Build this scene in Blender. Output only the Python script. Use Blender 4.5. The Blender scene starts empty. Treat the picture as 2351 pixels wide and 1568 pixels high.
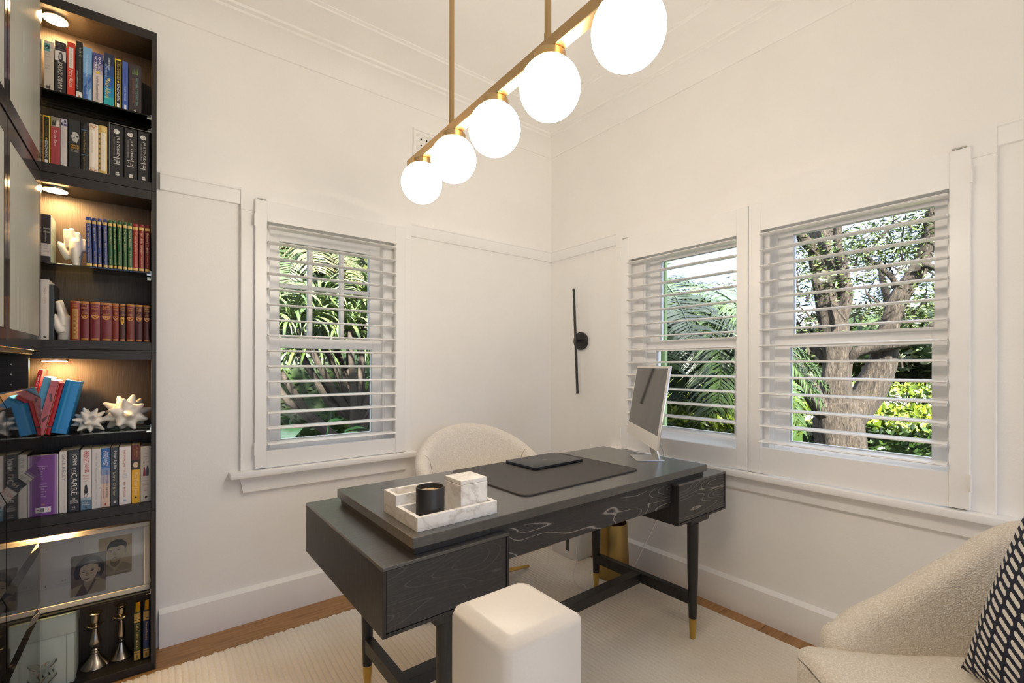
import bpy, bmesh, math, random
from mathutils import Vector, Matrix
import numpy as np

PI = math.pi
random.seed(7)
RNG = np.random.default_rng(11)
SC = bpy.context.scene
COL = SC.collection

# ------------------------------------------------------------------ camera
PSI = math.radians(52.329)
cam_d = bpy.data.cameras.new('camera')
cam = bpy.data.objects.new('camera', cam_d)
COL.objects.link(cam)
cam_d.sensor_fit = 'HORIZONTAL'
cam_d.sensor_width = 36.0
cam_d.lens = 1060.1 * 36.0 / 2351.0
cam_d.shift_y = 55.6 / 2351.0
cam_d.clip_start = 0.02
cam_d.clip_end = 400
cam.matrix_world = (Matrix.Translation((-2.2991, -2.5099, 1.218)) @ Matrix.Rotation(PSI - PI / 2, 4, 'Z')
                    @ Matrix.Rotation(PI / 2, 4, 'X') @ Matrix.Rotation(0.00175, 4, 'Z'))
SC.camera = cam

# ------------------------------------------------------------------ sky, sun, exposure
world = bpy.data.worlds.new('sky')
SC.world = world
world.use_nodes = True
nt = world.node_tree
nt.nodes.clear()
w_out = nt.nodes.new('ShaderNodeOutputWorld')
w_bg = nt.nodes.new('ShaderNodeBackground')
w_geo = nt.nodes.new('ShaderNodeTexCoord')
w_sep = nt.nodes.new('ShaderNodeSeparateXYZ')
w_ramp = nt.nodes.new('ShaderNodeValToRGB')
# thin overcast: the whole dome brightens evenly from the horizon to the zenith (1 + 2 sin(altitude))
w_cl = nt.nodes.new('ShaderNodeClamp')
w_ma = nt.nodes.new('ShaderNodeMath')
w_ma.operation = 'MULTIPLY_ADD'
nt.links.new(w_geo.outputs['Generated'], w_sep.inputs[0])
nt.links.new(w_sep.outputs['Z'], w_cl.inputs[0])
nt.links.new(w_cl.outputs[0], w_ramp.inputs[0])
nt.links.new(w_cl.outputs[0], w_ma.inputs[0])
nt.links.new(w_ramp.outputs[0], w_bg.inputs[0])
nt.links.new(w_ma.outputs[0], w_bg.inputs[1])
nt.links.new(w_bg.outputs[0], w_out.inputs[0])
w_ramp.color_ramp.elements[0].position = 0.0
w_ramp.color_ramp.elements[0].color = (0.40, 0.52, 0.84, 1)
w_ramp.color_ramp.elements[1].position = 0.9
w_ramp.color_ramp.elements[1].color = (0.86, 0.92, 1.0, 1)
SKY_STRENGTH = 0.95
w_ma.inputs[1].default_value = 3.0 * SKY_STRENGTH
w_ma.inputs[2].default_value = SKY_STRENGTH

sun_d = bpy.data.lights.new('sun', 'SUN')
sun_d.energy = 24.0
sun_d.angle = math.radians(3)
sun_d.color = (1.0, 0.94, 0.84)
sun = bpy.data.objects.new('sun', sun_d)
COL.objects.link(sun)
sun.rotation_euler = Vector((0.36, 0.70, -0.62)).to_track_quat('-Z', 'Y').to_euler()

SC.view_settings.view_transform = 'Standard'
SC.view_settings.look = 'None'
SC.view_settings.gamma = 1.0
SC.view_settings.use_curve_mapping = False
SC.view_settings.exposure = 0.98
cy = SC.cycles
cy.use_denoising = True
cy.max_bounces = 16
cy.diffuse_bounces = 12
cy.glossy_bounces = 5
cy.transmission_bounces = 8
cy.transparent_max_bounces = 24
cy.sample_clamp_indirect = 6.0
cy.caustics_reflective = False
cy.caustics_refractive = False

GLOBE_STRENGTH = 15.0
GLOBE_COLOR = (1.0, 0.87, 0.72)
PUCK_STRENGTH = 190.0
PUCK_COLOR = (1.0, 0.60, 0.24)

# ------------------------------------------------------------------ materials
MATS = {}

def hexc(h):
    h = h.lstrip('#')
    v = [int(h[i:i + 2], 16) / 255 for i in (0, 2, 4)]
    return tuple((c / 12.92 if c <= 0.04045 else ((c + 0.055) / 1.055) ** 2.4) for c in v)

def new_mat(name):
    m = bpy.data.materials.new(name)
    m.use_nodes = True
    n = m.node_tree.nodes
    b = n['Principled BSDF']
    MATS[name] = m
    return m, n, m.node_tree.links, b

def plain(name, col, rough=0.5, metal=0.0, spec=0.5, coat=0.0):
    if name in MATS:
        return MATS[name]
    m, n, l, b = new_mat(name)
    if isinstance(col, str):
        col = hexc(col)
    b.inputs['Base Color'].default_value = (*col, 1)
    b.inputs['Roughness'].default_value = rough
    b.inputs['Metallic'].default_value = metal
    b.inputs['Specular IOR Level'].default_value = spec
    b.inputs['Coat Weight'].default_value = coat
    return m

def hexmat(h, rough=0.45):
    return plain('paper_' + h.lstrip('#') + '_%d' % int(rough * 100), h, rough)

def noise(n, l, scale, detail=2.0, rough=0.5, vec=None, dist=0.0):
    t = n.new('ShaderNodeTexNoise')
    t.inputs['Scale'].default_value = scale
    t.inputs['Detail'].default_value = detail
    t.inputs['Roughness'].default_value = rough
    t.inputs['Distortion'].default_value = dist
    if vec is not None:
        l.new(vec, t.inputs['Vector'])
    return t

def coords(n, l, scale=(1, 1, 1), kind='Object', rot=(0, 0, 0)):
    tc = n.new('ShaderNodeTexCoord')
    mp = n.new('ShaderNodeMapping')
    mp.inputs['Scale'].default_value = scale
    mp.inputs['Rotation'].default_value = rot
    l.new(tc.outputs[kind], mp.inputs[0])
    return mp.outputs[0]

def ramp(n, l, fac, stops):
    r = n.new('ShaderNodeValToRGB')
    e = r.color_ramp.elements
    while len(e) < len(stops):
        e.new(0.5)
    for el, (p, c) in zip(e, stops):
        el.position = p
        el.color = (*c, 1)
    l.new(fac, r.inputs[0])
    return r

def bump(n, l, b, height, strength, dist=0.01):
    bp = n.new('ShaderNodeBump')
    bp.inputs['Strength'].default_value = strength
    bp.inputs['Distance'].default_value = dist
    l.new(height, bp.inputs['Height'])
    l.new(bp.outputs[0], b.inputs['Normal'])

def paint(name, col, rough=0.55, bumpy=0.06):
    m, n, l, b = new_mat(name)
    v = coords(n, l)
    t = noise(n, l, 3.0, 3, 0.6, v)
    c2 = tuple(c * 0.975 for c in col)
    r = ramp(n, l, t.outputs[0], [(0.35, c2), (0.65, col)])
    l.new(r.outputs[0], b.inputs['Base Color'])
    b.inputs['Roughness'].default_value = rough
    t2 = noise(n, l, 160, 2, 0.5, v)
    bump(n, l, b, t2.outputs[0], bumpy, 0.004)
    return m

M_WALL = paint('wall_paint', (0.925, 0.912, 0.89), 0.6, 0.12)
M_CEIL = paint('ceiling_paint', (0.925, 0.912, 0.89), 0.7, 0.10)
M_TRIM = paint('trim_gloss_paint', (0.925, 0.915, 0.90), 0.32, 0.03)
M_SHUT = paint('shutter_paint', (0.925, 0.92, 0.91), 0.30, 0.02)
M_POST = paint('post_paint', (0.72, 0.665, 0.60), 0.38, 0.05)
M_BRASS = plain('brushed_brass', (0.52, 0.36, 0.18), 0.33, 1.0)
M_GOLD = plain('gold_brass', (0.62, 0.42, 0.12), 0.28, 1.0)
M_BLACKMETAL = plain('black_metal', (0.016, 0.015, 0.015), 0.45)
M_STEEL = plain('nickel', (0.55, 0.55, 0.52), 0.25, 1.0)
M_WHITEPLASTIC = plain('white_plastic', (0.78, 0.76, 0.72), 0.4)
M_PAGES = plain('page_edges', (0.66, 0.56, 0.42), 0.8)

def dark_oak(name, base, line, stretch=(1.5, 14, 14), figure=0.0, rough=0.42, rot=(0, 0, 0), fig_scale=1.15, kind='Object', coat=0.0):
    m, n, l, b = new_mat(name)
    v = coords(n, l, stretch, kind, rot)
    t = noise(n, l, 9.0, 6, 0.72, v)
    pores = ramp(n, l, t.outputs[0], [(0.42, base), (0.60, tuple(x * 1.5 + 0.004 for x in base)), (0.78, line)])
    col = pores.outputs[0]
    if figure > 0:
        # cathedral figure: thin broken contour lines of a stretched smooth noise
        v2 = coords(n, l, (1.5, 1.0, 8.5), kind, rot)
        tn = noise(n, l, fig_scale, 1.2, 0.45, v2, 0.35)
        q1 = n.new('ShaderNodeMath')
        q1.operation = 'MULTIPLY'
        l.new(tn.outputs[0], q1.inputs[0])
        q1.inputs[1].default_value = 19.0
        q2 = n.new('ShaderNodeMath')
        q2.operation = 'PINGPONG'
        q2.inputs[1].default_value = 0.5
        l.new(q1.outputs[0], q2.inputs[0])
        v3 = coords(n, l, (60, 60, 140), kind, rot)
        tf = noise(n, l, 4.0, 3, 0.7, v3)
        q3 = n.new('ShaderNodeMath')
        q3.operation = 'MULTIPLY_ADD'
        l.new(tf.outputs[0], q3.inputs[0])
        q3.inputs[1].default_value = 0.16
        l.new(q2.outputs[0], q3.inputs[2])
        rr = ramp(n, l, q3.outputs[0], [(0.085, (figure, figure, figure)), (0.135, (0, 0, 0))])
        mx = n.new('ShaderNodeMixRGB')
        l.new(rr.outputs[0], mx.inputs[0])
        l.new(col, mx.inputs[1])
        mx.inputs[2].default_value = (0.30, 0.275, 0.245, 1)
        col = mx.outputs[0]
    l.new(col, b.inputs['Base Color'])
    b.inputs['Roughness'].default_value = rough
    b.inputs['Coat Weight'].default_value = coat
    b.inputs['Coat Roughness'].default_value = 0.22
    b.inputs['Specular IOR Level'].default_value = 0.5 + 0.5 * coat
    bump(n, l, b, t.outputs[0], 0.35, 0.003)
    return m

M_OAK_TOP = dark_oak('black_oak_top', (0.026, 0.024, 0.022), (0.20, 0.185, 0.17), (1.6, 26, 26), 0.0, 0.30, coat=0.7)
M_OAK_FIG = dark_oak('black_oak_figured', (0.011, 0.010, 0.010), (0.06, 0.055, 0.05), (1.6, 20, 26), 1.0, 0.40, coat=0.15)
M_OAK_FIG2 = dark_oak('black_oak_figured_dim', (0.011, 0.0095, 0.009), (0.035, 0.031, 0.030), (1.6, 20, 26), 0.14, 0.42, coat=0.1)
M_OAK_SIDE = dark_oak('black_oak_side', (0.011, 0.0095, 0.009), (0.045, 0.037, 0.030), (30, 20, 1.6), 0.0, 0.40)
M_OAK_LEG = dark_oak('black_oak_leg', (0.008, 0.0075, 0.0075), (0.028, 0.027, 0.028), (30, 30, 1.8), 0.0, 0.38)
M_BOOKCASE = dark_oak('blackbrown_laminate', (0.013, 0.010, 0.0085), (0.026, 0.020, 0.016), (1.4, 20, 24), 0.0, 0.42)
M_BOOKBACK = dark_oak('blackbrown_back', (0.030, 0.021, 0.015), (0.060, 0.042, 0.028), (40, 20, 1.0), 0.0, 0.5)

def floor_oak():
    m, n, l, b = new_mat('oak_floorboard')
    v = coords(n, l, (1.3, 16, 1))
    t = noise(n, l, 5.0, 5, 0.65, v, 0.4)
    oi = n.new('ShaderNodeObjectInfo')
    r = ramp(n, l, t.outputs[0], [(0.3, (0.27, 0.125, 0.036)), (0.55, (0.46, 0.235, 0.080)), (0.8, (0.55, 0.31, 0.12))])
    hs = n.new('ShaderNodeHueSaturation')
    mr = n.new('ShaderNodeMapRange')
    mr.inputs['To Min'].default_value = 0.82
    mr.inputs['To Max'].default_value = 1.12
    l.new(oi.outputs['Random'], mr.inputs[0])
    l.new(mr.outputs[0], hs.inputs['Value'])
    l.new(r.outputs[0], hs.inputs['Color'])
    l.new(hs.outputs[0], b.inputs['Base Color'])
    b.inputs['Roughness'].default_value = 0.38
    bump(n, l, b, t.outputs[0], 0.12, 0.002)
    return m
M_FLOOR = floor_oak()

def boucle(name, c1, c2, scale=160.0, strength=0.9):
    m, n, l, b = new_mat(name)
    v = coords(n, l)
    vo = n.new('ShaderNodeTexVoronoi')
    vo.inputs['Scale'].default_value = scale
    l.new(v, vo.inputs['Vector'])
    t = noise(n, l, scale * 0.6, 3, 0.6, v)
    mx = n.new('ShaderNodeMath')
    mx.operation = 'MULTIPLY_ADD'
    l.new(vo.outputs['Distance'], mx.inputs[0])
    mx.inputs[1].default_value = -0.8
    l.new(t.outputs[0], mx.inputs[2])
    r = ramp(n, l, mx.outputs[0], [(0.0, c2), (0.5, c1)])
    l.new(r.outputs[0], b.inputs['Base Color'])
    b.inputs['Roughness'].default_value = 0.95
    b.inputs['Sheen Weight'].default_value = 0.25
    bump(n, l, b, mx.outputs[0], strength, 0.006)
    return m
M_BOUCLE = boucle('cream_boucle', (0.92, 0.88, 0.82), (0.80, 0.74, 0.66), 190, 0.5)
M_BOUCLE2 = boucle('oat_boucle', (0.92, 0.875, 0.80), (0.74, 0.67, 0.57), 230, 0.6)

def rug_mat():
    m, n, l, b = new_mat('ribbed_wool')
    v = coords(n, l, (1, 1, 1))
    t = noise(n, l, 230, 3, 0.7, v)
    t2 = noise(n, l, 1.6, 2, 0.5, v)
    r = ramp(n, l, t.outputs[0], [(0.3, (0.84, 0.79, 0.71)), (0.6, (0.93, 0.895, 0.83))])
    r2 = ramp(n, l, t2.outputs[0], [(0.40, (0.90, 0.86, 0.80)), (0.6, (1, 1, 1))])
    mx = n.new('ShaderNodeMixRGB')
    mx.blend_type = 'MULTIPLY'
    mx.inputs[0].default_value = 1
    l.new(r.outputs[0], mx.inputs[1])
    l.new(r2.outputs[0], mx.inputs[2])
    l.new(mx.outputs[0], b.inputs['Base Color'])
    b.inputs['Roughness'].default_value = 0.95
    bump(n, l, b, t.outputs[0], 0.7, 0.004)
    return m
M_RUG = rug_mat()

def marble():
    m, n, l, b = new_mat('white_marble')
    v = coords(n, l, (1, 1, 1), 'Object', (0.3, 0.5, 0.6))
    t = noise(n, l, 6, 4, 0.55, v, 1.0)
    t2 = noise(n, l, 26, 5, 0.65, v, 0.8)
    a = n.new('ShaderNodeMath')
    a.operation = 'SUBTRACT'
    l.new(t.outputs[0], a.inputs[0])
    a.inputs[1].default_value = 0.5
    ab = n.new('ShaderNodeMath')
    ab.operation = 'ABSOLUTE'
    l.new(a.outputs[0], ab.inputs[0])
    r = ramp(n, l, ab.outputs[0], [(0.0, (0.66, 0.62, 0.575)), (0.018, (0.78, 0.75, 0.715)), (0.06, (0.87, 0.85, 0.82))])
    r2 = ramp(n, l, t2.outputs[0], [(0.35, (0.93, 0.92, 0.90)), (0.6, (1, 1, 1))])
    mx = n.new('ShaderNodeMixRGB')
    mx.blend_type = 'MULTIPLY'
    mx.inputs[0].default_value = 1
    l.new(r.outputs[0], mx.inputs[1])
    l.new(r2.outputs[0], mx.inputs[2])
    l.new(mx.outputs[0], b.inputs['Base Color'])
    b.inputs['Roughness'].default_value = 0.28
    return m
M_MARBLE = marble()

def clear_glass(name, tint=(1, 1, 1), refl=1.0, rough=0.0):
    m = bpy.data.materials.new(name)
    m.use_nodes = True
    n, l = m.node_tree.nodes, m.node_tree.links
    n.clear()
    o = n.new('ShaderNodeOutputMaterial')
    tr = n.new('ShaderNodeBsdfTransparent')
    tr.inputs[0].default_value = (*tint, 1)
    gl = n.new('ShaderNodeBsdfGlossy')
    gl.inputs['Roughness'].default_value = rough
    gl.inputs['Color'].default_value = (refl, refl, refl, 1)
    fr = n.new('ShaderNodeFresnel')
    fr.inputs['IOR'].default_value = 1.45
    mx = n.new('ShaderNodeMixShader')
    l.new(fr.outputs[0], mx.inputs[0])
    l.new(tr.outputs[0], mx.inputs[1])
    l.new(gl.outputs[0], mx.inputs[2])
    l.new(mx.outputs[0], o.inputs[0])
    MATS[name] = m
    return m
M_PANE = clear_glass('window_glass', (0.98, 0.99, 0.985), 0.10)
M_SHELFGLASS = clear_glass('shelf_glass', (0.72, 0.78, 0.66), 0.9)
M_PICGLASS = clear_glass('picture_glass', (0.98, 0.98, 0.98), 0.14)
M_PLASTICBAG = clear_glass('plastic_film', (0.86, 0.88, 0.86), 0.6, 0.15)

def emit(name, col, strength):
    m = bpy.data.materials.new(name)
    m.use_nodes = True
    n, l = m.node_tree.nodes, m.node_tree.links
    n.clear()
    o = n.new('ShaderNodeOutputMaterial')
    e = n.new('ShaderNodeEmission')
    e.inputs[0].default_value = (*col, 1)
    e.inputs[1].default_value = strength
    l.new(e.outputs[0], o.inputs[0])
    MATS[name] = m
    return m
M_GLOBE = emit('opal_globe_lit', GLOBE_COLOR, GLOBE_STRENGTH)
M_PUCK = emit('led_puck_lit', PUCK_COLOR, PUCK_STRENGTH)

def leaf_mat(name, c1, c2, rough=0.5, trans=0.0, scale=30):
    m, n, l, b = new_mat(name)
    v = coords(n, l)
    t = noise(n, l, scale, 2, 0.5, v)
    g = n.new('ShaderNodeNewGeometry')
    ad = n.new('ShaderNodeMath')
    ad.operation = 'MULTIPLY_ADD'
    l.new(g.outputs['Random Per Island'], ad.inputs[0])
    ad.inputs[1].default_value = 0.6
    mu = n.new('ShaderNodeMath')
    mu.operation = 'MULTIPLY'
    l.new(t.outputs[0], mu.inputs[0])
    mu.inputs[1].default_value = 0.4
    l.new(mu.outputs[0], ad.inputs[2])
    r = ramp(n, l, ad.outputs[0], [(0.1, c1), (0.85, c2)])
    l.new(r.outputs[0], b.inputs['Base Color'])
    b.inputs['Roughness'].default_value = rough
    if trans:
        b.inputs['Subsurface Weight'].default_value = 0.0
        b.inputs['Transmission Weight'].default_value = 0.0
    return m
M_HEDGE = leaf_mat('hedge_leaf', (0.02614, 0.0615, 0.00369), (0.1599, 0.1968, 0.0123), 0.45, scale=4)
M_LEAFSHADE = leaf_mat('shaded_leaf', (0.00615, 0.01845, 0.00246), (0.0246, 0.05228, 0.00615), 0.5, scale=4)  # dark copy of the hedge leaf: shade painted into sides and inner cores
M_TREELEAF = leaf_mat('tree_leaf', (0.01384, 0.03075, 0.004613), (0.0615, 0.09226, 0.01538), 0.5)
M_PALM = leaf_mat('palm_leaflet', (0.009226, 0.02306, 0.005535), (0.03998, 0.06764, 0.01691), 0.42)
M_PALMYEL = leaf_mat('palm_leaflet_yellow', (0.0369, 0.04799, 0.01107), (0.1144, 0.09228, 0.02952), 0.5)
M_PAND = leaf_mat('pandanus_leaf', (0.02306, 0.0492, 0.01076), (0.1015, 0.1415, 0.03998), 0.38)
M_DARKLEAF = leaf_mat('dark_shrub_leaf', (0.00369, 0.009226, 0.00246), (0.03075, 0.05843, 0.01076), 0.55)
M_FARLEAF = leaf_mat('far_tree_leaf', (0.01291, 0.02583, 0.006458), (0.07105, 0.07966, 0.02152), 0.6)

def bark():
    m, n, l, b = new_mat('rough_bark')
    v = coords(n, l, (12, 12, 2.6))
    t = noise(n, l, 3.2, 6, 0.7, v, 0.8)
    r = ramp(n, l, t.outputs[0], [(0.32, (0.010, 0.0065, 0.0045)), (0.5, (0.045, 0.033, 0.023)), (0.7, (0.105, 0.085, 0.064))])
    l.new(r.outputs[0], b.inputs['Base Color'])
    b.inputs['Roughness'].default_value = 0.9
    bump(n, l, b, t.outputs[0], 1.0, 0.05)
    return m
M_BARK = bark()
M_BARK2 = plain('smooth_grey_bark', (0.0465, 0.03565, 0.02635), 0.85)
M_WHITETWIG = plain('bleached_twig', (0.2604, 0.248, 0.2232), 0.8)
M_SOIL = plain('dark_soil', (0.045, 0.04, 0.028), 0.95)
M_RENDERWALL = plain('white_render', (0.2604, 0.2635, 0.2666), 0.7)
M_GREYRENDER = plain('grey_render', (0.186, 0.2046, 0.2294), 0.7)
M_ROOF = plain('slate_roof', (0.0992, 0.1054, 0.124), 0.6)
M_DARKPANE = plain('dark_window_pane', (0.05, 0.06, 0.07), 0.1)
M_GREENPAINT = plain('pale_green_paint', (0.34, 0.47, 0.22), 0.5)

# ------------------------------------------------------------------ mesh helpers
def bm_box(bm, x0, x1, y0, y1, z0, z1, bev=0.0, seg=1, mtx=None):
    r = bmesh.ops.create_cube(bm, size=1.0)
    vs = r['verts']
    sx, sy, sz = x1 - x0, y1 - y0, z1 - z0
    for v in vs:
        v.co = Vector(((v.co.x + 0.5) * sx + x0, (v.co.y + 0.5) * sy + y0, (v.co.z + 0.5) * sz + z0))
    if bev > 0:
        es = list({e for v in vs for e in v.link_edges})
        r2 = bmesh.ops.bevel(bm, geom=es, offset=bev, segments=seg, affect='EDGES', profile=0.5)
        vs = list({v for f in r2['faces'] for v in f.verts} | {v for v in vs if v.is_valid})
    if mtx is not None:
        bmesh.ops.transform(bm, matrix=mtx, verts=[v for v in vs if v.is_valid])
    return vs

def bm_tube(bm, pts, radii, seg=10, cap=True, flat=1.0):
    pts = [Vector(p) for p in pts]
    if not hasattr(radii, '__len__'):
        radii = [radii] * len(pts)
    rings = []
    prev = None
    for i, p in enumerate(pts):
        if i == 0:
            d = pts[1] - pts[0]
        elif i == len(pts) - 1:
            d = pts[-1] - pts[-2]
        else:
            d = pts[i + 1] - pts[i - 1]
        d = d.normalized()
        if prev is None:
            a = Vector((0, 0, 1)) if abs(d.z) < 0.9 else Vector((1, 0, 0))
            s = d.cross(a).normalized()
        else:
            s = prev - d * prev.dot(d)
            s = s.normalized() if s.length > 1e-6 else d.orthogonal().normalized()
        prev = s
        t = d.cross(s)
        rings.append([bm.verts.new(p + (s * math.cos(2 * PI * k / seg) + t * math.sin(2 * PI * k / seg) * flat) * radii[i]) for k in range(seg)])
    for a, b in zip(rings, rings[1:]):
        for k in range(seg):
            bm.faces.new((a[k], a[(k + 1) % seg], b[(k + 1) % seg], b[k]))
    if cap:
        bm.faces.new(list(reversed(rings[0])))
        bm.faces.new(rings[-1])
    return rings

def bm_lathe(bm, prof, seg=24, center=(0, 0, 0), sx=1.0, sy=1.0, twist=0.0):
    cx, cy_, cz = center
    rings = []
    for r, z in prof:
        if r < 1e-6:
            rings.append([bm.verts.new((cx, cy_, cz + z))])
        else:
            rings.append([bm.verts.new((cx + r * sx * math.cos(2 * PI * k / seg + twist), cy_ + r * sy * math.sin(2 * PI * k / seg + twist), cz + z)) for k in range(seg)])
    for a, b in zip(rings, rings[1:]):
        for k in range(seg):
            k2 = (k + 1) % seg
            if len(a) == 1 and len(b) == 1:
                continue
            if len(a) == 1:
                bm.faces.new((a[0], b[k2], b[k]))
            elif len(b) == 1:
                bm.faces.new((a[k], a[k2], b[0]))
            else:
                bm.faces.new((a[k], a[k2], b[k2], b[k]))

def bm_prism(bm, poly, fn0, fn1):
    """poly: list of 2d points; fn0/fn1 map a 2d point to the two end faces"""
    a = [bm.verts.new(fn0(p)) for p in poly]
    b = [bm.verts.new(fn1(p)) for p in poly]
    n = len(poly)
    bm.faces.new(a)
    bm.faces.new(list(reversed(b)))
    for k in range(n):
        bm.faces.new((a[(k + 1) % n], a[k], b[k], b[(k + 1) % n]))

def finish(bm):
    bmesh.ops.recalc_face_normals(bm, faces=bm.faces)

def obj(name, bm, mat, parent=None, smooth=False, angle=40, recalc=True):
    if recalc:
        finish(bm)
    me = bpy.data.meshes.new(name)
    bm.to_mesh(me)
    bm.free()
    return obj_me(name, me, mat, parent, smooth, angle)

def obj_me(name, me, mat, parent=None, smooth=False, angle=40):
    if mat is not None:
        me.materials.append(mat)
    if smooth:
        me.polygons.foreach_set('use_smooth', [True] * len(me.polygons))
        if angle < 179:
            try:
                me.set_sharp_from_angle(angle=math.radians(angle))
            except Exception:
                pass
    o = bpy.data.objects.new(name, me)
    COL.objects.link(o)
    if parent is not None:
        o.parent = parent
    return o

def BM():
    return bmesh.new()

def box(name, dims, mat, parent=None, bev=0.0, seg=1, smooth=False):
    bm = BM()
    bm_box(bm, *dims, bev=bev, seg=seg)
    return obj(name, bm, mat, parent, smooth or seg > 1)

def tag(o, label, cat, group=None, kind=None):
    if label:
        o['label'] = label
    if cat:
        o['category'] = cat
    if group:
        o['group'] = group
    if kind:
        o['kind'] = kind
    return o

def thing(name, label, cat, loc=(0, 0, 0), rz=0.0, group=None):
    o = bpy.data.objects.new(name, None)
    o.empty_display_size = 0.05
    COL.objects.link(o)
    o.location = loc
    o.rotation_euler = (0, 0, rz)
    return tag(o, label, cat, group)

def struct(o, label=None, cat=None):
    o['kind'] = 'structure'
    if label:
        o['label'] = label
    if cat:
        o['category'] = cat
    return o

def np_mesh(name, verts, faces_flat, sizes, mat, parent=None, smooth=False):
    me = bpy.data.meshes.new(name)
    verts = np.asarray(verts, dtype=np.float32).reshape(-1, 3)
    faces_flat = np.asarray(faces_flat, dtype=np.int32).ravel()
    sizes = np.asarray(sizes, dtype=np.int32)
    me.vertices.add(len(verts))
    me.vertices.foreach_set('co', verts.ravel())
    me.loops.add(len(faces_flat))
    me.loops.foreach_set('vertex_index', faces_flat)
    me.polygons.add(len(sizes))
    starts = np.concatenate([[0], np.cumsum(sizes)[:-1]]).astype(np.int32)
    me.polygons.foreach_set('loop_start', starts)
    me.update(calc_edges=True)
    me.validate()
    return obj_me(name, me, mat, parent, smooth)

def leaf_cloud(name, centers, size, mat, parent=None, up=0.5, width=0.45, kind='stuff', jitter=0.35, bend=0.25):
    """many small bent leaves (two quads each) as one mesh"""
    c = np.asarray(centers, dtype=np.float64)
    n = len(c)
    d = RNG.normal(size=(n, 3))
    d[:, 2] = np.abs(d[:, 2]) * up + d[:, 2] * (1 - up)
    d /= np.linalg.norm(d, axis=1)[:, None]
    r = RNG.normal(size=(n, 3))
    s = np.cross(d, r)
    s /= np.linalg.norm(s, axis=1)[:, None] + 1e-9
    nn = np.cross(s, d)
    L = size * (1 + jitter * RNG.uniform(-1, 1, size=(n, 1)))
    W = L * width * 0.5
    b = c
    m_ = c + d * L * 0.5 + nn * L * bend * 0.3
    t = c + d * L - nn * L * bend * 0.2
    V = np.stack([b, m_ + s * W, t, m_ - s * W], axis=1).reshape(-1, 3)
    idx = np.arange(n)[:, None] * 4
    F = np.concatenate([idx + np.array([0, 1, 2]), idx + np.array([0, 2, 3])], axis=1).ravel()
    o = np_mesh(name, V, F, np.full(2 * n, 3), mat, parent)
    if kind:
        o['kind'] = kind
    return o

# ------------------------------------------------------------------ lettering
_TXT = {}
_TSC = bpy.data.scenes.new('lettering_scratch')

def text_mesh(s):
    if s in _TXT:
        return _TXT[s]
    cu = bpy.data.curves.new('lettering', 'FONT')
    cu.body = s
    cu.resolution_u = 2
    o = bpy.data.objects.new('lettering_tmp', cu)
    _TSC.collection.objects.link(o)
    with bpy.context.temp_override(scene=_TSC, view_layer=_TSC.view_layers[0]):
        dg = bpy.context.evaluated_depsgraph_get()
        me = bpy.data.meshes.new_from_object(o.evaluated_get(dg))
    bpy.data.objects.remove(o)
    bpy.data.curves.remove(cu)
    co = np.zeros(len(me.vertices) * 3)
    me.vertices.foreach_get('co', co)
    co = co.reshape(-1, 3)
    faces = [tuple(p.vertices) for p in me.polygons]
    bpy.data.meshes.remove(me)
    _TXT[s] = (co, faces)
    return _TXT[s]

def lettering(name, s, mat, parent, origin, ax, ay, length, height, shear=0.0):
    """flat lettering fitted into a rectangle: ax = reading direction, ay = up of the letters"""
    co, faces = text_mesh(s)
    if not len(co):
        return None
    mn, mxx = co.min(0), co.max(0)
    w = max(mxx[0] - mn[0], 1e-6)
    h = max(mxx[1] - mn[1], 1e-6)
    X = (co[:, 0] - mn[0]) / w * length
    Y = (co[:, 1] - mn[1]) / h * height
    X = X + shear * Y
    ax, ay, origin = np.array(ax, float), np.array(ay, float), np.array(origin, float)
    P = origin + X[:, None] * ax + Y[:, None] * ay
    me = bpy.data.meshes.new(name)
    me.from_pydata(P.tolist(), [], faces)
    me.update()
    return obj_me(name, me, mat, parent)

# ================================================================== ROOM
X0, Y0R, ZC = -3.04, -4.90, 2.885      # far side of the bookcase wall, wall behind the camera, ceiling
WT = 0.22
RZ_R = -PI / 2                         # local frame of the right wall: X runs toward the camera, Y outward

# floor: sub floor + boards
bm = BM()
bm_box(bm, X0 - WT, WT, Y0R - WT, WT, -0.12, -0.018)
floor = struct(obj('floor', bm, M_SOIL))
row = 0
yy = -0.0
board_cache = {}
while yy > Y0R:
    y1 = yy
    y0 = max(yy - 0.19, Y0R)
    xx = X0 - (row * 0.73) % 1.7
    while xx < 0:
        xa, xb = max(xx, X0), min(xx + 1.75, 0.0)
        if xb - xa > 0.02:
            key = (round(xb - xa, 3), round(y1 - y0, 3))
            if key not in board_cache:
                b2 = BM()
                bm_box(b2, 0, xb - xa - 0.002, 0, y1 - y0 - 0.0022, -0.018, 0.0, bev=0.0012)
                finish(b2)
                me = bpy.data.meshes.new('floorboard')
                b2.to_mesh(me)
                b2.free()
                me.materials.append(M_FLOOR)
                board_cache[key] = me
            o = bpy.data.objects.new('floorboard', board_cache[key])
            o.location = (xa, y0, 0)
            o.parent = floor
            COL.objects.link(o)
        xx += 1.75
    yy -= 0.19
    row += 1

ceiling = box('ceiling', (X0 - WT, WT, Y0R - WT, WT, ZC, ZC + 0.15), M_CEIL)
struct(ceiling)

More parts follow.
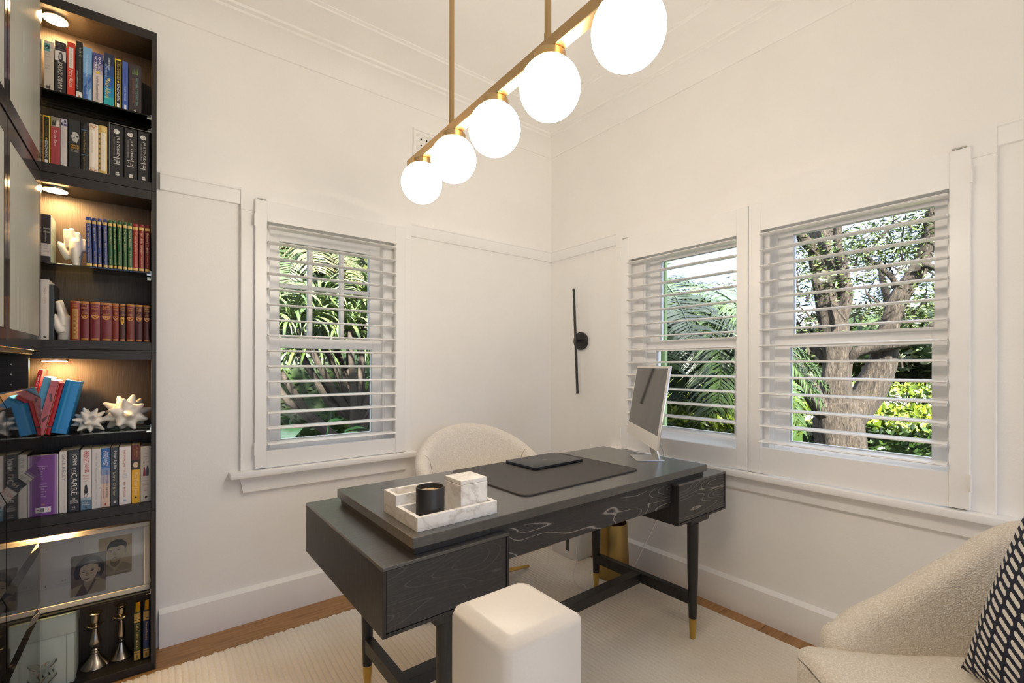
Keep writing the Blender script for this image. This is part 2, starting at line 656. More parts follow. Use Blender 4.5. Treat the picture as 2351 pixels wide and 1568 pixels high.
def wall_with_hole(name, xa, xb, holes, rz, z0=-0.02, z1=ZC):
    """wall in local frame (X along, Y outward 0..WT)"""
    bm = BM()
    holes = sorted(holes)
    cur = xa
    for (h0, h1, hz0, hz1) in holes:
        bm_box(bm, cur, h0, 0, WT, z0, z1)
        bm_box(bm, h0, h1, 0, WT, z0, hz0)
        bm_box(bm, h0, h1, 0, WT, hz1, z1)
        cur = h1
    bm_box(bm, cur, xb, 0, WT, z0, z1)
    bmesh.ops.remove_doubles(bm, verts=bm.verts, dist=1e-5)
    o = obj(name, bm, M_WALL)
    o.rotation_euler = (0, 0, rz)
    return struct(o)

HA = (-1.925, -1.17, 0.715, 2.0)
HB = (0.70, 2.20, 0.70, 1.985)
wall_left = wall_with_hole('wall_left', X0 - WT, WT, [HA], 0.0)
wall_right = wall_with_hole('wall_right', 0.0, -Y0R + WT, [HB], RZ_R)
bm = BM()
DX0, DX1, DZ1 = -2.95, -0.12, 2.50      # unseen glazed opening, added behind the camera to let in fill daylight
bm_box(bm, X0 - WT, DX0, Y0R - WT, Y0R, -0.02, ZC)
bm_box(bm, DX1, 0.0, Y0R - WT, Y0R, -0.02, ZC)
bm_box(bm, DX0, DX1, Y0R - WT, Y0R, DZ1, ZC)
wall_back = struct(obj('wall_back', bm, M_WALL))
struct(box('bounce_slab', (-7.0, 4.0, -11.5, Y0R - WT - 0.005, -0.14, -0.03), plain('pale_bounce_slab', (0.30, 0.29, 0.265), 0.8)))  # unseen pale slab, added to bounce sunlight into the room
fill_opening_1 = bpy.data.objects.new('fill_opening_1', None)  # glazing of the added fill-light opening
COL.objects.link(fill_opening_1)
struct(fill_opening_1)
for k in range(3):
    xw = (DX1 - DX0) / 3
    a_, b_ = DX0 + xw * k, DX0 + xw * (k + 1)
    ya_, yb_ = Y0R - 0.12, Y0R - 0.08
    for d_ in ((a_, a_ + 0.05, ya_, yb_, 0.0, DZ1), (b_ - 0.05, b_, ya_, yb_, 0.0, DZ1), (a_ + 0.05, b_ - 0.05, ya_, yb_, 0.0, 0.14), (a_ + 0.05, b_ - 0.05, ya_, yb_, DZ1 - 0.08, DZ1)):
        box('door_frame', d_, M_TRIM, fill_opening_1)  # bars framing the added opening
    box('pane', (a_ + 0.05, b_ - 0.05, Y0R - 0.102, Y0R - 0.098, 0.14, DZ1 - 0.08), M_PANE, fill_opening_1)
wall_side = struct(box('wall_side', (X0 - WT, X0, Y0R, 0, -0.02, ZC), M_WALL))

# cornice: profile swept round the four walls (d from wall, z)
prof = [(0.0, 2.733), (0.010, 2.733), (0.014, 2.742), (0.030, 2.772), (0.062, 2.800), (0.098, 2.814), (0.104, 2.816), (0.104, 2.829),
        (0.122, 2.832), (0.122, 2.845), (0.150, 2.852), (0.200, 2.866), (0.255, 2.872), (0.280, 2.873), (0.284, 2.879), (0.300, 2.880), (0.300, ZC), (0.0, ZC)]

def run_profile(name, p, axis, a, b, wall, mat, mitre=True):
    bm = BM()
    if axis == 'x':
        s = -1 if wall == 0 else 1
        f0 = lambda q: (a + (q[0] if mitre else 0), wall + s * q[0], q[1])
        f1 = lambda q: (b - (q[0] if mitre else 0), wall + s * q[0], q[1])
    else:
        s = -1 if wall == 0 else 1
        f0 = lambda q: (wall + s * q[0], a + (q[0] if mitre else 0), q[1])
        f1 = lambda q: (wall + s * q[0], b - (q[0] if mitre else 0), q[1])
    bm_prism(bm, p, f0, f1)
    return struct(obj(name, bm, mat, smooth=True, angle=35))

run_profile('trim_1', prof, 'x', X0, 0.0, 0, M_CEIL)
run_profile('trim_2', prof, 'y', Y0R, 0.0, 0, M_CEIL)
run_profile('trim_3', prof, 'x', X0, 0.0, Y0R, M_CEIL)
run_profile('trim_4', prof, 'y', Y0R, 0.0, X0, M_CEIL)

# picture rail
rail = [(0.0, 1.974), (0.017, 1.974), (0.019, 1.978), (0.019, 2.036), (0.024, 2.040), (0.024, 2.046), (0.020, 2.049), (0.0, 2.049)]
run_profile('trim_5', rail, 'x', -2.285, -1.984, 0, M_TRIM, False)
run_profile('trim_6', rail, 'x', -1.121, 0.0, 0, M_TRIM, False)
run_profile('trim_7', rail, 'y', -0.626, -0.0, 0, M_TRIM, False)
run_profile('trim_8', rail, 'y', Y0R, -2.272, 0, M_TRIM, False)
run_profile('trim_9', rail, 'x', X0, 0.0, Y0R, M_TRIM, False)

# baseboards
base = [(0.0, 0.0), (0.022, 0.0), (0.022, 0.147), (0.020, 0.149), (0.002, 0.163), (0.0, 0.163)]
run_profile('baseboard_left', base, 'x', -2.285, 0.0, 0, M_TRIM, False)
run_profile('baseboard_right', base, 'y', Y0R, -0.0, 0, M_TRIM, False)
run_profile('baseboard_back', base, 'x', X0, -2.95, Y0R, M_TRIM, False)

# ================================================================== WINDOWS (structure)
def wbox(name, d, mat, parent, bev=0.0, seg=1):
    return box(name, d, mat, parent, bev, seg)

def make_window(idx, rz, hole, cas, sill, apron_z, ped, bays, meet):
    """bays: (sash_x0, sash_x1, glass_x0, glass_x1); meet: (low_z0, low_z1, up_z0, up_z1)"""
    root = bpy.data.objects.new('window_%d' % idx, None)
    COL.objects.link(root)
    root.rotation_euler = (0, 0, rz)
    struct(root)
    h0, h1, hz0, hz1 = hole
    c0, c1 = cas
    s0, s1, sz0, sz1 = sill
    # casing legs and the low gabled head
    wbox('casing', (c0, h0 + 0.012, -0.024, 0.0, sz1, 1.95), M_TRIM, root, 0.002)
    wbox('casing', (h1 - 0.012, c1, -0.024, 0.0, sz1, 1.95), M_TRIM, root, 0.002)
    if len(bays) > 1:
        m0, m1 = bays[0][1], bays[1][0]
        wbox('mullion', (m0, m1, 0.0, 0.20, hz0, hz1), M_TRIM, root, 0.003)
    bm = BM()
    poly = [(c0, 1.95), (c1, 1.95)] + ped
    bm_prism(bm, poly, lambda q: (q[0], -0.026, q[1]), lambda q: (q[0], 0.0, q[1]))
    obj('casing_head', bm, M_TRIM, root)
    # sill board and apron with slanted ends
    wbox('sill', (s0, s1, -0.068, 0.02, sz0, sz1), M_TRIM, root, 0.005, 2)
    bm = BM()
    bm_prism(bm, [(s0 + 0.042, sz0), (s1 - 0.036, sz0), (s1 - 0.058, apron_z), (s0 + 0.058, apron_z)], lambda q: (q[0], -0.022, q[1]), lambda q: (q[0], 0.0, q[1]))
    obj('apron', bm, M_TRIM, root)
    # outer sill
    wbox('outer_sill', (h0 - 0.03, h1 + 0.03, 0.02, 0.30, hz0 - 0.05, hz0 + 0.012), M_TRIM, root, 0.004)
    lz0, lz1, uz0, uz1 = meet
    for bi, (a0, a1, g0, g1) in enumerate(bays):
        j0 = h0 if bi == 0 else bays[0][1]
        j1 = h1 if bi == len(bays) - 1 else bays[1][0]
        if bi == 0:
            wbox('jamb', (h0, a0, 0.02, 0.20, hz0, hz1), M_TRIM, root, 0.002)
            wbox('bead', (a0 - 0.014, a0 + 0.010, 0.028, 0.050, hz0, hz1), M_TRIM, root, 0.003)
        if bi == len(bays) - 1:
            wbox('jamb', (a1, h1, 0.02, 0.20, hz0, hz1), M_TRIM, root, 0.002)
            wbox('bead', (a1 - 0.010, a1 + 0.014, 0.028, 0.050, hz0, hz1), M_TRIM, root, 0.003)
        wbox('head_jamb', (a0, a1, 0.02, 0.20, uz1 + 0.055, hz1), M_TRIM, root, 0.002)
        # lower sash (inner track) and upper sash (outer track)
        for (nm, ya, yb, z0, z1, r0, r1) in (('sash', 0.055, 0.090, lz0, lz1, 0.10, 0.045), ('sash', 0.094, 0.129, uz0, uz1, 0.045, 0.055)):
            zb, zt = z0 - (r0 if z0 == lz0 else 0.030), z1 + (0.050 if z0 == lz0 else r1)
            sash = wbox('sash_stile', (a0, g0, ya, yb, zb, zt), M_TRIM, root, 0.002)
            wbox('sash_stile', (g1, a1, ya, yb, zb, zt), M_TRIM, root, 0.002)
            wbox('sash_rail', (g0, g1, ya, yb, zb, z0), M_TRIM, root, 0.002)
            wbox('sash_rail', (g0, g1, ya, yb, z1, zt), M_TRIM, root, 0.002)
            ym = (ya + yb) / 2
            if idx == 1 and z0 == uz0:
                gw = g1 - g0
                xs = [g0, g0 + gw * 0.295 + 0.0, g0 + gw * 0.345, g0 + gw * 0.65, g0 + gw * 0.70, g1]
                zm = (uz0 + uz1) / 2
                zc = uz0 + (uz1 - uz0) * 0.545
                for k in (1, 3):
                    wbox('muntin', (xs[k], xs[k + 1], ya + 0.004, yb - 0.004, z0, z1), M_TRIM, root, 0.003)
                wbox('muntin', (g0, g1, ya + 0.006, yb - 0.006, zc - 0.011, zc + 0.011), M_TRIM, root, 0.003)
                for k in (0, 2, 4):
                    for (za, zb2) in ((z0, zc), (zc, z1)):
                        wbox('pane', (xs[k], xs[k + 1], ym - 0.002, ym + 0.002, za, zb2), M_PANE, root)
            else:
                wbox('pane', (g0, g1, ym - 0.002, ym + 0.002, z0, z1), M_PANE, root)
    return root

win1 = make_window(1, 0.0, HA, (-1.984, -1.121), (-2.030, -1.098, 0.693, 0.722), 0.618,
                   [(-1.121, 2.049), (-1.205, 2.052), (-1.30, 2.064), (-1.575, 2.102), (-1.61, 2.102), (-1.83, 2.062), (-1.90, 2.053), (-1.984, 2.049)],
                   [(-1.862, -1.262, -1.797, -1.325)], (0.842, 1.307, 1.362, 1.855))
win2 = make_window(2, RZ_R, HB, (0.625, 2.273), (0.575, 2.325, 0.680, 0.709), 0.614,
                   [(2.273, 2.049), (2.19, 2.051), (2.05, 2.058), (1.50, 2.090), (1.45, 2.090), (0.80, 2.058), (0.70, 2.051), (0.625, 2.049)],
                   [(0.795, 1.395, 0.862, 1.330), (1.525, 2.150, 1.592, 2.092)], (0.866, 1.305, 1.372, 1.843))

# ================================================================== PLANTATION SHUTTERS
def slat_mesh(L, w=0.074, t=0.0105):
    bm = BM()
    n = 12
    poly = []
    for k in range(n):
        a = 2 * PI * k / n
        cx_, sz_ = math.cos(a), math.sin(a)
        poly.append((math.copysign(abs(cx_) ** 0.8, cx_) * w / 2, math.copysign(abs(sz_) ** 0.8, sz_) * t / 2))
    bm_prism(bm, poly, lambda q: (0, q[0], q[1]), lambda q: (L, q[0], q[1]))
    finish(bm)
    me = bpy.data.meshes.new('slat')
    bm.to_mesh(me)
    bm.free()
    me.materials.append(M_SHUT)
    me.polygons.foreach_set('use_smooth', [True] * len(me.polygons))
    me.set_sharp_from_angle(angle=math.radians(50))
    return me

def shutter(label, rz, s0, l0, l1, s1, zb, zt, open_b, open_t, slat0, pitch, n, tilt, hinge_side):
    """local X along wall: stile s0..l0, louvres l0..l1, stile l1..s1"""
    c, s = math.cos(rz), math.sin(rz)
    yl = -0.031
    base = Vector((s0 * c - yl * s, s0 * s + yl * c, zb))
    r = thing('plantation_shutter', label, 'shutter', base, rz, 'white plantation shutters')
    ya, yb = -0.014, 0.014
    H = zt - zb
    box('stile', (0.0015, l0 - s0, ya, yb, 0.004, H), M_SHUT, r, 0.002)
    box('stile', (l1 - s0, s1 - s0 - 0.0015, ya, yb, 0.004, H), M_SHUT, r, 0.002)
    box('top_rail', (l0 - s0, l1 - s0, ya + 0.002, yb - 0.002, open_t - zb, H - 0.001), M_SHUT, r, 0.0015)
    box('bottom_rail', (l0 - s0, l1 - s0, ya + 0.002, yb - 0.002, 0.004, open_b - zb), M_SHUT, r, 0.0015)
    # rebate strips along the rails
    box('rail_bead', (l0 - s0, l1 - s0, ya - 0.003, ya + 0.004, open_t - zb - 0.012, open_t - zb + 0.002), M_SHUT, r, 0.001)
    me = slat_mesh(l1 - l0 - 0.006)
    for k in range(n):
        o = bpy.data.objects.new('slat', me)
        COL.objects.link(o)
        o.parent = r
        o.location = (l0 - s0 + 0.003, 0, slat0 - zb + pitch * k)
        o.rotation_euler = (tilt, 0, 0)
    for zz in ((0.10, H - 0.10) if hinge_side else ()):
        bm = BM()
        xx = 0.0 if hinge_side < 0 else s1 - s0
        bm_tube(bm, [(xx, ya - 0.004, zz - 0.03), (xx, ya - 0.004, zz + 0.03)], 0.004, 8)
        obj('hinge', bm, M_SHUT, r, True)
    # pivot pin plates top and bottom
    for zz in (H, 0.0):
        xx = 0.03 if hinge_side < 0 else s1 - s0 - 0.03
        bm = BM()
        bm_box(bm, xx - 0.018, xx + 0.018, ya - 0.004, yb - 0.004, zz - 0.001, zz + 0.004 if zz > 0 else 0.004)
        obj('pivot_plate', bm, M_STEEL, r)
    return r

shutter('white plantation shutter with open slats over the single left window', 0.0, -1.930, -1.877, -1.227, -1.165, 0.7225, 2.006, 0.808, 1.918, 0.841, 0.0745, 15, 0.06, -1)
shutter('white plantation shutter behind the desktop computer, nearest the wall sconce', RZ_R, 0.680, 0.736, 1.389, 1.4455, 0.7095, 1.990, 0.812, 1.868, 0.866, 0.0747, 14, 0.06, -1)
shutter('white plantation shutter in front of the big tree, nearest the armchair', RZ_R, 1.4465, 1.503, 2.156, 2.213, 0.7095, 1.990, 0.836, 1.868, 0.866, 0.0747, 14, 0.06, 1)

# ================================================================== WALL VENT
v = thing('wall_vent', 'white plaster wall vent with scroll relief high on wall behind pendant globes', 'vent', (-1.015, 0.0, 2.432))
VW, VH = 0.088, 0.188
box('backing', (-VW + 0.004, VW - 0.004, -0.006, -0.001, 0.004, VH - 0.004), M_CEIL, v)
for (a, b, c, d) in ((-VW, VW, 0, 0.014), (-VW, VW, VH - 0.014, VH), (-VW, -VW + 0.014, 0.014, VH - 0.014), (VW - 0.014, VW, 0.014, VH - 0.014)):
    box('frame', (a, b, -0.016, -0.001, c, d), M_CEIL, v, 0.004, 2)
M_VOID = plain('vent_void', (0.012, 0.010, 0.008), 0.9)
for ix in range(4):
    for iz in range(4):
        x_ = -0.054 + ix * 0.036
        z_ = 0.040 + iz * 0.036
        bm = BM()
        pts = []
        for k in range(15):
            a = k / 14 * 3.6 * PI * (1 if (ix + iz) % 2 else -1)
            rr = 0.016 * (1 - k / 18)
            pts.append((x_ + rr * math.cos(a), -0.008, z_ + rr * math.sin(a)))
        bm_tube(bm, pts, 0.0028, 5)
        obj('scroll', bm, M_CEIL, v, True)
for ix in range(3):
    for iz in range(3):
        bm = BM()
        x_, z_ = -0.036 + ix * 0.036, 0.058 + iz * 0.036
        bm_lathe(bm, [(0.0055, 0), (0.0055, 0.001), (0.0, 0.001)], 8)
        bmesh.ops.transform(bm, matrix=Matrix.Translation((x_, -0.0062, z_)) @ Matrix.Rotation(PI / 2, 4, 'X'), verts=bm.verts)
        obj('hole', bm, M_VOID, v)

# ================================================================== WALL SCONCE
s = thing('wall_sconce', 'slim black linear wall sconce with round backplate beside the corner', 'wall light', (0.0, -0.312, 1.386), RZ_R)
bm = BM()
bm_lathe(bm, [(0.0, 0), (0.058, 0), (0.060, 0.002), (0.060, 0.021), (0.058, 0.023), (0.0, 0.023)], 36)
bmesh.ops.transform(bm, matrix=Matrix.Rotation(PI / 2, 4, 'X'), verts=bm.verts)
obj('backplate', bm, M_BLACKMETAL, s, True)
bm = BM()
bm_tube(bm, [(0, -0.022, 0), (0, -0.056, 0)], 0.008, 12)
obj('stem', bm, M_BLACKMETAL, s, True)
bm = BM()
rot = Matrix.Rotation(math.radians(-3.0), 4, 'Y')
bm_tube(bm, [(0, -0.062, -0.348), (0, -0.062, 0.348)], 0.0085, 14)
bmesh.ops.transform(bm, matrix=rot, verts=bm.verts)
obj('light_bar', bm, M_BLACKMETAL, s, True)
for e in (-1, 1):
    bm = BM()
    bm_tube(bm, [(0, -0.062, e * 0.340), (0, -0.062, e * 0.354)], 0.0095, 14)
    bmesh.ops.transform(bm, matrix=rot, verts=bm.verts)
    obj('end_cap', bm, M_BLACKMETAL, s, True)

# ================================================================== PENDANT LAMP
PA = math.atan2(-0.9997, -0.026)     # direction of the bar
p = thing('pendant_lamp', 'brass linear pendant lamp with five white opal globes above the desk', 'pendant lamp', (-1.523, -1.42, 0), 0.0)
px0, py0, pz = -1.510 + 1.523, -0.932 + 1.42, 1.902
dx, dy = math.sin(-0.026) * 0.244, -math.cos(0.026) * 0.244
def bar_pt(k, z):
    return (px0 + dx * k, py0 + dy * k, z)
bm = BM()
L_ = 0.244 * 5.0
mtx = Matrix.Translation(bar_pt(2.0, 2.0)) @ Matrix.Rotation(math.atan2(dy, dx), 4, 'Z')
bm_box(bm, -0.244 * 2.42, 0.244 * 2.42, -0.016, 0.016, -0.014, 0.018, bev=0.0015, mtx=mtx)
obj('bar', bm, M_BRASS, p)
for k in range(5):
    c = bar_pt(k, 0)
    bm = BM()
    bm_lathe(bm, [(0.0, 1.990), (0.034, 1.990), (0.040, 1.984), (0.0415, 1.966), (0.039, 1.966), (0.0, 1.970)], 28, (c[0], c[1], 0))
    obj('globe_holder', bm, M_BRASS, p, True)
    bm = BM()
    bmesh.ops.create_uvsphere(bm, u_segments=40, v_segments=24, radius=0.075)
    bmesh.ops.transform(bm, matrix=Matrix.Translation((c[0], c[1], pz)), verts=bm.verts)
    obj('globe_shade', bm, M_GLOBE, p, True, 180)
for k in (0.946, 2.967):
    c = bar_pt(k, 0)
    bm = BM()
    bm_tube(bm, [(c[0], c[1], 2.016), (c[0], c[1], 2.875)], 0.0085, 14)
    obj('rod', bm, M_BRASS, p, True)
    bm = BM()
    bm_tube(bm, [(c[0], c[1], 2.012), (c[0], c[1], 2.042)], 0.0098, 14)
    obj('rod_collar', bm, M_BRASS, p, True)
bm = BM()
bm_box(bm, -0.32, 0.32, -0.035, 0.035, -0.025, 0.004, bev=0.004, mtx=Matrix.Translation(bar_pt(1.956, 2.880)) @ Matrix.Rotation(math.atan2(dy, dx), 4, 'Z'))
obj('ceiling_plate', bm, M_BRASS, p)

# ================================================================== RUG
def make_rug():
    xa, xb, ya, yb = -2.60, -0.115, -4.30, -0.215
    pitch, amp, base_h = 0.0211, 0.0026, 0.0085
    nr = int((xb - xa) / pitch)
    per = 6
    xs = np.linspace(xa, xb, nr * per + 1)
    ys = np.linspace(ya, yb, 110)
    XX, YY = np.meshgrid(xs, ys)
    wav = 0.0045 * np.sin(YY * 2.1 + XX * 1.3) + 0.004 * np.sin(YY * 5.3 + XX * 2.7 + 1.0) + 0.0015 * np.sin(YY * 17 + XX * 9)
    phase = np.linspace(0, nr * 2 * PI, len(xs))[None, :]
    hh = np.abs(np.sin(phase / 2)) ** 0.40
    ZZ = (base_h - amp + 2 * amp * hh * 0.9) + np.zeros_like(XX)
    edge = np.minimum(np.minimum(XX - xa, xb - XX), np.minimum(YY - ya, yb - YY))
    XX2 = XX + wav * np.clip(edge / 0.15, 0, 1)
    YY2 = YY + np.where((YY == yb) | (YY == ya), 0.004 * np.sin(XX * 131), 0)
    top = np.stack([XX2, YY2, ZZ], -1)
    ny, nx = XX.shape
    V = top.reshape(-1, 3)
    i = (np.arange(ny - 1)[:, None] * nx + np.arange(nx - 1)[None, :]).ravel()
    F = np.stack([i, i + 1, i + nx + 1, i + nx], 1)
    # skirt down to the floor
    ring = np.concatenate([np.arange(nx), np.arange(1, ny) * nx + nx - 1, (ny - 1) * nx + np.arange(nx - 2, -1, -1), np.arange(ny - 2, 0, -1) * nx])
    low = V[ring].copy()
    low[:, 2] = 0.0006
    k0 = len(V)
    V = np.concatenate([V, low])
    m = len(ring)
    j = np.arange(m)
    F2 = np.stack([ring[j], k0 + j, k0 + (j + 1) % m, ring[(j + 1) % m]], 1)
    F = np.concatenate([F, F2])
    return np_mesh('area_rug', V, F.ravel(), np.full(len(F), 4), M_RUG, None, True)
tag(make_rug(), 'large cream ribbed wool rug under the black desk', 'rug')
RUG_Z = 0.011

# ================================================================== DESK
DL, DW, DZ = 1.4617, 0.6073, 0.7696
DESK = (-1.7692, -1.4039, 0.0)
DRZ = 0.0124
d = thing('writing_desk', 'black-stained oak desk with two drawer boxes and brass-tipped legs', 'desk', DESK, DRZ)
box('desktop', (0, DL, 0, DW, DZ - 0.030, DZ), M_OAK_TOP, d, 0.0015)
box('spacer', (0.010, DL - 0.012, 0.012, DW - 0.012, 0.7195, DZ - 0.030), M_OAK_LEG, d)
P0, P1 = 0.543, 0.7192
for (a0, a1, nm) in ((-0.0878, 0.3071, 'L'), (1.2095, 1.6084, 'R')):
    b0, b1 = -0.0138, 0.6787
    T = 0.009
    ped = box('drawer_box', (a0, a1, b0, b1, P1 - T, P1), M_OAK_TOP, d, 0.0008)
    box('side_board', (a0, a0 + T, b0, b1, P0, P1 - T), M_OAK_SIDE, ped, 0.0008)
    box('side_board', (a1 - T, a1, b0, b1, P0, P1 - T), M_OAK_SIDE, ped, 0.0008)
    box('bottom_board', (a0 + T, a1 - T, b0, b1, P0, P0 + T), M_OAK_SIDE, ped, 0.0008)
    box('back_panel', (a0 + T + 0.001, a1 - T - 0.001, b0 + 0.0025, b0 + 0.018, P0 + T + 0.001, P1 - T - 0.001), M_OAK_FIG if nm == 'R' else M_OAK_FIG2, ped, 0.001)
    box('drawer_front', (a0 + T + 0.001, a1 - T - 0.001, b1 - 0.018, b1 - 0.0025, P0 + T + 0.001, P1 - T - 0.001), M_OAK_FIG, ped, 0.001)
# knee-space frame under the top (figured front panel)
box('apron', (0.3075, 1.2090, 0.022, 0.040, 0.622, DZ - 0.030), M_OAK_FIG, d, 0.001)
box('drawer_tray', (0.3075, 1.2090, 0.041, 0.560, 0.640, 0.716), M_OAK_LEG, d)
box('drawer_front', (0.312, 1.2050, 0.561, 0.580, 0.640, 0.716), M_OAK_FIG, d, 0.001)
LEGS = ((0.106, 0.020), (0.106, 0.588), (1.362, 0.010), (1.369, 0.578))
for (lx, ly) in LEGS:
    bm = BM()
    bm_lathe(bm, [(0.0, 0.100), (0.0168, 0.100), (0.0225, 0.300), (0.0245, 0.522), (0.0, 0.522)], 22, (lx, ly, 0))
    leg = obj('leg', bm, M_OAK_LEG, d, True)
    bm = BM()
    bm_lathe(bm, [(0.0, RUG_Z), (0.0118, RUG_Z), (0.0169, 0.0995), (0.0, 0.0995)], 22, (lx, ly, 0))
    obj('ferrule', bm, M_GOLD, leg, True)
for (x0, x1) in ((0.062, 0.165), (1.322, 1.470)):
    box('mount_block', (x0, x1, -0.006, 0.640, 0.5215, 0.5425), M_OAK_LEG, d, 0.001)
for lx in (0.106, 1.3655):
    box('side_stretcher', (lx - 0.016, lx + 0.016, 0.035 if lx < 1 else 0.026, 0.570 if lx < 1 else 0.562, 0.158, 0.206), M_OAK_LEG, d, 0.001)
box('long_stretcher', (0.1225, 1.349, 0.275, 0.325, 0.160, 0.2045), M_OAK_LEG, d, 0.001)

def dk(x, y, z=DZ):
    c, s = math.cos(DRZ), math.sin(DRZ)
    return (DESK[0] + c * x - s * y, DESK[1] + s * x + c * y, z)

# desk mat
M_MAT = plain('charcoal_vinyl', (0.045, 0.042, 0.040), 0.55)
t = thing('desk_mat', 'large charcoal desk mat with rounded corners on the desk', 'desk mat', dk(0.79, 0.352), DRZ + 0.018)
bm = BM()
bm_box(bm, -0.328, 0.328, -0.243, 0.243, 0.0003, 0.0045)
es = [e for e in bm.edges if abs(e.verts[0].co.z - e.verts[1].co.z) > 0.003]
bmesh.ops.bevel(bm, geom=es, offset=0.035, segments=6, affect='EDGES', profile=0.5)
obj('pad', bm, M_MAT, t, True)
bm = BM()
N = 80
pts = []
for k in range(N):
    a = 2 * PI * k / N
    x_, y_ = math.cos(a), math.sin(a)
    m_ = max(abs(x_) / 0.328, abs(y_) / 0.243)
    x_, y_ = x_ / m_, y_ / m_
    rx, ry = 0.328 - 0.035, 0.243 - 0.035
    if abs(x_) > rx and abs(y_) > ry:
        ex, ey = abs(x_) - rx, abs(y_) - ry
        q = math.hypot(ex, ey)
        x_ = math.copysign(rx + ex / q * 0.035, x_)
        y_ = math.copysign(ry + ey / q * 0.035, y_)
    pts.append((x_ * 0.993, y_ * 0.993, 0.0043))
bm_tube(bm, pts + [pts[0]], 0.0009, 5, False)
obj('stitched_rim', bm, M_BLACKMETAL, t, True)

# laptop
M_LAPTOP = plain('midnight_aluminium', (0.032, 0.036, 0.046), 0.34, 0.6)
t = thing('laptop', 'closed dark grey laptop lying on the desk mat', 'laptop', dk(0.893, 0.472, DZ + 0.0048), DRZ + 0.02)
def rounded_slab(w, h, z0, z1, r, bev=0.001):
    bm = BM()
    bm_box(bm, -w / 2, w / 2, -h / 2, h / 2, z0, z1)
    es = [e for e in bm.edges if abs(e.verts[0].co.z - e.verts[1].co.z) > (z1 - z0) * 0.5]
    bmesh.ops.bevel(bm, geom=es, offset=r, segments=5, affect='EDGES', profile=0.5)
    if bev:
        es = [e for e in bm.edges if abs(e.verts[0].co.z - e.verts[1].co.z) < 1e-6]
        bmesh.ops.bevel(bm, geom=es, offset=bev, segments=2, affect='EDGES', profile=0.5)
    return bm
obj('base', rounded_slab(0.304, 0.205, 0.0015, 0.0075, 0.011), M_LAPTOP, t, True)
obj('lid', rounded_slab(0.304, 0.205, 0.0083, 0.0122, 0.011), M_LAPTOP, t, True)
for sx in (-1, 1):
    for sy in (-1, 1):
        bm = BM()
        bm_lathe(bm, [(0, 0), (0.008, 0), (0.008, 0.002), (0, 0.002)], 12, (sx * 0.12, sy * 0.08, 0))
        obj('foot', bm, M_BLACKMETAL, t)
M_LOGO = plain('logo_gloss', (0.10, 0.085, 0.06), 0.12, 0.9)
bm = BM()
outl = []
for k in range(40):
    a = 2 * PI * k / 40
    rr = 0.0115 * (1 + 0.10 * abs(math.cos(a)) - 0.10 * math.exp(-((a - PI / 2) / 0.35) ** 2) - 0.06 * math.exp(-((a - 3 * PI / 2) / 0.3) ** 2))
    x_, y_ = rr * math.cos(a), rr * math.sin(a)
    q = math.hypot(x_ - 0.0145, y_ - 0.002)
    if q < 0.0062:
        x_ = 0.0145 + (x_ - 0.0145) / q * 0.0062
        y_ = 0.002 + (y_ - 0.002) / q * 0.0062
    outl.append((x_, y_))
bm_prism(bm, outl, lambda q: (q[0], q[1], 0.0121), lambda q: (q[0], q[1], 0.01235))
bm_prism(bm, [(0.000, 0.0125), (0.001, 0.0160), (0.0045, 0.0185), (0.004, 0.0150)], lambda q: (q[0], q[1], 0.0121), lambda q: (q[0], q[1], 0.01235))
obj('emblem', bm, M_LOGO, t)

# ------------------------------------------------------------------ all-in-one computer
IM = thing('desktop_computer', 'slim silver all-in-one desktop computer with dark screen at desk end', 'computer', (-0.480, -1.145, DZ + 0.0003), math.radians(-129.24))
M_SILVER = plain('silver_aluminium', (0.70, 0.69, 0.66), 0.30, 0.85)
M_CHIN = plain('pale_silver_chin', (0.72, 0.70, 0.66), 0.38, 0.25)
M_SCREEN = plain('screen_glass', (0.030, 0.027, 0.024), 0.06, 0.0, 0.9)
M_BEZEL = plain('white_bezel', (0.70, 0.68, 0.65), 0.3)
TILT = math.radians(9)
pm = Matrix.Translation((0, 0, 0.0955)) @ Matrix.Rotation(-TILT, 4, 'X')
def im_part(name, dims, mat, bev=0.0, seg=1, mtx=pm):
    bm = BM()
    bm_box(bm, *dims, bev=bev, seg=seg, mtx=mtx)
    return obj(name, bm, mat, IM, seg > 1)
PW, PH = 0.547, 0.357
im_part('back_shell', (-PW / 2, PW / 2, 0.0015, 0.0115, 0, PH), M_SILVER, 0.002, 2)
im_part('chin', (-PW / 2 + 0.0005, PW / 2 - 0.0005, -0.0003, 0.0014, 0.0005, 0.052), M_CHIN)
im_part('bezel', (-PW / 2 + 0.0005, PW / 2 - 0.0005, -0.0003, 0.0014, 0.0525, PH - 0.0005), M_BEZEL)
im_part('screen', (-PW / 2 + 0.011, PW / 2 - 0.011, -0.0008, -0.0004, 0.0605, PH - 0.011), M_SCREEN)
box('foot_plate', (-0.123, 0.024, -0.018, 0.112, 0.0, 0.0042), M_SILVER, IM, 0.0012, 2)
bm = BM()
prof2 = [(0.100, 0.0042), (0.108, 0.0042), (0.062, 0.175), (0.050, 0.235), (0.046, 0.235), (0.055, 0.172)]
bm_prism(bm, prof2, lambda q: (-0.1145, q[0] - 0.012, q[1]), lambda q: (0.0155, q[0] - 0.012, q[1]))
obj('stand', bm, M_SILVER, IM)
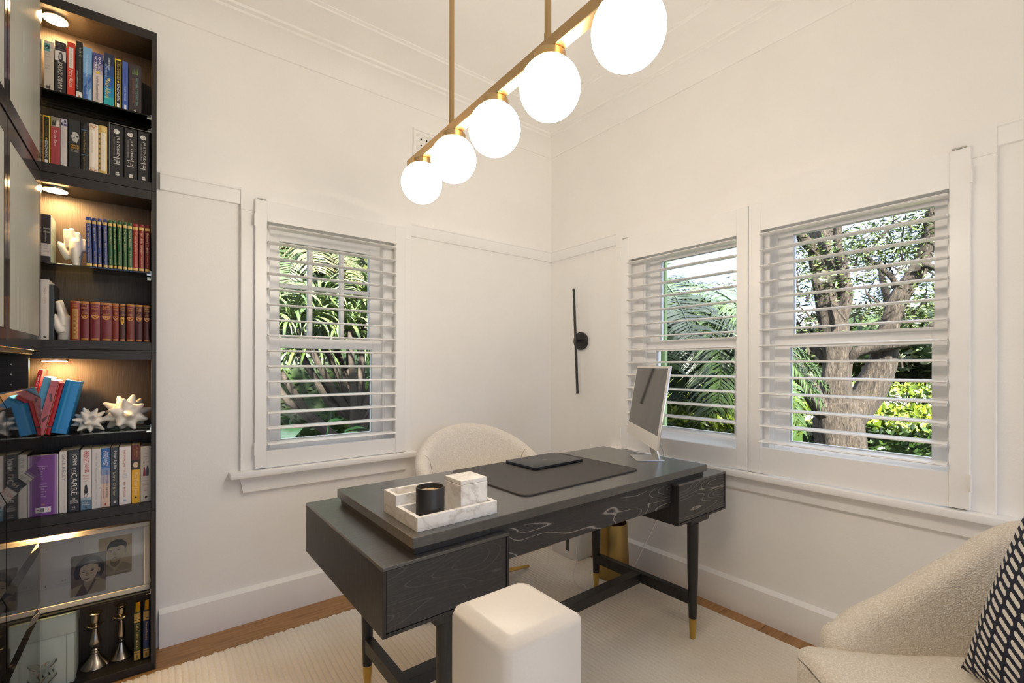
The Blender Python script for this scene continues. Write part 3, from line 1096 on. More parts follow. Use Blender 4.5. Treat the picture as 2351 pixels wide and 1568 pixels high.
# power cable from the back of the computer to the desk edge
def cable(name, pts, r, mat, label, cat='cable', res=8):
    P = [Vector(q) for q in pts]
    out = []
    n = len(P)
    for i in range(n - 1):
        p0, p1, p2, p3 = P[max(i - 1, 0)], P[i], P[i + 1], P[min(i + 2, n - 1)]
        for k in range(res):
            t_ = k / res
            out.append(0.5 * ((2 * p1) + (-p0 + p2) * t_ + (2 * p0 - 5 * p1 + 4 * p2 - p3) * t_ ** 2 + (-p0 + 3 * p1 - 3 * p2 + p3) * t_ ** 3))
    out.append(P[-1])
    bm = BM()
    bm_tube(bm, out, r, 8)
    o = obj(name, bm, mat, None, True, 180)
    tag(o, label, cat)
    return o
cable('power_cable', [(-0.452, -1.178, 0.905), (-0.405, -1.185, 0.880), (-0.352, -1.185, 0.810), (-0.338, -1.183, 0.774)], 0.0026, M_WHITEPLASTIC, 'short white cable behind the desktop computer reaching the desk')
cable('floor_cable', [(-0.330, -1.18, 0.545), (-0.31, -1.10, 0.40), (-0.33, -0.98, 0.14), (-0.38, -0.92, 0.018), (-0.47, -0.80, 0.016), (-0.43, -0.66, 0.018), (-0.30, -0.56, 0.06), (-0.238, -0.492, 0.10)], 0.0028, M_WHITEPLASTIC, 'long white cable hanging below the desk onto the rug')

# ------------------------------------------------------------------ marble trays, box, candle
def open_tray(name, label, x0, x1, y0, y1, h, wall, floor_t, cat):
    t = thing(name, label, cat, dk((x0 + x1) / 2, (y0 + y1) / 2, DZ + 0.0003), DRZ)
    w, e = (x1 - x0) / 2, (y1 - y0) / 2
    bm = BM()
    bm_box(bm, -w, w, -e, e, 0, floor_t)
    bm_box(bm, -w, w, -e, -e + wall, floor_t, h, 0.0008)
    bm_box(bm, -w, w, e - wall, e, floor_t, h, 0.0008)
    bm_box(bm, -w, -w + wall, -e + wall, e - wall, floor_t, h, 0.0008)
    bm_box(bm, w - wall, w, -e + wall, e - wall, floor_t, h, 0.0008)
    obj('tray_body', bm, M_MARBLE, t)
    return t
open_tray('marble_tray', 'low white marble tray holding the candle and marble box', 0.028, 0.294, 0.030, 0.168, 0.038, 0.0125, 0.008, 'tray')
open_tray('marble_holder', 'taller open white marble holder behind the candle', 0.030, 0.190, 0.172, 0.257, 0.067, 0.010, 0.008, 'holder')
t = thing('marble_box', 'square white marble box with flat lid standing in the tray', 'box', dk(0.2265, 0.100, DZ + 0.0088), DRZ)
box('body', (-0.0475, 0.0475, -0.0475, 0.0475, 0, 0.087), M_MARBLE, t, 0.0012)
box('lid', (-0.0462, 0.0462, -0.0462, 0.0462, 0.0874, 0.1010), M_MARBLE, t, 0.0015)
t = thing('candle', 'matte black candle jar with pale wax standing in the marble tray', 'candle', dk(0.1040, 0.1000, DZ + 0.0088), DRZ)
M_CANDLE = plain('matte_black_ceramic', (0.020, 0.019, 0.019), 0.42)
bm = BM()
bm_lathe(bm, [(0.0, 0.0), (0.039, 0.0), (0.0408, 0.002), (0.0412, 0.087), (0.0405, 0.0885), (0.0375, 0.0885), (0.037, 0.087), (0.037, 0.072), (0.0, 0.072)], 48)
obj('jar', bm, M_CANDLE, t, True)
M_WAX = plain('beige_wax', (0.72, 0.50, 0.30), 0.35)
bm = BM()
bm_lathe(bm, [(0.0368, 0.0722), (0.0368, 0.0745), (0.030, 0.0752), (0.0, 0.0748)], 36)
obj('wax', bm, M_WAX, t, True)
for (wx, wy) in ((-0.008, 0.006), (0.011, -0.004)):
    bm = BM()
    bm_tube(bm, [(wx, wy, 0.0745), (wx + 0.001, wy, 0.0815)], 0.0011, 6)
    obj('wick', bm, M_PAGES, t)

# ================================================================== UNDER THE DESK
t = thing('waste_bin', 'tall brushed brass waste bin on the rug under the desk', 'bin', (-0.205, -0.752, 0.0115))
bm = BM()
bm_lathe(bm, [(0.0, 0.0), (0.094, 0.0), (0.096, 0.004), (0.090, 0.16), (0.083, 0.305), (0.080, 0.305), (0.087, 0.16), (0.092, 0.008), (0.0, 0.008)], 48)
obj('bin_body', bm, plain('brushed_gold', (0.45, 0.32, 0.12), 0.35, 1.0), t, True)
t = thing('white_appliance', 'low white rounded appliance with dark slot behind the brass bin', 'appliance', (-0.155, -0.375, 0.0))
bm = BM()
bm_box(bm, -0.09, 0.09, -0.125, 0.125, 0.012, 0.205)
es = [e for e in bm.edges if abs(e.verts[0].co.z - e.verts[1].co.z) > 0.1]
bmesh.ops.bevel(bm, geom=es, offset=0.05, segments=7, affect='EDGES', profile=0.5)
es = [e for e in bm.edges if min(e.verts[0].co.z, e.verts[1].co.z) > 0.2]
bmesh.ops.bevel(bm, geom=es, offset=0.012, segments=3, affect='EDGES', profile=0.5)
obj('housing', bm, M_WHITEPLASTIC, t, True)
box('slot', (-0.0915, -0.085, -0.062, -0.038, 0.055, 0.160), M_DARKPANE, t, 0.001)
box('status_strip', (-0.0922, -0.0914, -0.060, -0.040, 0.135, 0.139), M_STEEL, t)
for sx in (-1, 1):
    for sy in (-1, 1):
        bm = BM()
        bm_lathe(bm, [(0, 0), (0.012, 0), (0.012, 0.0122), (0, 0.0122)], 10, (sx * 0.06, sy * 0.09, 0))
        obj('foot', bm, M_BLACKMETAL, t)

# ================================================================== TUB SHELLS (chairs)
def shell_mesh(rows, zb, n_top=8, lean=0.0, end_round=5):
    """rows: (x, y, nx, ny, half_thickness, top_z); lofted padded shell, rounded ends"""
    secs = []
    def section(x, y, nx, ny, ht, top, sh=1.0, z_low=zb):
        pts = []
        zs = [z_low + (top - ht - z_low) * q for q in (0.0, 0.25, 0.5, 0.75)]
        def flare(z):
            return lean * (z - zb)
        bulge = lambda z: 1.0 + 0.10 * math.sin(PI * max(0, min(1, (z - z_low) / max(top - z_low, 1e-4))))
        for z in zs:
            pts.append((-ht * sh * bulge(z), z))
        for k in range(n_top + 1):
            a = PI - PI * k / n_top
            pts.append((ht * sh * math.cos(a), top - ht + ht * math.sin(a)))
        for z in reversed(zs):
            pts.append((ht * sh * bulge(z), z))
        return [Vector((x + nx * (o + flare(z)), y + ny * (o + flare(z)), z)) for o, z in pts]
    n = len(rows)
    # rounded start
    def tangent(i):
        a, b = rows[max(i - 1, 0)], rows[min(i + 1, n - 1)]
        v_ = Vector((b[0] - a[0], b[1] - a[1], 0))
        return v_.normalized()
    r0, r1 = rows[0], rows[-1]
    t0, t1 = tangent(0), tangent(n - 1)
    for k in range(end_round):
        a = PI / 2 * (1 - k / end_round)
        off = r0[4] * 0.95 * math.sin(a)
        x, y, nx, ny, ht, top = r0
        cs = max(math.cos(a), 0.04)
        secs.append(section(x - t0.x * off, y - t0.y * off, nx, ny, ht, top - ht * (1 - cs) * 0.9, cs))
    for r in rows:
        secs.append(section(*r))
    for k in range(end_round - 1, -1, -1):
        a = PI / 2 * (1 - k / end_round)
        off = r1[4] * 0.95 * math.sin(a)
        x, y, nx, ny, ht, top = r1
        cs = max(math.cos(a), 0.04)
        secs.append(section(x + t1.x * off, y + t1.y * off, nx, ny, ht, top - ht * (1 - cs) * 0.9, cs))
    bm = BM()
    rings = [[bm.verts.new(p_) for p_ in s_] for s_ in secs]
    m_ = len(rings[0])
    for a, b in zip(rings, rings[1:]):
        for k in range(m_):
            bm.faces.new((a[k], a[(k + 1) % m_], b[(k + 1) % m_], b[k]))
    bm.faces.new(list(reversed(rings[0])))
    bm.faces.new(rings[-1])
    return bm, rings

# ------------------------------------------------------------------ desk chair
CH = (-0.92, -0.47, 0.0)
ch = thing('desk_chair', 'cream boucle tub chair on brass swivel base behind the desk', 'chair', CH, math.radians(-16))
A = math.radians(112)
rows = []
for k in range(41):
    a = -A + 2 * A * k / 40
    f = (1 + math.cos(a / A * PI)) / 2
    top = 0.680 + 0.195 * f ** 0.85
    rows.append((0.288 * math.sin(a), 0.275 * math.cos(a), math.sin(a), math.cos(a), 0.034 + 0.012 * f, top))
bm, _ = shell_mesh(rows, 0.40, 8, 0.10)
obj('backrest', bm, M_BOUCLE, ch, True, 180)
# seam lines between arms and back
for sgn in (-1, 1):
    bm = BM()
    pts = []
    for q in range(14):
        a = sgn * math.radians(72 - 14 * (q / 13) ** 1.5)
        f = (1 + math.cos(a / A * PI)) / 2
        top = 0.680 + 0.195 * f ** 0.85
        ht = 0.034 + 0.012 * f
        z = top - 0.004 - (top - 0.53) * (q / 13) ** 1.2
        zz = max(0, min(1, (z - 0.40) / (top - 0.40)))
        off = ht * (1 + 0.1 * math.sin(PI * zz)) if z < top - ht else math.sqrt(max(ht ** 2 - (z - top + ht) ** 2, 0))
        rr = -off + 0.10 * (z - 0.40) - 0.0004
        pts.append((0.288 * math.sin(a) + math.sin(a) * rr, 0.275 * math.cos(a) + math.cos(a) * rr, z))
    bm_tube(bm, pts, 0.0016, 5)
    obj('seam', bm, plain('seam_thread', (0.42, 0.36, 0.29), 0.9), ch, True)
bm = BM()
bm_lathe(bm, [(0.0, 0.365), (0.20, 0.365), (0.255, 0.385), (0.262, 0.43), (0.255, 0.475), (0.225, 0.498), (0.12, 0.506), (0.0, 0.508)], 40)
obj('seat', bm, M_BOUCLE, ch, True, 180)
bm = BM()
bm_lathe(bm, [(0.0, 0.340), (0.22, 0.340), (0.285, 0.375), (0.310, 0.41), (0.0, 0.42)], 40, sx=1.0, sy=0.95)
obj('underseat', bm, M_BOUCLE, ch, True, 180)
bm = BM()
bm_tube(bm, [(0, 0, 0.075), (0, 0, 0.345)], [0.032, 0.026], 18)
obj('column', bm, M_GOLD, ch, True)
for k in range(4):
    a = math.radians(28 + 90 * k)
    bm = BM()
    bm_tube(bm, [(0.02 * math.cos(a), 0.02 * math.sin(a), 0.095), (0.20 * math.cos(a), 0.20 * math.sin(a), 0.060), (0.395 * math.cos(a), 0.395 * math.sin(a), 0.021)], [0.017, 0.013, 0.0095], 4)
    obj('leg', bm, M_GOLD, ch)

# ------------------------------------------------------------------ armchair
AC = (-0.77, -2.41, 0.0)
ac = thing('armchair', 'oatmeal boucle armchair with sloping arms at right beside the window wall', 'armchair', AC, math.radians(-132.97))
prof_f = [(0.215, 0.450), (0.200, 0.475), (0.15, 0.507), (0.06, 0.553), (-0.02, 0.610), (-0.105, 0.678), (-0.15, 0.738), (-0.20, 0.784), (-0.25, 0.810), (-0.40, 0.818)]
def top_at(f):
    for (f0, z0), (f1, z1) in zip(prof_f, prof_f[1:]):
        if f <= f0 and f >= f1:
            return z0 + (z1 - z0) * (f0 - f) / (f0 - f1)
    return prof_f[0][1] if f > prof_f[0][0] else prof_f[-1][1]
rows = []
hw, yb_ = 0.325, 0.02
plan = []
for k in range(9):
    plan.append((-hw, -0.212 + (yb_ + 0.212) * k / 8, -1, 0))
for k in range(1, 32):
    a = PI * k / 32
    x_, y_ = -hw * math.cos(a), yb_ + 0.33 * math.sin(a)
    nx, ny = -math.cos(a) / hw, math.sin(a) / 0.33
    q = math.hypot(nx, ny)
    plan.append((x_, y_, nx / q, ny / q))
for k in range(8, -1, -1):
    plan.append((hw, -0.212 + (yb_ + 0.212) * k / 8, 1, 0))
for (x_, y_, nx, ny) in plan:
    rows.append((x_, y_, nx, ny, 0.048, top_at(-y_)))
bm, _ = shell_mesh(rows, 0.17, 8, 0.05)
obj('backrest', bm, M_BOUCLE2, ac, True, 180)
bm = BM()
bm_box(bm, -0.325, 0.325, -0.348, 0.28, 0.165, 0.40)
bmesh.ops.subdivide_edges(bm, edges=bm.edges, cuts=7, use_grid_fill=True)
for v_ in bm.verts:
    x_, y_, z_ = v_.co
    if z_ > 0.3:
        v_.co.z += 0.035 * (1 - (x_ / 0.33) ** 4) * (1 - ((y_ + 0.04) / 0.34) ** 4)
        v_.co.z += 0.006 * math.sin(x_ * 21 + 1) * math.sin(y_ * 17)
bmesh.ops.bevel(bm, geom=[e for e in bm.edges if e.calc_face_angle(0) > 1.0], offset=0.035, segments=4, affect='EDGES', profile=0.5)
obj('seat', bm, M_BOUCLE2, ac, True, 180)
for (sx, sy) in ((-0.26, -0.28), (0.26, -0.28), (-0.22, 0.22), (0.22, 0.22)):
    bm = BM()
    bm_lathe(bm, [(0, RUG_Z), (0.014, RUG_Z), (0.021, 0.165), (0, 0.165)], 14, (sx, sy, 0))
    obj('leg', bm, M_OAK_LEG, ac, True)

# ------------------------------------------------------------------ cushion
def cushion_mat():
    m, n, l, b = new_mat('navy_capsule_print')
    tc = n.new('ShaderNodeTexCoord')
    sp = n.new('ShaderNodeSeparateXYZ')
    l.new(tc.outputs['UV'], sp.inputs[0])
    def mth(op, a, b_=None, c=None):
        q = n.new('ShaderNodeMath')
        q.operation = op
        for i_, v_ in enumerate((a, b_, c)):
            if v_ is None:
                continue
            if isinstance(v_, (int, float)):
                q.inputs[i_].default_value = v_
            else:
                l.new(v_, q.inputs[i_])
        return q.outputs[0]
    U = mth('MULTIPLY', sp.outputs['X'], 0.45)
    Vv = mth('MULTIPLY', sp.outputs['Y'], 0.45)
    col = mth('FLOOR', mth('DIVIDE', U, 0.043))
    uu = mth('SUBTRACT', mth('MODULO', U, 0.043), 0.0215)
    v2 = mth('ADD', mth('ADD', Vv, mth('MULTIPLY', mth('MODULO', col, 2.0), 0.0105)), mth('MULTIPLY', uu, 0.55))
    vv = mth('SUBTRACT', mth('MODULO', mth('ADD', v2, 0.21), 0.021), 0.0105)
    ax_ = mth('MAXIMUM', mth('SUBTRACT', mth('ABSOLUTE', uu), 0.0125), 0.0)
    dd = mth('SQRT', mth('ADD', mth('MULTIPLY', ax_, ax_), mth('MULTIPLY', vv, vv)))
    cap = mth('LESS_THAN', dd, 0.0053)
    mx = n.new('ShaderNodeMixRGB')
    l.new(cap, mx.inputs[0])
    mx.inputs[1].default_value = (0.010, 0.013, 0.028, 1)
    mx.inputs[2].default_value = (0.68, 0.64, 0.58, 1)
    l.new(mx.outputs[0], b.inputs['Base Color'])
    b.inputs['Roughness'].default_value = 0.9
    t_ = noise(n, l, 400, 2, 0.5, tc.outputs['Object'])
    bump(n, l, b, t_.outputs[0], 0.5, 0.003)
    return m
M_CUSH = cushion_mat()
def pillow(name, size, thick, mat, parent=None, n=28):
    bm = BM()
    uvl = bm.loops.layers.uv.new('UVMap')
    grid = {}
    for side in (1, -1):
        for i in range(n + 1):
            for j in range(n + 1):
                edge = i in (0, n) or j in (0, n)
                if edge and side < 0:
                    grid[(side, i, j)] = grid[(1, i, j)]
                    continue
                u_, v_ = i / n * 2 - 1, j / n * 2 - 1
                pinch = 1 - 0.055 * (abs(u_) ** 2 * (1 - 0.0) * (1 - abs(v_) ** 2) * 0 + (1 - v_ * v_) * 0) 
                w = max((1 - u_ ** 2), 0) ** 0.45 * max((1 - v_ ** 2), 0) ** 0.45
                x_ = u_ * size / 2 * (1 - 0.05 * (1 - v_ * v_) * abs(u_) ** 3)
                z_ = v_ * size / 2 * (1 - 0.05 * (1 - u_ * u_) * abs(v_) ** 3)
                grid[(side, i, j)] = bm.verts.new((x_, -side * thick / 2 * w * (1 + 0.05 * math.sin(5 * u_ + 3 * v_)), z_))
    for side in (1, -1):
        for i in range(n):
            for j in range(n):
                vs = [grid[(side, i, j)], grid[(side, i + 1, j)], grid[(side, i + 1, j + 1)], grid[(side, i, j + 1)]]
                uv = [(i / n, j / n), ((i + 1) / n, j / n), ((i + 1) / n, (j + 1) / n), (i / n, (j + 1) / n)]
                if side < 0:
                    vs.reverse(); uv.reverse()
                f = bm.faces.new(vs)
                for lp, q in zip(f.loops, uv):
                    lp[uvl].uv = q
    return obj(name, bm, mat, parent, True, 180, recalc=False)
cu = pillow('throw_cushion', 0.46, 0.13, M_CUSH)
tag(cu, 'navy throw cushion with rows of white capsule shapes on the armchair', 'cushion')
# placed on the seat, leaning on the back of the armchair
ca, sa = math.cos(math.radians(-132.97)), math.sin(math.radians(-132.97))
lx, ly = 0.064, 0.062
cu.location = (AC[0] + ca * lx - sa * ly, AC[1] + sa * lx + ca * ly, 0.664)
cu.rotation_euler = (math.radians(-20), 0, math.radians(-132.97))

# ================================================================== NEWEL POST (foreground)
t = thing('newel_post', 'cream painted square post with chamfered top in the foreground', 'post', (-1.998, -2.128, 0.007))
w = 0.052
bm = BM()
c_ = 0.0085
def ring8(w_, c2, z):
    q = [(-w_ + c2, -w_), (w_ - c2, -w_), (w_, -w_ + c2), (w_, w_ - c2), (w_ - c2, w_), (-w_ + c2, w_), (-w_, w_ - c2), (-w_, -w_ + c2)]
    return [(a, b, z) for a, b in q]
secs = [ring8(w, c_, 0.005), ring8(w, c_, 0.9465), ring8(w - 0.001, c_, 0.9500), ring8(w - 0.0035, 0.0085, 0.9525), ring8(w - 0.0125, 0.004, 0.9572), ring8(w - 0.0150, 0.003, 0.9580)]
rings = [[bm.verts.new(p_) for p_ in s_] for s_ in secs]
for a, b in zip(rings, rings[1:]):
    for k in range(8):
        bm.faces.new((a[k], a[(k + 1) % 8], b[(k + 1) % 8], b[k]))
bm.faces.new(list(reversed(rings[0])))
bm.faces.new(rings[-1])
bmesh.ops.bevel(bm, geom=[e for e in bm.edges if e.calc_face_angle(0) > 0.3], offset=0.0018, segments=2, affect='EDGES', profile=0.5)
obj('shaft', bm, M_POST, t, True, 60)

# ================================================================== BOOKCASE (stack of four open units)
BX0, BX1 = -2.700, -2.2965            # outer left / right
BY0, BY1 = -0.173, -0.006             # front / back
UH = 0.6375
TB = 0.0165                            # side panels
TH = 0.036                             # top / bottom boards
GLASS_Z = {3: 2.2075, 2: 1.5825, 1: 0.9565, 0: 0.308}
UNIT_LABEL = {3: 'topmost dark wood unit of the lit bookcase beside the left window',
              2: 'dark wood bookcase unit holding the upper white hand, second from top',
              1: 'dark wood bookcase unit with the spiky white ornaments, third from top',
              0: 'lowest dark wood bookcase unit holding the framed portraits'}
for u in range(4):
    z0 = u * UH
    r = thing('bookcase_unit', UNIT_LABEL[u], 'bookcase', (BX0, BY0, z0), 0.0, 'stacked bookcase units')
    W_, D_ = BX1 - BX0, BY1 - BY0
    box('side_panel', (0, TB, 0, D_, 0.0006, UH - 0.0006), M_BOOKCASE, r, 0.0008)
    box('side_panel', (W_ - TB, W_, 0, D_, 0.0006, UH - 0.0006), M_BOOKCASE, r, 0.0008)
    box('top_board', (TB, W_ - TB, 0, D_, UH - TH, UH - 0.0006), M_BOOKCASE, r, 0.0008)
    box('bottom_board', (TB, W_ - TB, 0, D_, 0.0006, TH - 0.002), M_BOOKCASE, r, 0.0008)
    box('back_panel', (TB, W_ - TB, D_ - 0.006, D_, TH - 0.002, UH - TH), M_BOOKBACK, r)
    gz = GLASS_Z[u] - z0
    box('glass_shelf', (TB + 0.002, W_ - TB - 0.002, 0.004, D_ - 0.008, gz, gz + 0.0055), M_SHELFGLASS, r, 0.0006)
    for yy_ in (0.014, D_ - 0.025):
        bm = BM()
        bm_box(bm, W_ - TB - 0.014, W_ - TB, yy_, yy_ + 0.012, gz - 0.0065, gz - 0.0004)
        bm_box(bm, W_ - TB - 0.0025, W_ - TB, yy_, yy_ + 0.012, gz - 0.0004, gz + 0.012)
        obj('shelf_bracket', bm, M_STEEL, r)
    # surface mounted led puck under the top board
    bm = BM()
    px_, py_ = -2.597 - BX0, -0.100 - BY0
    bm_lathe(bm, [(0.0, 0.0), (0.0385, 0.0), (0.0385, -0.006), (0.0345, -0.0075), (0.0345, -0.005), (0.0, -0.005)], 32, (px_, py_, UH - TH - 0.0002))
    pk = obj('led_puck', bm, M_STEEL, r, True)
    bm = BM()
    bm_lathe(bm, [(0.0, -0.0055), (0.034, -0.0055), (0.034, -0.0085), (0.030, -0.0095), (0.0, -0.0095)], 32, (px_, py_, UH - TH - 0.0002))
    obj('lens', bm, M_PUCK, pk, True)

# ================================================================== CABINETS ALONG THE LEFT (closed reeded doors, smoked drawers)
M_FRAMEGLASS = plain('grey_printed_glass', (0.045, 0.040, 0.042), 0.16, 0.0, 0.6)
M_REED = plain('reeded_glass', (0.36, 0.355, 0.31), 0.14, 0.0, 1.0, 0.4)
M_SMOKE = plain('smoked_glass', (0.012, 0.011, 0.011), 0.045, 0.0, 0.9)
CXF = -2.620                           # plane of the door faces
def reeded(y0, y1, z0, z1, x, pitch=0.0082, depth=0.0022):
    n = int((y1 - y0) / pitch) * 4
    ys = np.linspace(y0, y1, n + 1)
    xs = x - depth * (1 - np.abs(np.sin(np.linspace(0, n / 4 * PI, n + 1))))
    V = np.concatenate([np.stack([xs, ys, np.full_like(ys, z0)], 1), np.stack([xs, ys, np.full_like(ys, z1)], 1),
                        np.array([[x - 0.005, y0, z0], [x - 0.005, y1, z0], [x - 0.005, y0, z1], [x - 0.005, y1, z1]])])
    i = np.arange(n)
    F = np.stack([i, n + 1 + i, n + 2 + i, i + 1], 1).ravel().tolist()
    k = 2 * (n + 1)
    sz = [4] * n
    F += [k, k + 1, k + 3, k + 2]
    sz += [4]
    return V, F, sz
COLS = ((-0.668, -0.196, 'farthest'), (-1.148, -0.676, 'middle'), (-1.628, -1.156, 'nearest'))
ORD = {'farthest': 'next to the bookcase', 'middle': 'second from the bookcase', 'nearest': 'third from the bookcase'}
for (ya, yb, which) in COLS:
    # upper cabinet
    r = thing('wall_cabinet', 'dark wall cabinet with two reeded glass doors, %s' % ORD[which], 'cabinet', (CXF, (ya + yb) / 2, 1.255), 0.0, 'reeded glass cabinets')
    h = (yb - ya) / 2 + 0.003
    box('carcass', (-0.395, -0.022, -h, h, 0.0, 1.295), M_BOOKCASE, r, 0.001)
    for (z0, z1) in ((0.012, 0.640), (0.650, 1.293)):
        e = (yb - ya) / 2
        fr = 0.052
        door = box('door', (-0.020, -0.0045, -e, e, z0, z1), M_BLACKMETAL, r, 0.001)
        bm = BM()
        x0, x1 = -0.0044, 0.0
        bm_box(bm, x0, x1, -e, e, z0, z0 + fr, 0.0006)
        bm_box(bm, x0, x1, -e, e, z1 - fr, z1, 0.0006)
        bm_box(bm, x0, x1, -e, -e + 0.028, z0 + fr, z1 - fr)
        bm_box(bm, x0, x1, e - 0.022, e, z0 + fr, z1 - fr)
        obj('door_frame', bm, M_FRAMEGLASS, door)
        V, F, sz = reeded(-e + 0.028, e - 0.022, z0 + fr, z1 - fr, -0.0006)
        np_mesh('reeded_pane', V, F, sz, M_REED, door, False)
    # base drawer unit
    r = thing('drawer_cabinet', 'dark cabinet with four smoked glass drawers, %s' % ORD[which], 'cabinet', (CXF, (ya + yb) / 2, 0.0), 0.0, 'smoked glass drawer cabinets')
    box('carcass', (-0.395, -0.024, -h, h, 0.03, 1.128), M_BOOKCASE, r, 0.001)
    box('plinth', (-0.375, -0.060, -h, h, 0.0, 0.03), M_BLACKMETAL, r)
    if which == 'farthest':
        pn = box('end_panel', (-0.395, -0.030, h - 0.010, h + 0.010, 1.128, 1.2545), M_BOOKCASE, r, 0.001)
        for k in range(3):
            bm = BM()
            bm_lathe(bm, [(0.0026, 0), (0.0026, 0.0006), (0, 0.0006)], 8)
            bmesh.ops.transform(bm, matrix=Matrix.Translation((-0.072, h - 0.0104, 1.150 + 0.035 * k)) @ Matrix.Rotation(PI / 2, 4, 'X'), verts=bm.verts)
            obj('pin_hole', bm, M_STEEL, pn)
    e = (yb - ya) / 2
    for (z0, z1) in ((0.884, 1.139), (0.604, 0.880), (0.381, 0.600), (0.045, 0.377)):
        # drawer front with a sloping grip edge along the top
        bm = BM()
        poly = [(-0.022, z0), (0.0, z0), (0.0, z1 - 0.040), (-0.014, z1 - 0.004), (-0.016, z1), (-0.022, z1)]
        bm_prism(bm, poly, lambda q: (q[0], -e, q[1]), lambda q: (q[0], e, q[1]))
        fr_ = obj('drawer', bm, M_SMOKE, r)
        bm = BM()
        bm_box(bm, -0.0195, -0.0135, -e, e, z1 - 0.0005, z1 + 0.002)
        obj('grip_edge', bm, M_FRAMEGLASS, fr_)

# ================================================================== BOOKS
def hx(c, rough=0.42):
    return hexmat(c, rough)

def book(x0, x1, z, h, col, label, group, y=-0.145, d=0.128, hard=False, lean=0.0, pages=None, cat='book', side=None, spine_round=0.0, items=()):
    """local frame: spine faces -Y at y=0; x from -w/2 to w/2"""
    w = x1 - x0 - 0.0008
    r = thing('book', label, cat, ((x0 + x1) / 2, y, z + 0.0004), 0.0, group)
    if lean:
        r.rotation_euler = (0, lean, 0)
        r.location.z = z + 0.0006 + abs(math.sin(lean)) * w / 2
    t = 0.0022 if hard else 0.0006
    ov = 0.003 if hard else 0.0
    cm = hx(col)
    bm = BM()
    # spine with a soft curve, boards on both sides
    n = 6
    pr = []
    for k in range(n + 1):
        a = -1 + 2 * k / n
        pr.append((a * w / 2, -spine_round * (1 - a * a)))
    poly = pr + [(w / 2, d), (w / 2 - t, d), (w / 2 - t, t + 0.0006), (-w / 2 + t, t + 0.0006), (-w / 2 + t, d), (-w / 2, d)]
    bm_prism(bm, poly, lambda q: (q[0], q[1], 0), lambda q: (q[0], q[1], h))
    obj('cover', bm, cm, r, spine_round > 0, 50)
    box('page_block', (-w / 2 + t, w / 2 - t, t + 0.0008, d - 0.002 - ov, ov + 0.0002, h - ov - 0.0004), hexmat(pages, 0.8) if pages else M_PAGES, r)
    dy = -0.0004
    for it in items:
        kind = it[0]
        if kind == 'band':            # (band, f0, f1, colour[, xa, xb])  f from the top
            _, f0, f1, c = it[:4]
            xa, xb = (it[4], it[5]) if len(it) > 4 else (0.0, 1.0)
            bm = BM()
            pl = []
            for k in range(n + 1):
                a = -1 + 2 * (xa + (xb - xa) * k / n)
                pl.append((a * w / 2, -spine_round * (1 - a * a)))
            p2 = pl + [(q[0], q[1] + dy) for q in reversed(pl)]
            bm_prism(bm, p2, lambda q: (q[0], q[1], h * (1 - f1)), lambda q: (q[0], q[1], h * (1 - f0)))
            obj('spine_band', bm, hx(c), r, spine_round > 0, 50)
            dy -= 0.00012
        elif kind == 'txt':           # (txt, string, f0, f1, colour, xc, hfrac[, shear]) reads downward
            _, s_, f0, f1, c, xc, hf = it[:7]
            sh = it[7] if len(it) > 7 else 0.0
            x_ = -w / 2 + w * (xc - hf / 2)
            yb_ = -spine_round * (1 - ((xc - 0.5) * 2) ** 2) + dy - 0.0004
            lettering('lettering', s_, hx(c), r, (x_, yb_, h * (1 - f0)), (0, 0, -1), (1, 0, 0), h * (f1 - f0), w * hf, sh)
        elif kind == 'htxt':          # (htxt, string, f0, f1, colour, xa, xb) reads across the spine
            _, s_, f0, f1, c, xa, xb = it[:7]
            yb_ = -spine_round + dy - 0.0004
            lettering('lettering', s_, hx(c), r, (-w / 2 + w * xa, yb_, h * (1 - f1)), (1, 0, 0), (0, 0, 1), w * (xb - xa), h * (f1 - f0))
        elif kind == 'disc':          # (disc, f, colour, xc, radius, squash)
            _, f, c, xc, rad, sq = it
            bm = BM()
            bm_lathe(bm, [(rad, 0), (rad, 0.0002), (0, 0.0002)], 24, sy=sq)
            bmesh.ops.transform(bm, matrix=Matrix.Translation((-w / 2 + w * xc, -spine_round + dy, h * (1 - f))) @ Matrix.Rotation(PI / 2, 4, 'X'), verts=bm.verts)
            obj('emblem', bm, hx(c), r)
            dy -= 0.0003
        elif kind == 'poly':          # (poly, [(x frac, f)...], colour)
            _, pts, c = it
            bm = BM()
            bm_prism(bm, [(-w / 2 + w * a, h * (1 - b)) for a, b in pts], lambda q: (q[0], -spine_round * 0.8 + dy, q[1]), lambda q: (q[0], -spine_round * 0.8 + dy - 0.0002, q[1]))
            obj('spine_picture', bm, hx(c), r)
            dy -= 0.0003
        elif kind == 'side':          # right cover panel (side, f0, f1, colour)
            _, f0, f1, c = it
            box('cover_panel', (w / 2, w / 2 + 0.0003, 0.002, d - 0.001, h * (1 - f1), h * (1 - f0)), hx(c), r)
        elif kind == 'sidetxt':
            _, s_, f0, f1, c, ya_, yb2 = it
            lettering('lettering', s_, hx(c), r, (w / 2 + 0.0006, d * ya_, h * (1 - f1)), (0, 1, 0), (0, 0, 1), d * (yb2 - ya_), h * (f1 - f0))
    return r

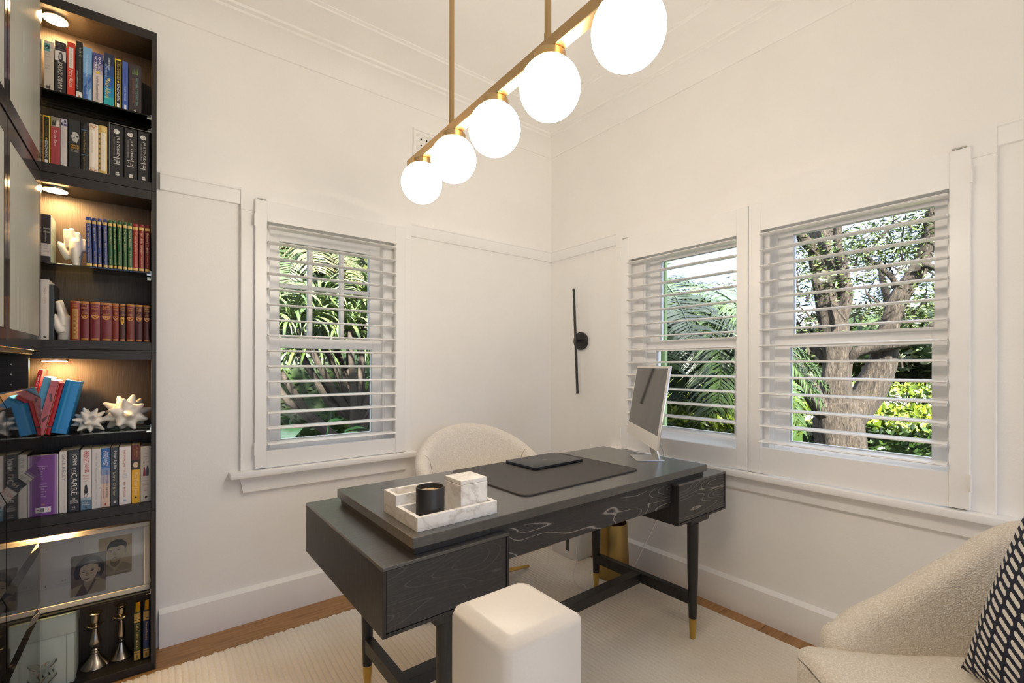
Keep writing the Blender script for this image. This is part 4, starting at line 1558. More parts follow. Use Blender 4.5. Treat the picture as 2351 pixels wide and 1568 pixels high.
Z1 = GLASS_Z[3] + 0.0058
G1 = 'paperbacks on the top glass shelf'
book(-2.6221, -2.5959, Z1, 0.186, '#cdc5b8', 'pale grey paperback with small teal portrait, nearest the top reeded door', G1, y=-0.14, items=[
    ('band', 0.05, 0.20, '#5aa0a6', 0.05, 0.62), ('disc', 0.12, '#1f3d45', 0.35, 0.0058, 1.25), ('disc', 0.135, '#8fc4c6', 0.35, 0.0022, 1.2), ('htxt', 'LITTLE', 0.24, 0.262, '#6d6660', 0.1, 0.6), ('htxt', 'THE VINTAGE', 0.30, 0.318, '#6d6660', 0.1, 0.7), ('htxt', 'VIRGINIA', 0.47, 0.49, '#7a7066', 0.1, 0.6), ('htxt', 'SELECTED', 0.53, 0.55, '#7a7066', 0.1, 0.66), ('poly', [(0.2, 0.93), (0.3, 0.86), (0.45, 0.9), (0.55, 0.85), (0.7, 0.93)], '#4a4440')])
book(-2.5935, -2.5635, Z1, 0.197, '#23242b', 'black paperback with white italic capitals and grey portrait on top shelf', G1, y=-0.14, items=[
    ('htxt', 'DREAMS', 0.03, 0.052, '#8a8a90', 0.15, 0.85), ('htxt', 'FROM', 0.062, 0.084, '#8a8a90', 0.25, 0.75), ('htxt', 'MY', 0.094, 0.116, '#8a8a90', 0.35, 0.65), ('htxt', 'FATHER', 0.126, 0.148, '#8a8a90', 0.15, 0.85),
    ('band', 0.17, 0.36, '#d8d8d8'), ('poly', [(0.35, 0.36), (0.3, 0.28), (0.42, 0.2), (0.62, 0.19), (0.75, 0.26), (0.7, 0.36)], '#4b4b50'), ('poly', [(0.3, 0.36), (0.62, 0.33), (0.95, 0.36)], '#17181c'), ('poly', [(0.4, 0.31), (0.42, 0.24), (0.55, 0.23), (0.6, 0.3), (0.52, 0.335)], '#b9b9bb'),
    ('txt', 'BARACK OBAMA', 0.38, 0.88, '#d6d2c8', 0.48, 0.42, 0.2), ('disc', 0.925, '#d6d2c8', 0.5, 0.0015, 1.6)])
book(-2.5610, -2.5387, Z1, 0.207, '#d2402f', 'red paperback with white title panel on top shelf', G1, y=-0.14, items=[
    ('band', 0.09, 0.46, '#ece7e1', 0.2, 0.78), ('txt', 'the time keeper', 0.11, 0.45, '#b98a7c', 0.48, 0.34), ('txt', 'Mitch Albom', 0.49, 0.80, '#f2ded2', 0.48, 0.52)])
book(-2.5370, -2.5185, Z1, 0.220, '#242422', 'tall thin black paperback with white base panel on top shelf', G1, y=-0.14, items=[
    ('txt', 'WAVE', 0.11, 0.25, '#a9b4a8', 0.66, 0.34), ('txt', 'A MEMOIR OF LIFE AFTER', 0.30, 0.66, '#7d837c', 0.62, 0.16), ('txt', 'SONALI DERANIYAGALA', 0.50, 0.82, '#d8d6d0', 0.22, 0.16), ('band', 0.86, 1.0, '#e8e6e0'), ('poly', [(0.35, 0.95), (0.5, 0.91), (0.65, 0.955), (0.5, 0.98)], '#b5452c')])
book(-2.5176, -2.4920, Z1, 0.207, '#7fb0de', 'light blue wave-patterned paperback on top shelf', G1, y=-0.14, pages='#b8433a', items=[
    ('txt', 'THE UNDERGROUND', 0.12, 0.54, '#d5e4f2', 0.46, 0.18), ('band', 0.48, 1.0, '#5a86c4'), ('poly', [(0.0, 0.98), (0.1, 0.75), (0.5, 0.62), (0.98, 0.5), (0.98, 0.58), (0.4, 0.72), (0.25, 0.98)], '#3c5fa8'), ('poly', [(0.55, 0.98), (0.65, 0.8), (0.98, 0.7), (0.98, 0.98)], '#9cc3e8'), ('txt', 'VINTAGE', 0.62, 0.86, '#bcd3ea', 0.5, 0.16)])
book(-2.4902, -2.4614, Z1, 0.197, '#d9cdc9', 'white and violet paperback with two-line capital author on top shelf', G1, y=-0.14, items=[
    ('band', 0.0, 0.20, '#454a8c'), ('band', 0.20, 0.33, '#7d77a4'), ('band', 0.33, 0.40, '#b9b0bd'), ('txt', 'KHALED', 0.06, 0.33, '#f4f0ea', 0.70, 0.26), ('txt', 'HOSSEINI', 0.06, 0.37, '#f4f0ea', 0.30, 0.26), ('poly', [(0.3, 0.36), (0.6, 0.345), (0.72, 0.375), (0.58, 0.40), (0.32, 0.39)], '#e8c52a'), ('txt', 'And the Mountains Echoed', 0.43, 0.90, '#6d6270', 0.48, 0.30, 0.2)])
book(-2.4588, -2.4285, Z1, 0.209, '#23314f', 'navy to turquoise paperback with yellow author name on top shelf', G1, y=-0.14, hard=True, items=[
    ('band', 0.22, 0.42, '#234a86'), ('band', 0.42, 0.62, '#1f63a8'), ('band', 0.62, 0.80, '#1a86b4'), ('band', 0.80, 1.0, '#2aa9b4'), ('txt', 'the first phone', 0.08, 0.30, '#dfe6ec', 0.52, 0.30, 0.1), ('txt', 'call from heaven', 0.20, 0.44, '#cfdae6', 0.26, 0.22, 0.1), ('txt', 'Mitch Albom', 0.46, 0.83, '#e3d76a', 0.40, 0.50)])
book(-2.4257, -2.4067, Z1, 0.199, '#17171a', 'black paperback with yellow border on the top glass shelf', G1, y=-0.14, items=[
    ('band', 0.0, 0.025, '#f0cf2e'), ('band', 0.975, 1.0, '#f0cf2e'), ('band', 0.0, 1.0, '#f0cf2e', 0.0, 0.09), ('band', 0.0, 1.0, '#f0cf2e', 0.91, 1.0), ('txt', 'ATUL GAWANDE', 0.06, 0.40, '#e6c63a', 0.5, 0.34), ('disc', 0.445, '#f0cf2e', 0.5, 0.0026, 1.6), ('txt', 'BEING MORTAL', 0.49, 0.83, '#f2f2ee', 0.5, 0.36), ('band', 0.87, 0.94, '#f2f2ee', 0.3, 0.7)])
book(-2.4039, -2.3864, Z1, 0.198, '#4a66b4', 'thin mid-blue paperback on top shelf beside the yellow-bordered one', G1, y=-0.14, items=[
    ('txt', 'THE ALMOST MOON', 0.12, 0.45, '#2b3766', 0.5, 0.26), ('txt', 'ALICE SEBOLD', 0.49, 0.78, '#c9d3ee', 0.5, 0.28), ('band', 0.86, 0.96, '#dfe4f0', 0.32, 0.72)])
book(-2.3845, -2.3450, Z1, 0.198, '#3b3136', 'thick plum-brown paperback at the right end of the top shelf', G1, y=-0.14, items=[
    ('txt', 'MICHELLE DE KRETSER', 0.26, 0.82, '#63a18e', 0.62, 0.17), ('txt', 'QUESTIONS OF TRAVEL', 0.28, 0.78, '#a5573c', 0.34, 0.15), ('poly', [(0.26, 0.2), (0.3, 0.06), (0.36, 0.2), (0.42, 0.06), (0.46, 0.2)], '#5b7a3c'), ('poly', [(0.52, 0.2), (0.58, 0.06), (0.62, 0.2), (0.68, 0.06), (0.72, 0.2)], '#6f8f45'), ('poly', [(0.4, 0.93), (0.5, 0.89), (0.62, 0.95)], '#cfc9c4')])

Z1B = 3 * UH + TH - 0.002
G1B = 'books on the floor of the topmost unit'
book(-2.6236, -2.6039, Z1B, 0.176, '#17171a', 'black book with yellow border on the second row, nearest the door', G1B, y=-0.15, items=[
    ('band', 0.0, 0.025, '#f0cf2e'), ('band', 0.0, 1.0, '#c9822a', 0.0, 0.14), ('band', 0.0, 1.0, '#f0cf2e', 0.86, 1.0), ('txt', 'ATUL GAWANDE', 0.06, 0.43, '#8a7a2c', 0.5, 0.32), ('disc', 0.475, '#c9a02e', 0.5, 0.0026, 1.6), ('txt', 'BEING MORTAL', 0.52, 0.88, '#f2f2ee', 0.5, 0.36), ('band', 0.91, 0.98, '#f2f2ee', 0.3, 0.72)])
book(-2.6031, -2.5775, Z1B, 0.178, '#a8434b', 'crimson book with grey photo on top of its spine, second row', G1B, y=-0.15, items=[
    ('band', 0.0, 0.20, '#8b8374'), ('poly', [(0.1, 0.18), (0.25, 0.06), (0.4, 0.12), (0.5, 0.05), (0.62, 0.16)], '#2f2b27'), ('poly', [(0.55, 0.19), (0.65, 0.07), (0.85, 0.05), (0.92, 0.18)], '#d8d2c4'), ('txt', 'To the River', 0.26, 0.60, '#e6d6cc', 0.52, 0.30, 0.2), ('txt', 'OLIVIA LAING', 0.66, 0.92, '#8a343c', 0.5, 0.18)])
book(-2.5770, -2.5588, Z1B, 0.178, '#cfc9c8', 'thin off-white paperback with checked head band, second row', G1B, y=-0.15, items=[
    ('band', 0.0, 0.15, '#b9b6c8'), ('poly', [(0.1, 0.13), (0.1, 0.08), (0.35, 0.08), (0.35, 0.13)], '#2c2a40'), ('poly', [(0.55, 0.07), (0.55, 0.02), (0.85, 0.02), (0.85, 0.07)], '#2c2a40'), ('poly', [(0.5, 0.14), (0.5, 0.1), (0.9, 0.1), (0.9, 0.14)], '#5a4f80'), ('txt', 'MICHAEL ONDAATJE', 0.18, 0.59, '#b08a86', 0.62, 0.22), ('txt', 'RUNNING IN THE FAMILY', 0.18, 0.58, '#a9a4a6', 0.30, 0.18)])
book(-2.5555, -2.5231, Z1B, 0.184, '#2c2e30', 'thick charcoal paperback with grey face on spine, second row', G1B, y=-0.15, items=[
    ('poly', [(0.30, 0.42), (0.22, 0.33), (0.36, 0.25), (0.62, 0.24), (0.85, 0.28), (0.9, 0.36), (0.78, 0.40), (0.7, 0.46), (0.45, 0.44)], '#b9b7b2'), ('poly', [(0.34, 0.37), (0.5, 0.345), (0.56, 0.365), (0.44, 0.385)], '#26272a'), ('poly', [(0.6, 0.31), (0.85, 0.32), (0.8, 0.35), (0.62, 0.34)], '#3a3a3c'), ('htxt', 'MARCEL', 0.50, 0.535, '#e0a83a', 0.18, 0.92), ('htxt', 'PROUST', 0.545, 0.585, '#e0a83a', 0.18, 0.92), ('htxt', 'THE WAY BY', 0.60, 0.62, '#c9c6bd', 0.2, 0.9), ('htxt', "SWANN'S", 0.628, 0.65, '#c9c6bd', 0.25, 0.85), ('htxt', 'PENGUIN', 0.975, 0.99, '#7a7a78', 0.2, 0.85)])
book(-2.5222, -2.5028, Z1B, 0.182, '#1b1a19', 'slim black hardback with gilt lettering and blue rules, second row', G1B, y=-0.15, hard=True, spine_round=0.002, items=[
    ('band', 0.145, 0.158, '#4a6f92'), ('band', 0.655, 0.668, '#4a6f92'), ('txt', 'Murder on the Orient Express', 0.19, 0.63, '#b99a4a', 0.5, 0.36), ('txt', 'Agatha Christie', 0.70, 0.97, '#8f7a42', 0.5, 0.32)])
book(-2.5002, -2.4726, Z1B, 0.185, '#e2d4c2', 'cream hardback with fine scallop pattern, second row', G1B, y=-0.15, hard=True, spine_round=0.003, items=[
    ('band', 0.13, 0.88, '#efe6da', 0.14, 0.62), ('poly', [(0.05, 0.09), (0.25, 0.02), (0.5, 0.07), (0.75, 0.02), (0.97, 0.09), (0.75, 0.05), (0.5, 0.1), (0.25, 0.05)], '#c9906a'), ('poly', [(0.05, 0.98), (0.25, 0.92), (0.5, 0.97), (0.75, 0.92), (0.97, 0.98), (0.75, 0.95), (0.5, 0.99), (0.25, 0.95)], '#c9906a'), ('txt', 'A COLLECTION OF STORIES', 0.2, 0.6, '#c2ab98', 0.38, 0.2)])
book(-2.4718, -2.4472, Z1B, 0.187, '#cfae62', 'gold and cream hardback with dotted edge, second row', G1B, y=-0.15, hard=True, spine_round=0.0025, items=[
    ('band', 0.14, 0.92, '#e6ddcb', 0.24, 0.84), ('band', 0.03, 0.12, '#e0c987', 0.3, 0.8), ('txt', 'COLLECTED POEMS', 0.2, 0.8, '#d0bf9e', 0.54, 0.22)] + [('band', 0.16 + 0.1 * k, 0.20 + 0.1 * k, '#4a3c22', 0.06, 0.16) for k in range(8)])
for (xa, xb, hh_, which) in ((-2.4385, -2.3990, 0.200, 'left'), (-2.3967, -2.3580, 0.200, 'middle'), (-2.3549, -2.3215, 0.200, 'right')):
    book(xa, xb, Z1B + 0.0015, hh_, '#242223', 'thick black book with white roundel, %s of the slipcased set' % which, 'slipcased set of thick black books', y=-0.15, items=[
        ('disc', 0.12, '#dedad2', 0.46, 0.0088, 1.0), ('disc', 0.12, '#6d6a66', 0.46, 0.0052, 1.0), ('disc', 0.12, '#dedad2', 0.46, 0.0040, 1.0), ('txt', 'J R R TOLKIEN', 0.205, 0.61, '#dcd8d0', 0.56, 0.27), ('txt', 'THE LORD OF THE RINGS', 0.235, 0.58, '#b0aca6', 0.28, 0.09),
        ('band', 0.625, 0.637, '#d8d4cc', 0.22, 0.74), ('band', 0.735, 0.747, '#d8d4cc', 0.22, 0.74), ('poly', [(0.3, 0.67), (0.34, 0.645), (0.38, 0.69)], '#d8d4cc'), ('poly', [(0.45, 0.72), (0.5, 0.65), (0.55, 0.715)], '#d8d4cc'), ('poly', [(0.6, 0.73), (0.66, 0.66), (0.7, 0.72)], '#d8d4cc'), ('band', 0.90, 0.925, '#dcd8d0', 0.4, 0.66), ('band', 0.935, 0.965, '#dcd8d0', 0.38, 0.68)])
t = thing('slipcase', 'thin black slipcase with pale edge around the three thick black books', 'slipcase', (-2.380, -0.148, Z1B))
bm = BM()
bm_box(bm, -0.0622, -0.0600, 0.0, 0.134, 0.0002, 0.2085)
bm_box(bm, 0.0600, 0.0620, 0.0, 0.134, 0.0002, 0.2085)
bm_box(bm, -0.0600, 0.0600, 0.0, 0.134, 0.2065, 0.2085)
bm_box(bm, -0.0600, 0.0600, 0.0, 0.134, 0.0002, 0.0014)
bm_box(bm, -0.0600, 0.0600, 0.1325, 0.134, 0.0014, 0.2065)
obj('case', bm, hx('#1c1b1c'), t)
bm = BM()
bm_box(bm, -0.0622, -0.0606, -0.0006, 0.0, 0.0002, 0.2085)
bm_box(bm, -0.0606, 0.0610, -0.0006, 0.0, 0.2073, 0.2085)
obj('pale_edge', bm, hx('#9a948c'), t)

# ---- second unit, glass shelf: boxed book, hand, cloth-bound classics
Z2 = GLASS_Z[2] + 0.0058
book(-2.6290, -2.6020, Z2, 0.176, '#241d1d', 'boxed book with dark spine and pale teal side, left of the upper hand', 'books flanking the hands', y=-0.150, d=0.118, items=[
    ('band', 0.60, 0.86, '#c9c0ba', 0.0, 1.0), ('txt', 'Jostein Gaarder', 0.34, 0.58, '#b9b4ac', 0.5, 0.2), ('htxt', 'lately', 0.27, 0.31, '#c9c4bc', 0.3, 0.95), ('htxt', 'close', 0.34, 0.38, '#c9c4bc', 0.3, 0.9), ('htxt', 'HARPER', 0.64, 0.665, '#5a504c', 0.25, 0.8), ('htxt', 'LEE', 0.70, 0.72, '#5a504c', 0.35, 0.7), ('htxt', 'VINTAGE', 0.76, 0.78, '#5a504c', 0.25, 0.85),
    ('side', 0.0, 1.0, '#a9beb8'), ('sidetxt', 'Mostly', 0.26, 0.32, '#6f7f7c', 0.2, 0.8), ('sidetxt', 'Lost', 0.36, 0.42, '#6f7f7c', 0.25, 0.75), ('sidetxt', 'a novel of', 0.60, 0.63, '#5f7a80', 0.2, 0.8), ('sidetxt', 'friendship', 0.66, 0.69, '#5f7a80', 0.2, 0.85)])
BLUE, GREEN, RED = '#233a7d', '#1f5a30', '#9c1f24'
GOLD = '#d9b668'
cloth = [(-2.5094, -2.4935, 0.191, BLUE, 'Uncle Tom Collection', 'Charles Dickens', 'farthest left of the four blue classics'),
         (-2.4913, -2.4795, 0.191, BLUE, 'Jane Eyre', 'Emily Bronte', 'second from left of the four blue classics'),
         (-2.4758, -2.4647, 0.191, BLUE, 'The Railway Children', 'E. Nesbit', 'third from left of the four blue classics'),
         (-2.4595, -2.4475, 0.192, BLUE, "King Solomon's Mines", 'H. Rider Haggard', 'rightmost of the four blue classics'),
         (-2.4444, -2.4323, 0.192, GREEN, 'Robin Hood', 'R. Green', 'leftmost of the five green classics'),
         (-2.4308, -2.4208, 0.193, GREEN, 'The Call of the Wild', 'Jack London', 'second from left of the five green classics'),
         (-2.4178, -2.4038, 0.192, GREEN, 'Kidnapped', 'R. L. Stevenson', 'middle of the five green classics'),
         (-2.4007, -2.3890, 0.193, GREEN, 'The Water Babies', 'by Charles Kingsley', 'fourth from left of the five green classics'),
         (-2.3867, -2.3725, 0.192, GREEN, 'Lorna Doone', 'by R. D. Blackmore', 'rightmost of the five green classics'),
         (-2.3701, -2.3549, 0.191, RED, 'The Children of the New Forest', 'by Captain Marryat', 'leftmost of the three red classics'),
         (-2.3517, -2.3363, 0.192, '#8c1d22', 'The Secret Garden', 'by F. Hodgson Burnett', 'middle of the three red classics'),
         (-2.3331, -2.3167, 0.193, '#761a20', "Gulliver's Travels", 'by Jonathan Swift', 'rightmost of the three red classics')]
for i, (xa, xb, hh_, c, ti, au, lab) in enumerate(cloth):
    cname = {BLUE: 'blue', GREEN: 'green'}.get(c, 'red')
    ln = -0.020 if i < 2 else (-0.012 if i < 6 else -0.006 if i < 9 else 0.0)
    sh = 0.0035 if i < 2 else (0.0018 if i < 6 else 0.0008 if i < 9 else 0.0)
    book(xa + sh, xb + sh, Z2, hh_ - 0.002, c, '%s cloth hardback with gilt bands, %s' % (cname, lab), 'cloth-bound classics', hard=True, spine_round=0.0022, lean=ln, pages='#c9b892', items=[
        ('band', 0.065, 0.125, GOLD), ('band', 0.925, 0.975, GOLD), ('band', 0.14, 0.147, '#c2a052', 0.2, 0.3), ('band', 0.14, 0.147, '#c2a052', 0.7, 0.8), ('txt', ti, 0.17, 0.17 + min(0.42, 0.026 * len(ti) + 0.06), '#e3cf9c', 0.5, 0.40, 0.15), ('txt', au, 0.90 - min(0.30, 0.016 * len(au) + 0.03), 0.90, '#dcc48a', 0.5, 0.32, 0.15)])

M_CERAMIC = plain('white_glazed_ceramic', (0.80, 0.74, 0.66), 0.30)
# ceramic hands: palm and five fingers as one body
def skin_chain(bm, pts, radii, flat=1.0, seg=14):
    P = [Vector(p_) for p_ in pts]
    # add hemispherical end
    d_ = (P[-1] - P[-2]).normalized()
    r_ = radii[-1]
    pp, rr = list(P), list(radii)
    for k in (0.5, 0.8, 0.97):
        pp.append(P[-1] + d_ * r_ * k)
        rr.append(r_ * math.sqrt(1 - k * k) + 0.0001)
    bm_tube(bm, pp, rr, seg, True, flat)

def fuse(name, bm, mat, parent, voxel):
    finish(bm)
    me0 = bpy.data.meshes.new(name)
    bm.to_mesh(me0)
    bm.free()
    o = bpy.data.objects.new('fuse_tmp', me0)
    _TSC.collection.objects.link(o)
    m = o.modifiers.new('fuse', 'REMESH')
    m.mode = 'VOXEL'
    m.voxel_size = voxel
    s_ = o.modifiers.new('soften', 'SMOOTH')
    s_.factor = 0.5
    s_.iterations = 8
    with bpy.context.temp_override(scene=_TSC, view_layer=_TSC.view_layers[0]):
        dg = bpy.context.evaluated_depsgraph_get()
        me = bpy.data.meshes.new_from_object(o.evaluated_get(dg))
    bpy.data.objects.remove(o)
    me.name = name
    o = obj_me(name, me, mat, parent)
    me.polygons.foreach_set('use_smooth', [True] * len(me.polygons))
    return o

t = thing('ceramic_hand', 'white ceramic hand facing forward on the upper glass shelf', 'ornament', (-2.5400, -0.108, Z2), math.radians(-6))
bm = BM()
skin_chain(bm, [(0.004, 0, 0.001), (0.003, 0, 0.018), (0.002, 0, 0.042), (0.002, 0, 0.066), (0.001, 0, 0.080)], [0.0235, 0.0235, 0.0310, 0.0345, 0.0310], 0.55, 24)
skin_chain(bm, [(-0.020, 0, 0.072), (-0.0235, -0.001, 0.105), (-0.0275, 0.002, 0.134)], [0.0122, 0.0110, 0.0095], 0.95)
skin_chain(bm, [(-0.004, 0, 0.074), (-0.0075, -0.001, 0.110), (-0.0120, 0.002, 0.139)], [0.0122, 0.0110, 0.0095], 0.95)
skin_chain(bm, [(0.012, 0, 0.072), (0.0100, 0.000, 0.102), (0.0065, 0.003, 0.127)], [0.0118, 0.0106, 0.0090], 0.95)
skin_chain(bm, [(0.026, 0, 0.062), (0.0265, 0.002, 0.086), (0.0235, 0.005, 0.104)], [0.0105, 0.0094, 0.0080], 0.95)
skin_chain(bm, [(-0.016, 0, 0.030), (-0.029, -0.004, 0.052), (-0.038, -0.006, 0.072), (-0.044, -0.006, 0.085)], [0.0145, 0.0135, 0.0110, 0.0075], 0.95)
hand = fuse('hand_body', bm, M_CERAMIC, t, 0.0022)
M_MARK = plain('grey_stamp', (0.16, 0.14, 0.12), 0.6)
bm = BM()
for (cx_, cz_, ra, rb) in ((0.016, 0.041, 0.0034, 0.0024), (0.017, 0.0362, 0.0034, 0.0024)):
    bm_tube(bm, [(cx_ + 0.003 * math.cos(a), -0.0199 + 0.0004, cz_ + 0.0024 * math.sin(a)) for a in [2 * PI * k / 14 for k in range(15)]], 0.0008, 5, False)
obj('palm_mark', bm, M_MARK, t, True)

t = thing('ceramic_hand', 'white ceramic hand seen edge-on beside the row of old leather books', 'ornament', (-2.5690, -0.120, 2 * UH + TH - 0.0018), math.radians(70))
bm = BM()
skin_chain(bm, [(0.0, 0, 0.001), (0.002, 0, 0.020), (0.003, 0, 0.045), (0.002, 0, 0.075)], [0.020, 0.0205, 0.026, 0.024], 0.60, 20)
skin_chain(bm, [(-0.010, 0, 0.055), (-0.014, 0.002, 0.095), (-0.018, 0.010, 0.138)], [0.0125, 0.0112, 0.0085], 0.9)
skin_chain(bm, [(0.000, 0, 0.055), (-0.001, 0.002, 0.10), (-0.003, 0.010, 0.144)], [0.0125, 0.0112, 0.0085], 0.9)
skin_chain(bm, [(0.010, 0, 0.055), (0.010, 0.002, 0.092), (0.008, 0.009, 0.128)], [0.0120, 0.0108, 0.0082], 0.9)
skin_chain(bm, [(0.018, 0, 0.045), (0.021, 0.002, 0.075), (0.020, 0.007, 0.102)], [0.0105, 0.0095, 0.0076], 0.9)
skin_chain(bm, [(-0.010, 0.004, 0.030), (-0.019, 0.012, 0.055), (-0.020, 0.018, 0.078), (-0.018, 0.021, 0.090)], [0.013, 0.0125, 0.0105, 0.0085], 0.95)
fuse('hand_body', bm, M_CERAMIC, t, 0.0022)

# ---- second unit, bottom board: white book, dark book, nine leather volumes
Z2B = 2 * UH + TH - 0.0016
book(-2.6310, -2.6060, Z2B, 0.218, '#d9d2cb', 'tall white paperback with red title beside the lower hand', 'books flanking the hands', y=-0.150, d=0.120, items=[
    ('txt', 'Deepak Chopra', 0.12, 0.40, '#b5867c', 0.55, 0.34), ('txt', 'THE BOOK OF SECRETS', 0.45, 0.86, '#cfc5bd', 0.52, 0.2), ('poly', [(0.4, 0.95), (0.6, 0.93), (0.7, 0.97), (0.5, 0.98)], '#3a3532'), ('side', 0.0, 1.0, '#e8e4dd')])
book(-2.6056, -2.5930, Z2B, 0.202, '#33393a', 'slate paperback with black side cover and white script', 'books flanking the hands', y=-0.150, d=0.120, items=[
    ('side', 0.0, 1.0, '#1b1a1a'), ('band', 0.0, 1.0, '#9fb0bc', 0.94, 1.0), ('sidetxt', 'DISCIPLINE', 0.30, 0.34, '#d8d4ce', 0.35, 0.75), ('sidetxt', 'of', 0.37, 0.40, '#d8d4ce', 0.45, 0.65), ('sidetxt', 'SECRET', 0.43, 0.47, '#d8d4ce', 0.35, 0.75), ('sidetxt', 'things', 0.50, 0.54, '#d8d4ce', 0.38, 0.72), ('sidetxt', 'and', 0.57, 0.60, '#d8d4ce', 0.42, 0.66), ('sidetxt', 'other', 0.63, 0.67, '#d8d4ce', 0.38, 0.7), ('sidetxt', 'stories', 0.70, 0.74, '#d8d4ce', 0.38, 0.72)])
leather = [(-2.5505, -2.5239, '#8c2f22', 'OLD', 'CURIOSITY', 'leftmost, with a gilt panel down the spine'), (-2.5230, -2.4968, '#6b1c1f', 'LITTLE', 'DORRIT', 'second from the lower hand'), (-2.4950, -2.4665, '#74242a', 'MARTIN', 'CHUZZLEWIT', 'third from the lower hand'),
           (-2.4647, -2.4329, '#70252c', 'BLEAK', 'HOUSE', 'widest, fourth from the lower hand'), (-2.4320, -2.4122, '#7a2722', 'DAVID', 'COPPERFIELD', 'fifth from the lower hand'), (-2.4113, -2.3921, '#4a2620', 'OLIVER', 'TWIST', 'brown, with a gilt shield'),
           (-2.3903, -2.3652, '#6c2a1e', 'HARD', 'TIMES', 'third from the bookcase side'), (-2.3633, -2.3397, '#46191f', 'THE OLD', 'CURIOSITY', 'darkest, second from the bookcase side'), (-2.3378, -2.3157, '#4a1a1a', 'BARNABY', 'RUDGE', 'against the bookcase side')]
for i, (xa, xb, c, l1, l2, lab) in enumerate(leather):
    items = [('band', 0.0, 0.055, '#b5752e'), ('htxt', l1, 0.085, 0.125, '#d89a3e', 0.18, 0.82), ('htxt', l2, 0.145, 0.185, '#d89a3e', 0.14, 0.86), ('disc', 0.235, '#c98a36', 0.5, 0.0009, 1.0), ('htxt', 'CHARLES', 0.265, 0.285, '#d08f38', 0.24, 0.76), ('htxt', 'DICKENS', 0.295, 0.318, '#d08f38', 0.22, 0.78), ('band', 0.94, 0.985, '#b5752e', 0.12, 0.88)]
    if i == 0:
        items = [('band', 0.0, 0.04, '#a8662a'), ('htxt', 'DAVID', 0.08, 0.11, '#d89a3e', 0.28, 0.72), ('htxt', 'COPPER', 0.125, 0.155, '#d89a3e', 0.26, 0.74), ('band', 0.20, 0.96, '#b98538', 0.2, 0.82), ('txt', 'XOXOXOXOXOXOXO', 0.24, 0.93, '#7d4a1e', 0.5, 0.42), ('txt', 'OOXOOXOOXOOX', 0.26, 0.91, '#8f5f26', 0.32, 0.16)]
    elif i == 5:
        items += [('poly', [(0.2, 0.36), (0.35, 0.34), (0.5, 0.37), (0.65, 0.34), (0.8, 0.36), (0.76, 0.5), (0.5, 0.56), (0.24, 0.5)], '#d9a22e'), ('poly', [(0.35, 0.4), (0.5, 0.39), (0.64, 0.4), (0.5, 0.5)], '#7a4a1c')]
    else:
        pts = [(0.10, 0.345)] + [(0.5 - 0.40 * math.cos(q), 0.345 + 0.105 * math.sin(q)) for q in [PI * k / 10 for k in range(11)]] + [(0.90, 0.345)]
        items += [('poly', pts, '#c8883a'), ('disc', 0.375, '#5a1d1c', 0.32, 0.0020, 1.0), ('disc', 0.375, '#5a1d1c', 0.68, 0.0020, 1.0), ('disc', 0.405, '#5a1d1c', 0.5, 0.0022, 1.0)]
    book(xa, xb, Z2B, 0.147, c, 'old red-brown leather volume with gilt spine, %s' % lab, 'old leather volumes', y=-0.150, d=0.10, hard=True, spine_round=0.0042, pages='#b89a68', items=items)

# ---- third unit, glass shelf: leaning notebooks, urchin ornaments
Z3 = GLASS_Z[1] + 0.0058
LN = math.radians(11.5)
book(-2.6790, -2.6665, Z3, 0.240, '#c8232a', 'red paperback mostly hidden behind the drawer cabinet end', 'notebooks on the third unit', y=-0.130, d=0.10, lean=LN * 0.9, items=[('txt', 'FACT', 0.08, 0.3, '#f2e6e2', 0.5, 0.4)])
book(-2.6640, -2.6420, Z3, 0.212, '#5aa6cf', 'light blue paperback with white foot leaning on the pink one', 'notebooks on the third unit', y=-0.138, d=0.12, lean=LN, pages='#efe6d6', items=[('band', 0.55, 1.0, '#e9ecee'), ('side', 0.0, 0.55, '#7fbfdd')])
book(-2.6410, -2.6200, Z3, 0.200, '#c56d78', 'pink notebook with dark motifs leaning on the red one', 'notebooks on the third unit', y=-0.145, d=0.12, lean=LN, pages='#efe0cc', items=[
    ('poly', [(0.15, 0.10), (0.85, 0.10), (0.85, 0.105), (0.15, 0.105)], '#8a4550'), ('poly', [(0.25, 0.25), (0.5, 0.24), (0.9, 0.36), (0.75, 0.40), (0.45, 0.33)], '#5e4648'), ('poly', [(0.2, 0.72), (0.5, 0.68), (0.85, 0.62), (0.8, 0.70), (0.45, 0.78)], '#5e4648'), ('poly', [(0.15, 0.9), (0.4, 0.86), (0.6, 0.92), (0.5, 0.99), (0.25, 0.98)], '#6a4c4e'), ('txt', 'TRAVEL', 0.44, 0.64, '#a35a64', 0.5, 0.5)])
book(-2.6185, -2.6035, Z3, 0.192, '#b81a2c', 'glossy red notebook between pink and blue notebooks', 'notebooks on the third unit', y=-0.140, d=0.12, lean=LN, hard=True, spine_round=0.002, pages='#e8d9c2', items=[('band', 0.84, 0.862, '#2c3346'), ('band', 0.0, 1.0, '#d8b68c', -0.04, 0.06)])
book(-2.6020, -2.5600, Z3, 0.196, '#1f86c9', 'wide bright blue notebook leaning beside the small spiky ornament', 'notebooks on the third unit', y=-0.145, d=0.11, lean=LN, hard=True, spine_round=0.004, pages='#efe6d6', items=[('band', 0.02, 0.98, '#4aa3da', 0.26, 0.40)])

